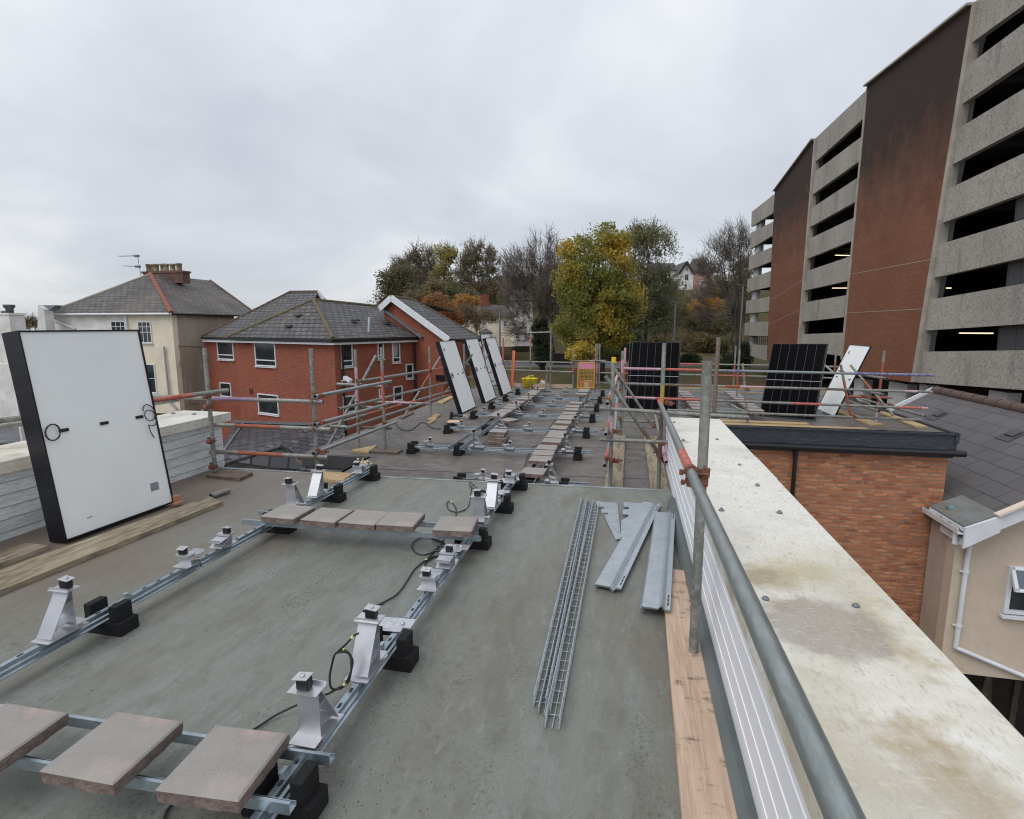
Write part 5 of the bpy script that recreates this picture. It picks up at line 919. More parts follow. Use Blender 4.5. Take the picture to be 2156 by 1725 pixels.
for i, (y, lab) in enumerate(((3.655, 'front channel under the row of five slabs'), (3.86, 'back channel under the row of five slabs'))): rail('channel_rail', lab, (-1.03, y + .035), (-2.99, y - .02), zc_, 'chan', 'channel rails carrying slabs on the near roof', cat='channel')
for i, (y, lab) in enumerate(((1.355, 'front channel under the nearest slabs'), (1.565, 'back channel under the nearest slabs'))): rail('channel_rail', lab, (-1.03 + .02 * i, y + .01), (-3.2, y - .06), zc_, 'chan', 'channel rails carrying slabs on the near roof', cat='channel')
# paving slabs
slab = thing('paving_slab', 'x', 'paving slab'); o = MB(); s_ = .1475
o.add([(-s_, -s_, .046), (s_, -s_, .046), (s_, s_, .046), (-s_, s_, .046)] + [(x * (s_ - .007), y * (s_ - .007), .052) for x, y in ((-1, -1), (1, -1), (1, 1), (-1, 1))], [(4, 5, 6, 7), (0, 1, 5, 4), (1, 2, 6, 5), (2, 3, 7, 6), (3, 0, 4, 7)])
o.build('face', m['paver_top'], slab)
o = MB(); r2 = random.Random(4); n_ = 9; ring = []
for (x0, y0), (x1, y1) in zip(((-1, -1), (1, -1), (1, 1), (-1, 1)), ((1, -1), (1, 1), (-1, 1), (-1, -1))):
    for k in range(n_): ring.append(((x0 + (x1 - x0) * k / n_) * s_, (y0 + (y1 - y0) * k / n_) * s_))
nn_ = len(ring); vs = [(x, y, .046) for x, y in ring] + [(x * r2.uniform(.97, 1.01), y * r2.uniform(.97, 1.01), .026) for x, y in ring] + [(x * r2.uniform(.955, .99), y * r2.uniform(.955, .99), 0) for x, y in ring]
o.add(vs, [(i, nn_ + i, nn_ + (i + 1) % nn_, (i + 1) % nn_) for i in range(nn_)] + [(nn_ + i, 2 * nn_ + i, 2 * nn_ + (i + 1) % nn_, nn_ + (i + 1) % nn_) for i in range(nn_)] + [tuple(2 * nn_ + i for i in range(nn_))[::-1]]); o.build('body', m['paver_side'], slab)
def put_slab(x, y, z, rz, lab, grp): place(slab, (x, y, z), rz, lab, grp)
def quad_slab(c, pts, z, lab, grp):
    q = [c.z(*p, z + .05) for p in pts]; ce = sum(q, Vector()) / 4; d = (q[1] - q[0]); put_slab(ce.x, ce.y, z, math.atan2(d.y, d.x), lab, grp)
zs = .172; G2 = 'grey concrete slabs weighing down the near rails'
for pts, lab in zip(([(352, 415), (595, 435), (425, 525), (178, 510)], [(665, 440), (905, 460), (760, 555), (497, 530)], [(955, 460), (1200, 478), (1075, 573), (805, 553)], [(1200, 472), (1497, 487), (1390, 590), (1113, 570)], [(1645, 505), (1922, 515), (1850, 640), (1562, 612)]),
    ('leftmost slab of the row of five', 'second slab from the left in the row of five', 'middle slab of the row of five', 'fourth slab from the left in the row of five', 'rightmost slab of the row of five set apart from the rest')): quad_slab(MR, pts, zs, lab, G2)
for pts, lab in zip(([(-60, 570), (155, 490), (510, 540), (300, 760)], [(695, 567), (1065, 625), (625, 980), (215, 905)], [(1280, 645), (1670, 690), (1345, 1085), (885, 1015)]), ('nearest row slab cut off by the left edge of the photo', 'middle slab of the nearest row at the bottom left', 'rightmost slab of the nearest row beside the aluminium bracket')):
    if pts[0][0] < 0: put_slab(-2.225, 1.36, zs, R(1), lab, G2)
    else: quad_slab(BL, pts, zs, lab, G2)
# tall and low aluminium brackets
tall = thing('tall_bracket', 'x', 'bracket'); o = MB(); T_ = .003
o.box((0, -.0015, .115), (.092, .003, .19)); o.slab([(-.046, .010, .215), (.046, .010, .215), (.046, .125, .012), (-.046, .125, .012)], (0, .003, .002)); o.slab([(-.046, .0, .072), (.046, .0, .072), (.046, .10, .045), (-.046, .10, .045)], (0, 0, .003)); o.slab([(-.046, .0, .155), (.046, .0, .155), (.046, .043, .150), (-.046, .043, .150)], (0, 0, .003))
o.build('strut_frame', m['alu_plain'], tall)
o = MB(); o.box((0, -.025, .026), (.112, .07, .003)); o.box((0, .045, .004), (.112, .215, .004)); o.box((0, -.004, .016), (.112, .003, .024)); o.build('base_flange', m['alu'], tall)
o = MB(); o.box((0, .0, .222), (.122, .082, .003)); o.box((0, .03, .23), (.122, .003, .014)); o.build('top_flange', m['alu'], tall)
o = MB(); o.box((-.008, -.006, .247), (.05, .036, .044)); cl_ = o.build('clamp', m['black'], tall, bevel=.004)
o = MB(); o.box((-.012, -.008, .273), (.062, .05, .003), Matrix.Rotation(R(-6), 3, 'Y')); o.lathe((-.012, -.008, .275), [(.009, 0), (.009, .007), (.004, .007)], 8); o.build('clamp_plate', m['alu'], cl_)
low = thing('low_bracket', 'x', 'bracket'); o = MB()
o.box((0, -.0015, .035), (.096, .003, .06)); o.slab([(-.048, 0, .064), (.048, 0, .064), (.048, .125, .05), (-.048, .125, .05)], (0, 0, .003)); o.slab([(-.048, .01, .062), (.048, .01, .062), (.048, .11, .006), (-.048, .11, .006)], (0, .003, .002)); o.box((0, .003, .074), (.1, .06, .012)); o.box((0, .12, .058), (.1, .003, .02)); o.build('body', m['alu_plain'], low)
o = MB(); o.box((0, .01, .004), (.116, .115, .004)); o.build('flange', m['alu'], low)
o = MB(); o.box((-.01, .0, .097), (.045, .034, .04)); cl_ = o.build('clamp', m['black'], low, bevel=.003)
o = MB(); o.box((-.012, -.004, .121), (.058, .046, .003), Matrix.Rotation(R(10), 3, 'X')); o.lathe((-.012, -.004, .122), [(.008, 0), (.008, .006), (.004, .006)], 8); o.build('clamp_plate', m['alu'], cl_)
ZR = .132; G3 = 'tall aluminium panel brackets'; G4 = 'low aluminium panel brackets'
for x, y, rz, lab in ((RX[1], 1.67, 0, 'nearest tall bracket, upright plate facing the camera, behind the right front slab'), (RX[1], 2.175, math.pi, 'tall leaning bracket on the right rail beside the hanging cable coil'), (RX[0], 2.115, math.pi, 'tall leaning bracket on the left rail at the left edge of the photo'), (RX[1], 4.07, 0, 'tall upright bracket right behind the rightmost slab of the five'), (RX[1], 4.545, math.pi, 'tall leaning bracket on the right rail behind the slabs'), (RX[0], 4.06, 0, 'tall upright bracket behind the leftmost slab of the five'), (RX[0], 4.505, math.pi, 'tall leaning bracket on the left rail in front of the small plank')):
    place(tall, (x, y, ZR), rz, lab, G3)
for x, y, rz, lab in ((RX[0], 2.89, 0, 'low bracket on the left rail just before its joint'), (RX[0], 3.27, math.pi, 'low bracket on the left rail just beyond its joint'), (RX[1], 2.93, 0, 'low bracket on the right rail just before its joint'), (RX[1], 3.30, math.pi, 'low bracket on the right rail just beyond its joint'), (RX[0], 5.26, 0, 'low bracket at the far end of the left near rail'), (RX[1], 5.24, 0, 'low bracket at the far end of the right near rail')):
    place(low, (x, y, ZR), rz, lab, G4)
for x, y, lab in ((RX[0], 2.45, 'small spring nut standing in the left rail over the black foot'), (RX[1], 2.29, 'small spring nut standing in the right rail before the inverter'), (RX[1], 1.50, 'small spring nut in the right rail beside the right front slab'), (RX[0], 4.82, 'small spring nut in the left rail near the small plank')):
    o = MB(); o.box((x, y, .143), (.012, .03, .026)); o.box((x, y, .157), (.018, .034, .004)); tag(o.build('rail_nut', m['galv']), lab, 'rail nut', 'spring nuts in the rails')
# microinverters with their leads
inv = thing('microinverter', 'x', 'inverter'); o = MB(); o.box((-.062, 0, -.0125), (.118, .125, .026)); o.build('body', m['black'], inv, bevel=.005)
o = MB(); o.box((-.055, 0, .0022), (.135, .13, .0035)); o.box((.03, .02, .0022), (.05, .09, .0036)); o.build('top_plate', m['alu'], inv)
o = MB(); o.box((-.075, 0, .0045), (.06, .1, .0008)); o.build('rating_label', mat('plate_label', lin(196, 198, 200), .5, var=lin(120, 122, 126), scale=90, stretch=(1, 4, 1), lo=.5, hi=.6), inv)
o = MB(); o.lathe((0.0, .01, .004), [(.012, 0), (.012, .008), (.007, .009), (.007, .016), (.002, .016)], 8); o.build('bolt', m['galv'], inv)
for i in (-1, 1): o = MB(); o.tube((-.12, .035 * i, -.012), (-.19, .05 * i, -.012), .009, 8); o.build('connector', m['cable'], inv)
place(inv, (-1.13, 2.50, .134), R(4), 'nearest silver topped inverter clipped to the right rail beside the tall leaning bracket', 'silver topped microinverters')
place(inv, (-1.13, 3.535, .134), R(2), 'silver topped inverter just in front of the row of five slabs', 'silver topped microinverters')
place(inv, (-1.13, 4.88, .134), R(2), 'silver topped inverter on the right rail behind the slabs', 'silver topped microinverters')
place(inv, (-1.12, 5.33, .134), R(20), 'silver topped inverter at the far end of the right near rail', 'silver topped microinverters')
def spline(pts, n=8):
    pts = [Vector(p) for p in pts]; out_ = []; P = [pts[0] * 2 - pts[1]] + pts + [pts[-1] * 2 - pts[-2]]
    for i in range(1, len(P) - 2):
        a, b_, c_, d_ = P[i - 1:i + 3]
        for k in range(n): t_ = k / n; out_.append(.5 * (2 * b_ + (c_ - a) * t_ + (2 * a - 5 * b_ + 4 * c_ - d_) * t_ ** 2 + (3 * b_ - a - 3 * c_ + d_) * t_ ** 3))
    return out_ + [pts[-1]]
def cable(pts, label, r=.005, tapes=(), conns=(), mt=None):
    sp = spline(pts); T = thing('cable', label, 'cable', sp[0]); o = MB(); o.path(sp, r, 6); o.build('sheath', mt or m['cable'], T)
    for k in tapes: i = int(k * (len(sp) - 2)); o = MB(); o.tube(sp[i], sp[i].lerp(sp[i + 1], 1.0) if (sp[i + 1] - sp[i]).length > .02 else sp[min(i + 2, len(sp) - 1)], r * 1.5, 8); o.build('tape', m['yellow_tape'], T)
    for a_, b_ in conns: o = MB(); o.tube(a_, b_, r * 1.9, 8); o.tube(a_.lerp(b_, .3), a_.lerp(b_, .6), r * 2.3, 8); o.build('connector', m['cable'], T)
    return T
zz = .009
c1 = [MM.z(x, y, zz) for x, y in ((840, 790), (770, 740), (690, 712), (645, 720), (720, 690), (850, 628), (960, 560), (1040, 455), (1110, 345), (1180, 280), (1240, 235), (1290, 180), (1340, 130), (1385, 70), (1392, 20))]
c1[0].z = .1; c1[1].z = .06
cable(c1, 'long cable curving over the roof from the nearest inverter to the slabs', tapes=(.7,), conns=((MM.z(815, 770, .05), MM.z(700, 722, .02)),))
c2 = [MM.z(x, y, zz) for x, y in ((1400, 95), (1330, 65), (1260, 40), (1180, 42), (1110, 80), (1098, 130), (1140, 185), (1210, 198), (1280, 178), (1320, 140))]
cable(c2, 'cable loop lying beside the inverter in front of the five slabs', conns=((MM.z(1380, 80, .03), MM.z(1285, 52, .02)),))
c3 = [MM.z(x, y, zz) for x, y in ((1240, 238), (1300, 215), (1380, 205), (1300, 222), (1225, 270), (1225, 320), (1270, 350), (1350, 355), (1290, 348), (1235, 320), (1215, 270), (1250, 225))]
cable(c3, 'taped coil of cable beside the low brackets on the right rail')
Yc = 2.02
c4 = [MM.Y(x, y, Yc) for x, y in ((600, 925), (545, 965), (480, 1030), (420, 1085), (455, 1085), (510, 1130), (545, 1210), (535, 1300), (490, 1400), (415, 1445), (365, 1415), (338, 1330), (345, 1220), (385, 1120), (440, 1085), (500, 1110), (537, 1200), (527, 1300), (480, 1390), (410, 1440), (320, 1490))]
for i, p in enumerate(c4): p.y += .012 * math.sin(i * 1.7)
c4 += [BL.z(1880, 470, .1), BL.z(1750, 515, .06), BL.z(1600, 585, .02), BL.z(1480, 662, .01), BL.z(1250, 800, .01), BL.z(1010, 1085, .01), BL.z(960, 1150, .01), BL.z(945, 1230, .01)]
cable(c4, 'cable coil hanging beside the tall leaning bracket and running under the nearest slabs', tapes=(.04, .14, .64))
c5 = [MR.z(x, y, zz) for x, y in ((1745, 520), (1748, 470), (1740, 430), (1710, 395), (1680, 395), (1672, 420), (1690, 455), (1740, 475), (1800, 465), (1850, 420), (1875, 360))]; c5[-1].z = .12
cable(c5, 'looped cable with yellow tape behind the rightmost of the five slabs', tapes=(.3,))
c6 = [MR.z(x, y, .02) for x, y in ((1980, 305), (1920, 285), (1870, 240), (1855, 245), (1870, 275), (1930, 305), (1990, 320))]
cable(c6, 'short cable loop near the far end of the right near rail', conns=((MR.z(1975, 305, .04), MR.z(1920, 298, .03)),))
# ---------------------------------------------------------------- solar panels
def sgrid():
    mm = bpy.data.materials.new('solar_glass'); mm.use_nodes = True; t = mm.node_tree; b = t.nodes['Principled BSDF']; b.inputs['Roughness'].default_value = .3; b.inputs['Specular IOR Level'].default_value = .03
    c = N(t, 'ShaderNodeTexCoord'); k = N(t, 'ShaderNodeTexBrick'); k.offset = 0; t.links.new(c.outputs['UV'], k.inputs['Vector']); k.inputs['Scale'].default_value = 1; k.inputs['Brick Width'].default_value = .182; k.inputs['Row Height'].default_value = .0935; k.inputs['Mortar Size'].default_value = .0016; k.inputs['Mortar Smooth'].default_value = 0
    k.inputs['Color1'].default_value = lin(4, 4, 7); k.inputs['Color2'].default_value = lin(5, 5, 9); k.inputs['Mortar'].default_value = lin(24, 25, 30)
    k2 = N(t, 'ShaderNodeTexBrick'); k2.offset = 0; t.links.new(c.outputs['UV'], k2.inputs['Vector']); k2.inputs['Scale'].default_value = 1; k2.inputs['Brick Width'].default_value = .182; k2.inputs['Row Height'].default_value = 9; k2.inputs['Mortar Size'].default_value = .0028; k2.inputs['Mortar Smooth'].default_value = 0
    x = N(t, 'ShaderNodeMix', data_type='RGBA'); t.links.new(k2.outputs['Fac'], x.inputs[0]); t.links.new(k.outputs[0], x.inputs[6]); x.inputs[7].default_value = lin(88, 92, 98); t.links.new(x.outputs[2], b.inputs['Base Color']); return mm
m['solar'] = sgrid(); m['ribbon'] = mat('busbar_line', lin(150, 156, 164), .4)
def panel(label, bl, br, tl, th=.032, front=False, off=0, cables=(), group=None, detail=True, boxes=True, W=None, H=None):
    """bl, br bottom corners and tl top-left corner of the face that looks at the viewer; off = place in a stack behind it"""
    bl, br, tl = Vector(bl), Vector(br), Vector(tl); u = (br - bl); W = W or u.length; u.normalize(); v = (tl - bl); v -= u * v.dot(u); H = H or v.length; v.normalize(); n = u.cross(v)
    if n.dot(EYE - bl) < 0: n = -n
    T = thing('solar_panel', label, 'solar panel', bl - n * off, 0, group); P = lambda a, b_, c_=0: bl + u * a + v * b_ + n * (c_ - off)
    o = MB(); fw = .012 if not front else .011
    def bar(a0, b0, a1, b1, a2, b2, a3, b3): o.slab([P(a0, b0), P(a1, b1), P(a2, b2), P(a3, b3)], -n * th)
    bar(0, 0, W, 0, W, fw, 0, fw); bar(0, H - fw, W, H - fw, W, H, 0, H); bar(0, fw, fw, fw, fw, H - fw, 0, H - fw); bar(W - fw, fw, W, fw, W, H - fw, W - fw, H - fw); o.build('frame', m['frame'], T)
    d_ = -.004 if front else -.012
    o = MB(); q = [P(fw, fw, d_), P(W - fw, fw, d_), P(W - fw, H - fw, d_), P(fw, H - fw, d_)]
    o.add(q + [p - n * .005 for p in q], [(0, 1, 2, 3), (7, 6, 5, 4), (0, 4, 5, 1), (1, 5, 6, 2), (2, 6, 7, 3), (3, 7, 4, 0)], 0, False, [[(0, 0), (W - 2 * fw, 0), (W - 2 * fw, H - 2 * fw), (0, H - 2 * fw)]] + [[(0, 0)] * 4] * 5)
    if front:
        o.build('solar_glass', m['solar'], T); o = MB(); o.slab([P(fw, H * .5 - .004, -.002), P(W - fw, H * .5 - .004, -.002), P(W - fw, H * .5 + .006, -.002), P(fw, H * .5 + .006, -.002)], -n * .0015); o.build('busbar', m['ribbon'], T)
    elif detail:
        o.build('back_sheet', m['backsheet'], T)
        if boxes:
            for a in (.17, .5, .83):
                o = MB(); o.slab([P(W * a - .035, H * .52 - .012, d_ + .014), P(W * a + .035, H * .52 - .012, d_ + .014), P(W * a + .035, H * .52 + .014, d_ + .014), P(W * a - .035, H * .52 + .014, d_ + .014)], -n * .014); jb = o.build('junction_box', m['black'], T, bevel=.003)
                if a != .5 and cables:
                    s = -1 if a < .5 else 1; c0 = P(W * a + s * .035, H * .52, d_ + .01); pts = []
                    for i in range(25):
                        an = i / 24 * 6.28 * 1.9; rr = .055 + .004 * math.sin(i); pts.append(c0 + u * (s * .06 + s * -rr * math.cos(an)) + v * (rr * 1.15 * math.sin(an) + (.05 - .004 * i if a > .5 else 0)) + n * (.006 + .0006 * i))
                    if a > .5: pts += [pts[-1] + v * -.07 + n * .004, pts[-1] + v * -.13 + u * .03]
                    o = MB(); o.path(pts, .0045, 5); o.build('lead', m['cable'], jb)
        o = MB(); a0, b0 = (W * .80, H * .10) if (group or '').endswith('left stack') else (W * .12, H * .86); o.slab([P(a0, b0, d_ + .001), P(a0 + .085, b0, d_ + .001), P(a0 + .085, b0 + .075, d_ + .001), P(a0, b0 + .075, d_ + .001)], -n * .0006); o.build('rating_label', m['sticker'], T)
        o = MB(); a0, b0 = W * .2, H * .07; o.slab([P(a0, b0, d_ + .001), P(a0 + .045, b0 + .004, d_ + .001), P(a0 + .045, b0 + .013, d_ + .001), P(a0, b0 + .009, d_ + .001)], -n * .0006); o.build('barcode', m['sticker'], T)
    else: o.build('back_sheet', m['backsheet'], T)
    return T
bl_, br_, tl_2 = Vector((-4.27, 3.25, .03)), Vector((-4.22, 4.25, .03)), Vector((-4.48, 3.262, 1.67))
for k in range(5): panel('%s panel, counted from the front, of the large stack by the left parapet' % ['white backed first', 'second', 'third', 'fourth', 'rearmost fifth'][k], bl_, br_, tl_2, th=.034, off=k * .035, cables=(1,) if k == 0 else (), detail=k == 0, group='panels in the large left stack', W=1.0, H=1.65)
o = MB(); q = Vector((-4.20, 4.26, .06)); o.box(q, (.06, .04, .07)); o.box(q + Vector((.03, -.02, -.03)), (.05, .09, .02)); tag(o.build('corner_protector', m['card']), 'brown card corner protector at the foot of the large panel stack', 'corner protector')
for nm, y0, y1, x0, nst in (('nearest', 11.85, 12.96, -3.70, 3), ('middle', 13.66, 14.42, -3.63, 3), ('farthest', 15.26, 16.32, -3.52, 3)):
    y1 = y0 + 1.11; sh = {'nearest': .42, 'middle': .48, 'farthest': .45}[nm]
    for k in range(nst): panel(['front panel of the %s leaning stack along the left guardrail', 'second panel in the %s leaning stack along the left guardrail', 'back panel of the %s leaning stack along the left guardrail'][k] % nm, (x0, y0, ZF + .02), (x0 + .02, y1, ZF + .02), (x0 - .53, y0 + .12, ZF + 1.66), off=k * .036, cables=(1,) if k == 0 else (), detail=k == 0, group='panels leaning on the left guardrail')
panel('white backed panel leaning furthest back behind the stacks on the left', (-4.25, 16.55, ZF + .1), (-4.2, 17.5, ZF + .1), (-4.55, 16.6, ZF + 1.75), detail=False)
mb = [CF.z(868, 818, -.27), CF.z(1330, 824, -.27)]; mt_ = CF.Y(893, 192, 13.62)
panel('front black panel standing in the middle behind the yellow painted pole', (-.011, 12.994, -.26), (1.117, 12.888, -.26), (.031, 13.722, 1.32), front=True, W=1.134)
panel('second black panel just behind the middle one, showing at its left', (-.06, 13.09, -.27), (1.06, 13.0, -.27), (-.06, 13.83, 1.30), front=True, W=1.134, th=.034)
rb0 = [CR.z(143, 788, -.28), CR.z(553, 800, -.28)]; rb0[0].y = rb0[1].y = 12.35; rb0[0].x = 2.77; rb0[1].x = 3.86
panel('black panel standing near the front edge of the right wing roof', (2.883, 12.966, -.285), (3.848, 12.373, -.262), (3.164, 13.535, 1.30), front=True, W=1.134)
panel('white backed panel leaning steeply to the right behind the scaffold', (4.40, 14.1, -.26), (4.42, 13.0, -.26), (4.98, 14.05, 1.28))
# ---------------------------------------------------------------- rails and slabs on the felt roof
G5 = 'steel rails across the felt roof'; YS = (6.35, 8.06, 9.72, 11.36, 12.84, 14.25, 15.75)
for i, y in enumerate(YS):
    x0, x1 = (-2.08, -.45) if i == 0 else (-3.42 + .03 * i, -.5); dy_ = .09
    rail('mounting_rail', '%s steel rail across the felt roof counting away from the camera' % ORD[i], (x0, y - dy_ * .5), (x1, y + dy_), ZF + .075, group=G5, slots=False)
    for x, lab in (((x0 + .06, 'left'), (-1.14, 'middle'), (-.72, 'right')) if i == 0 else ((x0 + .05, 'left'), (-2.58, 'middle'), (-.72, 'right'))):
        place(foot, (x, y + (x - x0) * .045 - .04, ZF), R(90), 'rubber foot under the %s part of the %s rail across the felt roof' % (lab, ORD[i]), 'black rubber feet under the rails')
for x, y0, y1, lab in ((-1.225, 6.2, 15.9, 'left rail under the right hand slab row'), (-1.065, 6.2, 15.9, 'right rail under the right hand slab row'), (-2.67, 7.78, 15.9, 'left rail under the left hand slab row'), (-2.485, 7.78, 15.9, 'right rail under the left hand slab row')):
    rail('channel_rail', lab, (x, y0), (x - .03, y1), ZF + .131, 'chan', 'channel rails along the felt roof', cat='channel')
G6 = 'grey slabs along the felt roof rails'
RY = (6.50, 7.15, 7.46, 7.87, 8.37, 8.74, 9.05, 9.52, 10.06, 10.45, 10.75, 11.15, 11.69, 12.14, 12.73, 14.45, 15.07, 15.44); LY = (10.58, 10.88, 11.23, 11.65, 12.07, 12.60, 13.20, 13.57, 14.13, 14.5, 14.85, 15.5)
for i, y in enumerate(RY): put_slab(-1.13 - .005 * i + rng.uniform(-.015, .015), y, ZF + .173 + (.0 if i not in (2, 9) else .012), rng.uniform(-.04, .04), '%s slab from the near end of the right hand slab row on the felt roof' % ORD[i], G6)
for i, y in enumerate(LY): put_slab(-2.57 + .006 * i + rng.uniform(-.015, .015), y, ZF + .173, rng.uniform(-.05, .05), '%s slab from the near end of the left hand slab row on the felt roof' % ORD[i], G6)
for k, lab in enumerate(('bottom slab of the small stack on the felt roof', 'second slab of the small stack on the felt roof', 'third slab of the small stack on the felt roof', 'top slab of the small stack on the felt roof')): put_slab(-2.17 + (.0, .02, -.01, .01)[k], 8.99, ZF + .004 + k * .056, (.05, -.05, .0, .02)[k], lab, 'stacked spare slabs')
put_slab(-2.3, 10.42, ZF + .12, R(-28), 'skewed slab lying across a rail behind the small slab stack', 'stacked spare slabs')
for i, y in enumerate(YS):
    for x, lab in ((-.90, 'right'),) if i == 0 else ((-.90, 'right'), (-2.33, 'left')):
        if i == 6 and lab == 'right': continue
        place(tall, (x - .005 * i, y + .0, ZF + .132), R(-90), 'small A shaped bracket beside the %s hand slab row on the %s cross rail' % (lab, ORD[i]), G3)
    for x, lab in ((-1.72, 'left'),) if i == 0 else ((-3.05, 'left'), (-1.75, 'middle')):
        place(low, (x, y - .02, ZF + .132), R(90), 'low bracket at the %s of the %s cross rail on the felt roof' % (lab, ORD[i]), G4)
# right wing rails and slabs, half hidden by the guardrails
for i, (y, x0, x1) in enumerate(((13.0, 1.3, 4.2), (14.5, 1.2, 5.4), (16.0, 1.1, 5.5), (17.1, 1.1, 5.5))): rail('mounting_rail', '%s steel rail across the right wing roof counting away from the camera' % ORD[i], (x0, y), (x1, y + .1), ZF + .075, group='steel rails on the right wing', slots=False)
for row, (xa, ya, xb, yb, n_) in enumerate(((570, 200, 690, 330, 7), (950, 200, 1150, 345, 8))):
    for i in range(n_):
        k = (i / (n_ - 1)) ** 1.0; q0 = F3.z(xa, ya, ZF + .2); q1 = F3.z(xb, yb, ZF + .2); p = q1.lerp(q0, k); put_slab(p.x, p.y, ZF + .173, 0, '%s slab from the near end of the %s slab row on the right wing' % (ORD[i], ('inner', 'outer')[row]), 'slabs on the right wing')
    q0, q1 = F3.z(xa, ya, ZF + .2), F3.z(xb, yb, ZF + .2)
    for dx_, s_ in ((-.09, 'left'), (.09, 'right')): rail('channel_rail', '%s channel under the %s slab row of the right wing' % (s_, ('inner', 'outer')[row]), (q1.x + dx_, q1.y - .2), (q0.x + dx_, q0.y + .2), ZF + .131, 'chan', 'channel rails on the right wing', cat='channel')
cb = [F4.z(x, y, ZF + .01) for x, y in ((870, 580), (920, 635), (980, 662), (1050, 655), (1110, 615), (1160, 575), (1210, 575), (1270, 615), (1330, 642), (1400, 640))]; cable(cb, 'black cable snaking from the guardrail to the cable drum', r=.008)
cb = [FR.z(x, y, ZF + .03) for x, y in ((1960, 1260), (1900, 1350), (1620, 1300), (1540, 1330), (1510, 1440), (1480, 1540), (1440, 1520), (1380, 1512), (1320, 1545))]
cb = [FR.z(x, y, ZF + .03) for x, y in ((1850, 960), (1760, 1060), (1690, 1210), (1570, 1280), (1540, 1350), (1510, 1440), (1480, 1530))]; cable(cb, 'black cable running down the left side of the right hand slab row', r=.007)
# ================================================================ boards, cable trays, pressed sheets and odds and ends
def board(name, label, pts, th, z, mt, cat='board', ends=True, group=None):
    o = MB(); o.slab([(p[0], p[1], z + th) for p in pts], (0, 0, -th)); r = o.build(name, mt, bevel=.003); return tag(r, label, cat, group)
def rboard(p, q, wd): p, q = Vector((p[0], p[1], 0)), Vector((q[0], q[1], 0)); d = (q - p).normalized(); x = Vector((d.y, -d.x, 0)) * wd / 2; return [p - x, p + x, q + x, q - x]
board('scaffold_board', 'long fresh timber board under the near post on the right', rboard((.318, .6), (.376, 3.72), .225), .038, 0, m['board_new'])
board('scaffold_board', 'long weathered board lying in front of the large panel stack', [(LL.z(0, 775, .045) + (LL.z(0, 775, .045) - LL.z(1800, 62, .045)) * .8)[:2], LL.z(1800, 62, .045)[:2], LL.z(1690, 18, .045)[:2], (LL.z(0, 612, .045) + (LL.z(0, 612, .045) - LL.z(1690, 18, .045)) * .8)[:2]], .04, 0, m['board_old'])
board('scaffold_board', 'weathered board under the near edge of the large panel stack', rboard((-4.46, .8), (-4.42, 3.15), .225), .04, 0, m['board_old'])
board('sole_plate', 'dark short board under the scaffold post beside the left parapet end', [LU.z(*p, .03)[:2] for p in ((1668, 1472), (1935, 1500), (2045, 1450), (1795, 1420))], .035, 0, m['board_grey'])
board('sole_plate', 'tan short board under the second scaffold post at the roof step', [MR.z(*p, .04)[:2] for p in ((565, 200), (830, 218), (918, 160), (640, 142))], .04, 0, m['board_tan'])
for p, lab, mt in (([(365, 885), (560, 905), (660, 825), (480, 860)], 'splintered board under the purple painted scaffold post', 'board_tan'), ([(555, 895), (890, 915), (958, 875), (640, 862)], 'brown board under the red painted scaffold post', 'board_grey'), ([(905, 505), (950, 515), (1085, 450), (1030, 440)], 'narrow board under the foot of the leaning brace', 'board_grey'), ([(1240, 525), (1310, 530), (1400, 470), (1330, 465)], 'pale offcut under the far left scaffold post', 'board_tan'), ([(1250, 562), (1270, 572), (1350, 525), (1325, 518)], 'thin offcut beside the far left scaffold post', 'board_tan'), ([(1350, 330), (1420, 340), (1550, 270), (1500, 260)], 'rusty edged board behind the nearest leaning panel stack', 'board_tan')):
    board('sole_plate', lab, [F4.z(*q, ZF + .035)[:2] for q in p], .034, ZF, m[mt])
for (x0, x1), lab in (((-.235, -.045), 'left plank of the central scaffold passage'), ((.36, .47), 'right plank of the central scaffold passage along the cladding')):
    w_ = .225; board('scaffold_board', lab, [((x0 + x1) / 2 - w_ / 2, 5.85), ((x0 + x1) / 2 + w_ / 2, 5.85), ((x0 + x1) / 2 + w_ / 2, 10.0), ((x0 + x1) / 2 - w_ / 2, 10.0)], .038, ZF, m['board_old'])
o = MB(); o.tube(LU.z(1705, 1640, .03), LU.z(1850, 1592, .03), .026, 12, hollow=True); tag(o.build('loose_tube', m['tube']), 'short loose tube lying behind the weathered board', 'tube')
for x0, y0, x1, y1, w_, lab, mt in ((.9, 11.62, 4.55, 11.62, .2, 'long plank along the front edge of the right wing', 'board_tan'), (1.9, 12.0, 3.6, 12.0, .2, 'plank under the front black panel on the right wing', 'board_tan')): board('scaffold_board', lab, rboard((x0, y0), (x1, y1), w_), .038, ZF, m[mt])
for p, lab in (([(690, 725), (985, 838), (1085, 835), (740, 715)], 'inner plank of the right side scaffold'), ([(1045, 742), (1330, 852), (1422, 850), (1090, 738)], 'outer plank of the right side scaffold')): board('scaffold_board', lab, [CR.z(*q, ZF + .04)[:2] for q in p], .038, ZF, m['board_tan'])
for p, lab in (([(450, 565), (450, 612), (880, 630), (880, 575)], 'left'), ([(905, 575), (905, 632), (1245, 632), (1245, 585)], 'middle')):
    y = 17.45; q = [F2.Y(*k, y) for k in p]; o = MB(); o.slab(q, (0, .04, 0)); tag(o.build('toe_board', m['board_new']), '%s toe board along the far end of the felt roof' % lab, 'board', 'toe boards at the far end')
o = MB(); o.box((3.0, 17.5, ZF + .1), (5.6, .04, .2)); tag(o.build('toe_board', m['board_tan']), 'long toe board along the far end of the right wing', 'board', 'toe boards at the far end')
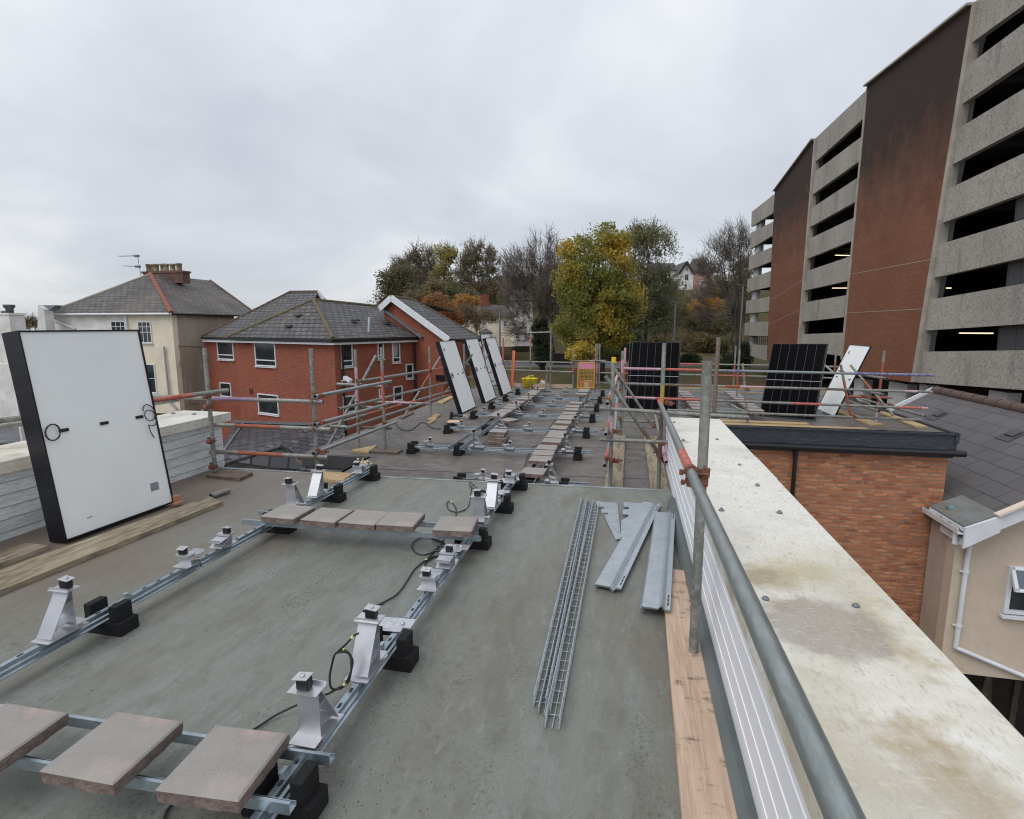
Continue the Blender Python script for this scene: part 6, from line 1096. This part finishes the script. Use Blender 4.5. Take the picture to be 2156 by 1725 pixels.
# wire cable trays
def basket(label, p, q, wd, ht, stagger=0):
    p, q = Vector((*p, 0)), Vector((*q, 0)); d = (q - p); L = d.length; d.normalize(); x = Vector((d.y, -d.x, 0)); T = thing('cable_tray', label, 'cable tray', p, 0, 'wire cable trays'); r = .0034; o = MB()
    for a, z in ((-.5, ht), (-.5, ht * .45), (-.5, r), (0, r), (.5, r), (.5, ht * .45), (.5, ht)): v_ = x * wd * a + Vector((0, 0, z + r)); o.tube(p + v_, q + v_, r, 6)
    o.build('long_wire', m['galv'], T); o = MB(); k = .03 + stagger
    while k < L: c = p + d * k; o.path([c - x * wd * .5 + Vector((0, 0, ht + r)), c - x * wd * .5 + Vector((0, 0, r * 3)), c + x * wd * .5 + Vector((0, 0, r * 3)), c + x * wd * .5 + Vector((0, 0, ht + r))], r, 5); k += .08
    o.build('cross_wire', m['galv'], T)
basket('left wire cable tray lying on the roof', (-.345, 2.20), (-.385, 5.22), .055, .055); basket('right wire cable tray lying on the roof', (-.272, 2.08), (-.268, 5.08), .06, .055, .05)
basket('third wire cable tray nested between the left and right trays', (-.318, 2.16), (-.345, 5.14), .05, .03, .07)
# pressed galvanised deflector sheets
def sheet(label, p, q, prof, z, group): 
    p, q = Vector((*p, z)), Vector((*q, z)); o = MB(); n_ = len(prof); pr = [(a, b_) for a, b_ in prof] + [(a, b_ + .0025) for a, b_ in prof[::-1]]; o.prof(pr, p, q); r = tag(o.build('deflector_sheet', [m['galv'], m['slot']]), label, 'metal sheet', group)
    return r
pv = [(-.085, .0), (-.083, .012), (.012, .012), (.035, -.012), (.055, .012), (.085, .012)]; pr_ = [(-.085, -.004), (-.075, .012), (.018, .012), (.035, .036), (.055, .012), (.085, .012)]
for k, n_ in enumerate(('bottom', 'middle', 'top')):
    sheet('%s sheet of the slanting stack beside the cable trays' % n_, (-.095 + .003 * k, 3.37 - .004 * k), (.245 + .003 * k, 5.17 - .004 * k), pv, .015 + k * .006, 'slanting stack of pressed sheets'); sheet('%s sheet of the stack overlapping the fresh board' % n_, (.19 + .002 * k, 3.10 - .004 * k), (.35 + .002 * k, 4.83 - .004 * k), pr_, .042 + k * .006, 'stack of pressed sheets on the board')
o = MB()
for c_, pts, z in ((TR, [[(712, 690), (722, 660), (730, 660), (719, 690)], [(730, 655), (740, 632), (747, 632), (737, 655)], [(745, 628), (757, 603), (763, 603), (752, 628)]], .0485), (TR, [[(1023, 865), (1025, 830), (1031, 830), (1029, 865)], [(1025, 825), (1028, 797), (1034, 797), (1031, 825)], [(1028, 790), (1031, 762), (1037, 762), (1034, 790)]], .0755)):
    pass
SA, SB_ = (Vector((-.089, 3.362, .0427)), Vector((.340, 1.8, 0)).normalized()), (Vector((.194, 3.092, .0697)), Vector((.16, 1.73, 0)).normalized())
for (c0, d0), nm in ((SA, 'slanting'), (SB_, 'right')):
    o = MB(); x = Vector((d0.y, -d0.x, 0))
    for k in (.05, .10, .15, 1.6, 1.65, 1.7):
        c1_ = c0 + d0 * k + x * .07; o.add([c1_ - x * .004, c1_ + x * .004, c1_ + x * .004 + d0 * .035, c1_ - x * .004 + d0 * .035], [(0, 1, 2, 3)])
    for ch in [ob_ for ob_ in col.objects if ob_.get('label', '').startswith('top sheet of the ' + ('slanting' if nm == 'slanting' else 'stack overlapping'))]: o.build('slot', m['slot'], ch)
for lab, pts, z in (('left folded end plate with notched edge', [(575, 138), (715, 148), (722, 205), (740, 378), (705, 384), (628, 226), (656, 222), (656, 211), (612, 212), (612, 188), (630, 184), (626, 172), (590, 174)], .004), ('right folded end plate partly under the slanting sheets', [(757, 142), (892, 153), (880, 175), (768, 362), (738, 372), (742, 262), (790, 234), (785, 222), (750, 222), (752, 192), (792, 187), (790, 172), (757, 173)], .010)):
    q = [TR.z(*p, z + .012) for p in pts]; o = MB(); o.slab(q, (0, 0, -.012)); T_ = tag(o.build('end_plate', m['galv']), lab, 'metal plate', 'folded end plates')
    ce = sum(q, Vector()) / len(q); rib = MB(); 
    for a_, b_ in ((1, 3), (3, 5)) if lab.startswith('left') else ((1, 2), (2, 3)): rib.beam(q[a_].lerp(ce, .18) + Vector((0, 0, .002)), q[b_].lerp(ce, .18) + Vector((0, 0, .002)), .008, .006)
    rib.build('pressed_rib', m['galv'], T_)
# cable drum, power tool, tub, orange tube, box, gate
P = FR.z(800, 1100, ZF); sp_ = thing('cable_drum', 'plywood cable drum with black cable standing on the felt roof', 'cable drum', (P.x, P.y, ZF))
for z in (.006, .17): o = MB(); o.lathe((P.x, P.y, ZF + z), [(.125, 0), (.125, .012), (.02, .012)], 28, smooth=False); o.build('flange', m['ply'], sp_)
o = MB(); o.lathe((P.x, P.y, ZF + .02), [(.062, 0), (.066, .03), (.06, .06), (.066, .09), (.062, .15)], 20); o.build('wound_cable', m['cable'], sp_)
P = FR.z(850, 985, ZF); tl = thing('power_tool', 'blue and black cordless saw lying in front of the nearest leaning stack', 'power tool', (P.x, P.y, ZF))
o = MB(); o.path([(P.x - .13, P.y, ZF + .07), (P.x - .05, P.y, ZF + .085), (P.x + .03, P.y, ZF + .07), (P.x + .10, P.y, ZF + .075)], .035, 10, r2=.03); o.build('body', m['tool_blue'], tl, bevel=.004)
o = MB(); o.box((P.x - .165, P.y, ZF + .075), (.055, .08, .14), Matrix.Rotation(R(8), 3, 'Y')); o.build('battery', m['black'], tl, bevel=.006)
o = MB(); o.box((P.x + .14, P.y, ZF + .07), (.09, .06, .05), Matrix.Rotation(R(12), 3, 'Y')); o.box((P.x + .2, P.y - .02, ZF + .045), (.05, .05, .06)); o.build('head', mat('cast_head', lin(178, 170, 160), .5, .3), tl, bevel=.008)
q0, q1 = F2.z(598, 622, ZF), F2.z(735, 622, ZF); cx_ = (q0 + q1) / 2; tb = thing('flexible_tub', 'yellow flexible tub by the far edge of the felt roof', 'tub', cx_); rr = (q1 - q0).length / 2 * 1.2
o = MB(); o.lathe(cx_, [(rr * .95, 0), (rr * 1.32, .29), (rr * 1.36, .30), (rr * 1.3, .30), (rr * .92, .02), (.01, .02)], 26); o.build('bowl', m['yellow_plastic'], tb)
for s in (-1, 1): o = MB(); o.path([cx_ + Vector((-.1, s * rr * 1.3, .29)), cx_ + Vector((-.07, s * rr * 1.35, .36)), cx_ + Vector((.07, s * rr * 1.35, .36)), cx_ + Vector((.1, s * rr * 1.3, .29))], .015, 6); o.build('handle', m['yellow_plastic'], tb)
q = F2.Y(430, 610, 16.6); q2 = F2.Y(460, 128, 16.75); o = MB(); d_ = (q2 - q).normalized(); o.prof([(-.04, 0), (.04, 0), (.04, .05), (.028, .05), (.028, .012), (-.028, .012), (-.028, .05), (-.04, .05)], q, q2, up=(0, -1, 0)); tag(o.build('plastic_channel', m['orange_plastic']), 'orange plastic channel leaning upright beside the yellow tub', 'channel')
q = F2.z(820, 628, ZF); o = MB(); o.box(q + Vector((0, .25, .10)), (.16, .14, .2), Matrix.Rotation(R(28), 3, 'Y')); pc = tag(o.build('carton', m['paper']), 'small white carton tipped beside the yellow tub', 'carton'); o = MB(); o.box(q + Vector((-.02, .175, .10)), (.07, .004, .06), Matrix.Rotation(R(28), 3, 'Y')); o.build('printed_label', m['sticker'], pc)
o = MB(); o.box(q + Vector((.0, .6, .10)), (.2, .14, .2)); tag(o.build('red_bag', m['red_plastic']), 'dark red bag standing behind the white carton', 'bag')
a_, b_ = F2.z(1350, 648, ZF), F2.z(1502, 650, ZF); bx = thing('cardboard_box', 'brown cardboard box with red and white end at the far edge', 'box', a_); o = MB(); o.slab([(a_.x + .1, a_.y, ZF), (b_.x, a_.y, ZF), (b_.x, a_.y + .3, ZF), (a_.x + .1, a_.y + .3, ZF)], (0, 0, .27)); o.build('carton', m['card'], bx)
o = MB(); o.box((a_.x + .04, a_.y + .12, ZF + .13), (.12, .24, .26)); o.build('red_container', m['red_plastic'], bx); o = MB(); o.box(((a_.x + b_.x) / 2 + .02, a_.y - .003, ZF + .13), (.13, .004, .19)); lb = o.build('printed_label', m['paper'], bx); o = MB()
for i in range(5): o.box(((a_.x + b_.x) / 2 + .02, a_.y - .006, ZF + .08 + i * .025), (.07, .003, .008))
o.build('print', m['sticker'], lb)
m['gate_yellow'] = mat('gate_yellow', lin(200, 156, 60), .6); yg = 17.1; gq = [F2.Y(x, y, yg) for x, y in ((1312, 632), (1535, 632), (1545, 290), (1330, 285))]; gt_ = thing('ladder_gate', 'yellow mesh ladder gate with a pink sign at the far edge', 'gate', gq[0]); o = MB()
for i in range(4): o.tube(gq[i], gq[(i + 1) % 4], .02, 8)
k0, k1 = gq[0].lerp(gq[3], .75), gq[1].lerp(gq[2], .75); o.tube(k0, k1, .012, 6); o.build('gate_frame', m['gate_yellow'], gt_)
o = MB()
for i in range(1, 12): k = i / 12; o.tube(gq[0].lerp(gq[1], k), k0.lerp(k1, k), .006, 4)
for i in range(1, 14): k = i / 14 * .75; o.tube(gq[0].lerp(gq[3], k), gq[1].lerp(gq[2], k), .006, 4)
o.build('wire_mesh', m['gate_yellow'], gt_); o = MB(); o.slab([k0 + Vector((.02, -.01, .01)), k1 + Vector((-.02, -.01, .01)), gq[2] + Vector((-.02, -.01, -.02)), gq[3] + Vector((.02, -.01, -.02))], (0, .008, 0)); o.build('sign_board', m['pink_board'], gt_)
lvm = MB()
for i in range(46):
    q = F4.z(rng.gauss(505, 40), rng.gauss(1035, 16), ZF + .012); a_ = rng.uniform(0, 6.28); s_ = rng.uniform(.015, .03); lvm.add([q + Vector((math.cos(a_ + k * 1.57) * s_, math.sin(a_ + k * 1.57) * s_ * .7, rng.uniform(0, .02))) for k in range(4)], [(0, 1, 2, 3)])
tag(lvm.build('fallen_leaves', mat('pale_leaves', lin(214, 200, 160), .8, var=lin(176, 158, 112), scale=30)), 'pale fallen leaves gathered at the roof step by the left rail', 'leaves', kind='stuff')
grit = MB()
for i in range(260):
    k = i % 4; x, y = ((rng.gauss(-1.35, .22), rng.gauss(1.62, .09)), (rng.uniform(-1.05, .15), rng.uniform(1.3, 5.3)), (rng.gauss(-.85, .2), rng.gauss(1.55, .2)), (rng.uniform(-2.7, -1.2), rng.uniform(1.2, 5.4)))[k]
    s_ = rng.uniform(.0015, .004); a_ = rng.uniform(0, 6.28)
    grit.add([(x + math.cos(a_ + j * 2.09) * s_, y + math.sin(a_ + j * 2.09) * s_, .0015) for j in range(3)] + [(x, y, .0015 + s_ * .8)], [(0, 1, 3), (1, 2, 3), (2, 0, 3)])
tag(grit.build('roof_grit', mat('dark_grit', lin(52, 47, 40), .9, var=lin(74, 64, 52), scale=40)), 'dark moss crumbs and grit scattered over the near roof', 'grit', kind='stuff')

# ================================================================ scaffolding guardrails
TM = [m[k] for k in ('tube', 'tube_brown', 'tube_bright', 'paint_red', 'paint_orange', 'paint_pink', 'paint_purple', 'paint_blue', 'paint_green', 'paint_yellow')]
TI = dict(g=0, b=1, w=2, r=3, o=4, p=5, u=6, l=7, e=8, y=9)
def bandlist(spec):
    """'g.3r.2g' = grey, then from .3 red for .2, then grey to the end"""
    out_, pos, cur, i = [], 0.0, None, 0; segs = []
    import re
    toks = re.findall(r'([a-z])(\.\d+)?', spec); tot = sum(float(k) for _, k in toks if k); free = [i for i, (c, k) in enumerate(toks) if not k]; share = (1 - tot) / max(1, len(free))
    for i, (c, k) in enumerate(toks): L = float(k) if k else share; out_.append((pos, min(1, pos + L), TI[c])); pos += L
    out_[-1] = (out_[-1][0], 1, out_[-1][2]); return out_
def stube(parent, p, q, spec='g', kind='ledger', r=.0242, hollow=True): o = MB(); o.tube(p, q, r, 14, bands=bandlist(spec), hollow=hollow); return o.build(kind, TM, parent)
cpl = MB()
for ax in (0, 1):
    d_ = Vector((0, 0, 1)) if ax == 0 else Vector((1, 0, 0)); off_ = Vector((0, 0, 0)) if ax == 0 else Vector((0, -.052, 0)); ring = []
    cpl.tube(off_ - d_ * .019, off_ + d_ * .019, .0285, 12)
cpl.box((0, -.026, 0), (.034, .03, .034)); cpl.tube((-.055, -.0, .028), (.03, .0, .028), .006, 6); cpl.box((-.05, 0, .028), (.02, .022, .022)); cpl.tube((.034, -.1, .0), (.034, .02, .0), .006, 6); cpl.box((.034, -.095, 0), (.022, .016, .022)); cpl.box((.03, -.05, 0), (.018, .05, .04))
_cpl = {}
def coupler(parent, p, d=(1, 0, 0), back=1):
    if 'me' not in _cpl: ob_ = cpl.build('coupler', m['rust'], parent, local=True); _cpl['me'] = ob_.data
    else: ob_ = bpy.data.objects.new('coupler', _cpl['me']); col.objects.link(ob_); ob_.parent = parent
    ob_.location = Vector(p) - parent_origin(parent); d = Vector(d); ob_.rotation_euler = (rng.uniform(-.1, .1), 0, math.atan2(d.y, d.x) + (math.pi if back < 0 else 0)); return ob_
Z0 = ZF + .04
# --- left guardrail
gl = thing('scaffold_guardrail', 'tube guardrail along the left edge with red and pink painted bands', 'scaffold', (-4.3, 8, ZF)); X1, X0 = Vector((1, 0, 0)), Vector((0, 1, 0))
S1 = LU.z(1740, 1440, .04); S2 = BH.z(1058, 1650, .04); S3 = F4.z(752, 870, Z0); S4 = F4.z(450, 855, Z0); S5 = F4.z(1280, 500, Z0)
def post(T, B, top, spec='g', kind='standard'): return stube(T, B, Vector((B.x + rng.uniform(-.01, .01), B.y, top)), spec, kind)
post(gl, S1, 1.46); post(gl, S2, 1.45, 'g'); post(gl, S3, 1.37, 'g.38b.05r.32g'[0:0] or 'g.4r.37g'); post(gl, S4, 1.33, 'g.42p.4g'); post(gl, S5, 1.27, 'g.55o.22g')
yS = S2.y - .06
stube(gl, SC.Y(0, 683, yS) - Vector((2.1, 0, -.01)), SC.Y(372, 690, yS), 'g.4u.25g'); stube(gl, SC.Y(0, 1015, yS) - Vector((1.1, 0, 0)), SC.Y(470, 1030, yS), 'g.22o.38g'); stube(gl, SC.Y(0, 1360, yS) - Vector((1.1, 0, 0)), SC.Y(432, 1378, yS), 'g.25o.38g')
p = LU.Y(1840, 785, S1.y - .055); stube(gl, Vector((-5.22, 2.0, .93)), p, 'g.62r.26g')
stube(gl, Vector((-5.35, 2.0, .84)), Vector((-5.3, 5.6, .82)), 'g')
ends = {}
for (x0, y0), (x1, y1), sp in (((268, 622), (1212, 432), 'w'), ((268, 972), (1205, 705), 'w'), ((250, 1332), (1278, 938), 'w')): 
    a_, b_ = SC.Y(x0, y0, S2.y - .1), SC.Y(x1, y1, S3.y + .12); stube(gl, a_, b_, sp); coupler(gl, (S2.x + .03, S2.y, a_.z), (0, 1, 0)); coupler(gl, (S3.x, S3.y, b_.z - .01), (0, 1, 0))
for z in (SC.Y(250, 683, yS).z, SC.Y(240, 1020, yS).z, SC.Y(240, 1370, yS).z): coupler(gl, (S2.x, S2.y, z))
for z in (.92, .80, .40, .10): coupler(gl, (S1.x, S1.y, z))
for (x0, y0), (x1, y1), sp in (((800, 435), (1915, 262), 'g.4r.12g.3r'), ((560, 778), (1955, 440), 'g.8r.12p'), ((640, 1022), (1995, 585), 'g.5r.14g')):
    a_ = SC.Y(x0, y0, S4.y - (.08 if x0 == 800 else .75)); b_ = SC.Y(x1, y1, 12.3); dd = b_ - a_; stube(gl, a_, a_ + dd * 1.75, sp)
    coupler(gl, (S4.x + .02, S4.y, a_.lerp(b_, max(0, (S4.y - a_.y) / (b_.y - a_.y))).z), (0, 1, 0)); coupler(gl, (S5.x + .02, S5.y, a_.lerp(b_, (S5.y - a_.y) / (b_.y - a_.y)).z), (0, 1, 0))
a_, b_ = SC.Y(352, 1075, 7.3), SC.Y(1980, 545, 13.1); a_.x = min(a_.x, -4.8); stube(gl, a_, b_, 'g.3o.22g.04r.1w')
for (x0, y0), (x1, y1), Y_, sp in (((548, 465), (1175, 500), 8.06, 'g'), ((830, 745), (1130, 770), 8.07, 'g'), ((820, 1000), (1215, 1018), 8.06, 'b'), ((1010, 685), (1700, 710), 10.4, 'g.3p.35g'), ((460, 990), (670, 1000), 7.4, 'g')): stube(gl, SC.Y(x0, y0, Y_), SC.Y(x1, y1, Y_), sp, 'transom')
stube(gl, SC.Y(1030, 110, 8.45), SC.Y(450, 1205, 7.9), 'g', 'brace'); stube(gl, SC.Y(1830, 125, 11.4), SC.Y(1390, 850, 10.9), 'g.25o.3g', 'brace'); stube(gl, FR.Y(985, 345, 13.4), FR.z(660, 810, ZF), 'g', 'brace'); stube(gl, FR.Y(1140, 345, 15.0), FR.Y(1075, 470, 14.8), 'g', 'brace')
for (x, yt), Y_, sp in (((905, 240), 13.3, 'g'), ((1098, 210), 15.0, 'g.5p.4g'), ((1292, 180), 17.1, 'g.5r')): q = FR.Y(x, yt, Y_); post(gl, Vector((q.x, Y_, Z0)), q.z, sp)
for k in ((860, 690), (1390, 700), (1870, 585), (1520, 1040), (490, 1045)): coupler(gl, SC.Y(*k, 8.4 if k[0] < 1000 else 10.5))
# --- central gangway frame and the near handrail
gc = thing('scaffold_gangway', 'braced tube gangway in the middle with a yellow capped post and near handrail', 'scaffold', (0, 7, ZF))
P6 = CF.z(710, 1550, Z0); P7 = CF.z(805, 1065, Z0); P8 = CF.z(1155, 1555, Z0); P9 = A.z(1460, 1372, .038)
b6 = post(gc, P6, 1.30, 'g.45p.12g'); o = MB(); o.tube(Vector((P6.x, P6.y, 1.27)), Vector((P6.x, P6.y, 1.335)), .029, 12); o.build('tube_cap', mat('yellow_cap', lin(214, 178, 44), .5), b6)
post(gc, P7, 1.26, 'g.75p.15g'); post(gc, P8, 1.50, 'e.18b.38y.16e.12g'); post(gc, P9, 1.535, 'g')
q_ = A.Y(1487, 762, P9.y)
hr_n = Vector((.28, .35, 1.1)); hr_f = MS.Y(1112, 705, P8.y + .03); dr_ = hr_f - hr_n
stube(gc, hr_n - dr_ * .12, hr_f, 'w.46r.085w.40r.05' if 0 else 'w.44r.075w.42r.065'.replace('.42', ''), 'handrail')
cq_ = hr_n.lerp(hr_f, (P9.y - hr_n.y) / (hr_f.y - hr_n.y)); coupler(gc, (P9.x, P9.y, cq_.z), (0, -1, 0)).scale = (1.12, 1.12, 1.12); coupler(gc, (P9.x - .004, P9.y - .012, cq_.z - .045), (0, -1, 0))
T1a, T1b = MS.Y(345, 800, 6.5), F3.Y(1092, 402, 6.62); T1b.z = (T1a.z + T1b.z) / 2; T1a.z = T1b.z
stube(gc, MS.Y(345, 800, 6.5), F3.Y(1092, 402, 6.62), 'g', 'transom'); stube(gc, MS.Y(345, 1200, 6.5), MS.Y(1265, 1240, 6.56), 'g', 'transom'); stube(gc, MS.Y(620, 962, 9.95), MS.Y(1132, 975, 9.95), 'g', 'transom')
for (x, y), sp in (((440, 740), 'g.08o.1p'), ((420, 1137), 'g.1o.1w'), ((405, 1542), 'w.1r.12w')): a_ = MS.Y(x, y, 6.3); stube(gc, a_, Vector((a_.x + .03, 10.1, a_.z)), sp)
stube(gc, MS.Y(535, 1095, 6.7), MS.Y(588, 445, 9.8), 'w.35r.1w.2r.1w', 'brace'); stube(gc, MS.Y(415, 382, 6.65), MS.Y(1240, 1575, 6.75), 'g.55b', 'brace'); stube(gc, MS.Y(535, 290, 9.85), MS.Y(1045, 1045, 9.9), 'g', 'brace')
a_ = MS.Y(1202, 1497, 6.35); stube(gc, a_, MS.Y(1060, 895, 9.95), 'p.3g'); 
OPt, OPb = MS.Y(1880, -120, 6.75), MS.Y(1802, 985, 6.75); stube(gc, Vector((OPb.x, 6.75, -1.5)), Vector((OPt.x, 6.75, OPt.z)), 'b.25o.45b', 'standard')
for k, Y_, d_ in (((445, 700), 6.5, 0), ((430, 1110), 6.5, 0), ((515, 1100), 6.6, 0), ((430, 1450), 6.45, 0), ((520, 1480), 6.55, 0), ((1135, 1240), 6.6, 0), ((1150, 850), 6.6, 0), ((1200, 730), 6.7, 0), ((1820, 900), 6.7, 0), ((615, 445), 9.9, 1), ((600, 930), 9.9, 1), ((1085, 960), 9.9, 1), ((1040, 1025), 9.9, 1), ((580, 710), 9.6, 1), ((560, 560), 9.3, 1), ((1100, 1400), 6.75, 0)): coupler(gc, MS.Y(*k, Y_), (1, 0, 0) if rng.random() < .5 else (0, 1, 0))
# --- far end guardrail
ge_ = thing('scaffold_guardrail', 'guardrail across the far end of the felt roof in front of the lawn', 'scaffold', (-2, 17.4, ZF)); YE = 17.3
for (x0, y0), (x1, y1), sp in (((300, 268), (1300, 290), 'g'), ((345, 385), (1275, 416), 'g'), ((1240, 265), (1690, 262), 'b.5g')): stube(ge_, F2.Y(x0, y0, YE), F2.Y(x1, y1, YE), sp)
for (x0, y0), (x1, y1), sp in (((265, 200), (2070, 235), 'g.1o.1g.1r.2g'), ((290, 337), (2070, 378), 'g.08r.06g.35r.14g'), ((290, 470), (720, 478), 'g')): a_, b_ = MS.Y(x0, y0, YE + .1), MS.Y(x1, y1, YE + .1); stube(ge_, a_, b_ + (b_ - a_) * .75, sp)
for (x, yt), sp in (((682, -150), 'g.75r.15g'), ((955, -190), 'g'), ((897, 360), 'g'), ((1262, 108), 'g.35r.3g'), ((1560, 35), 'r.9g'), ((1583, 33), 'p.6g'), ((1617, 33), 'g')): q = F2.Y(x, yt, YE + .05); post(ge_, Vector((q.x, YE + .05, ZF)), q.z, sp)
a_, b_ = FR.Y(1565, 128, YE), FR.Y(1765, 122, YE); stube(ge_, a_, b_, 'g'); 
for k in ((680, 275), (955, 285), (1262, 270), (1262, 410), (1555, 265), (1555, 440), (1560, 590), (680, 400), (955, 410)): coupler(ge_, F2.Y(*k, YE))
for x_, yt in ((1990, 1310), (1795, 1290)): q = T2.Y(1800 if x_ > 1900 else 1835, 1315 if x_ > 1900 else 1345, YE if x_ > 1900 else 14.5); post(ge_, Vector((q.x, q.y, ZF)), q.z, 'g.3o.3g')
# --- right wing guardrail
gr_w = thing('scaffold_guardrail', 'guardrail around the right wing in front of the black panel', 'scaffold', (3, 11.5, ZF)); YF_ = 11.35
L0 = [MS.Y(645, 283, 10.2), MS.Y(690, 480, 10.2), MS.Y(668, 655, 10.2), MS.Y(1215, 820, 11.2)]; R0 = [CR.Y(1470, 463, YF_), CR.Y(1455, 590, YF_), CR.Y(1418, 715, YF_), CR.Y(1372, 803, YF_)]
for a_, b_, sp in zip(L0, R0, ('p.12r.16g.06l.05w.35l', 'g.12b.14g.06o.05p.08g.2b.06g.2p.04g', 'p.1r.2g.25r.1g.25r.08p', 'g')): stube(gr_w, a_, b_, sp)
for (x0, y0, x1, y1), sp in (((10, 372, 50, 830), 'y.04g'), ((758, 382, 850, 855), 'g.15o.6g'), ((1092, 275, 1025, 830), 'p.3o.55g')): b_ = CR.z(x1, y1, ZF + .03); stube(gr_w, b_, CR.Y(x0, y0, b_.y), sp[::1] if sp[0] != 'y' else 'g.96y', 'standard')
q = T2.Y(1862, 1480, 11.3)
for (x0, y0), (x1, y1), ya, yb, sp in (((1112, 488), (865, 455), 11.2, 14.6, 'g'), ((1095, 612), (812, 560), 11.2, 14.6, 'g'), ((1050, 737), (740, 640), 11.2, 14.6, 'g'), ((1402, 775), (905, 640), 11.3, 15.5, 'g'), ((1155, 635), (820, 625), 12.3, 12.3, 'g.1o.8')): stube(gr_w, CR.Y(x0, y0, ya), CR.Y(x1, y1, yb), sp)
stube(gr_w, CR.Y(832, 385, 12.6), CR.Y(1160, 770, 12.0), 'y.03g.27o.2g', 'brace'); stube(gr_w, CR.Y(795, 565, 14), CR.Y(910, 690, 13.4), 'b', 'brace'); stube(gr_w, CR.Y(635, 385, 14.8), CR.Y(700, 440, 14.6), 'g', 'brace')
stube(gr_w, CR.Y(722, 290, 15.2), CR.Y(712, 430, 15.2), 'g.5o', 'standard'); stube(gr_w, F3.Y(955, 300, 12.3), F3.Y(1090, 372, 11.2), 'g', 'transom')
for x0, yt in ((655, 15),): q = MS.Y(672, yt, 11.0); stube(gr_w, Vector((q.x - .02, 11, ZF)), q, 'g.6o.2p', 'standard')
q = MS.Y(1208, 640, 9.6)
for k in ((25, 435), (40, 570), (45, 755), (765, 440), (790, 580), (830, 690), (850, 775), (1070, 455), (1050, 580), (1035, 705), (925, 625), (1130, 690)): coupler(gr_w, CR.Y(*k, YF_))
# prototypes are all placed; nothing stays at the origin
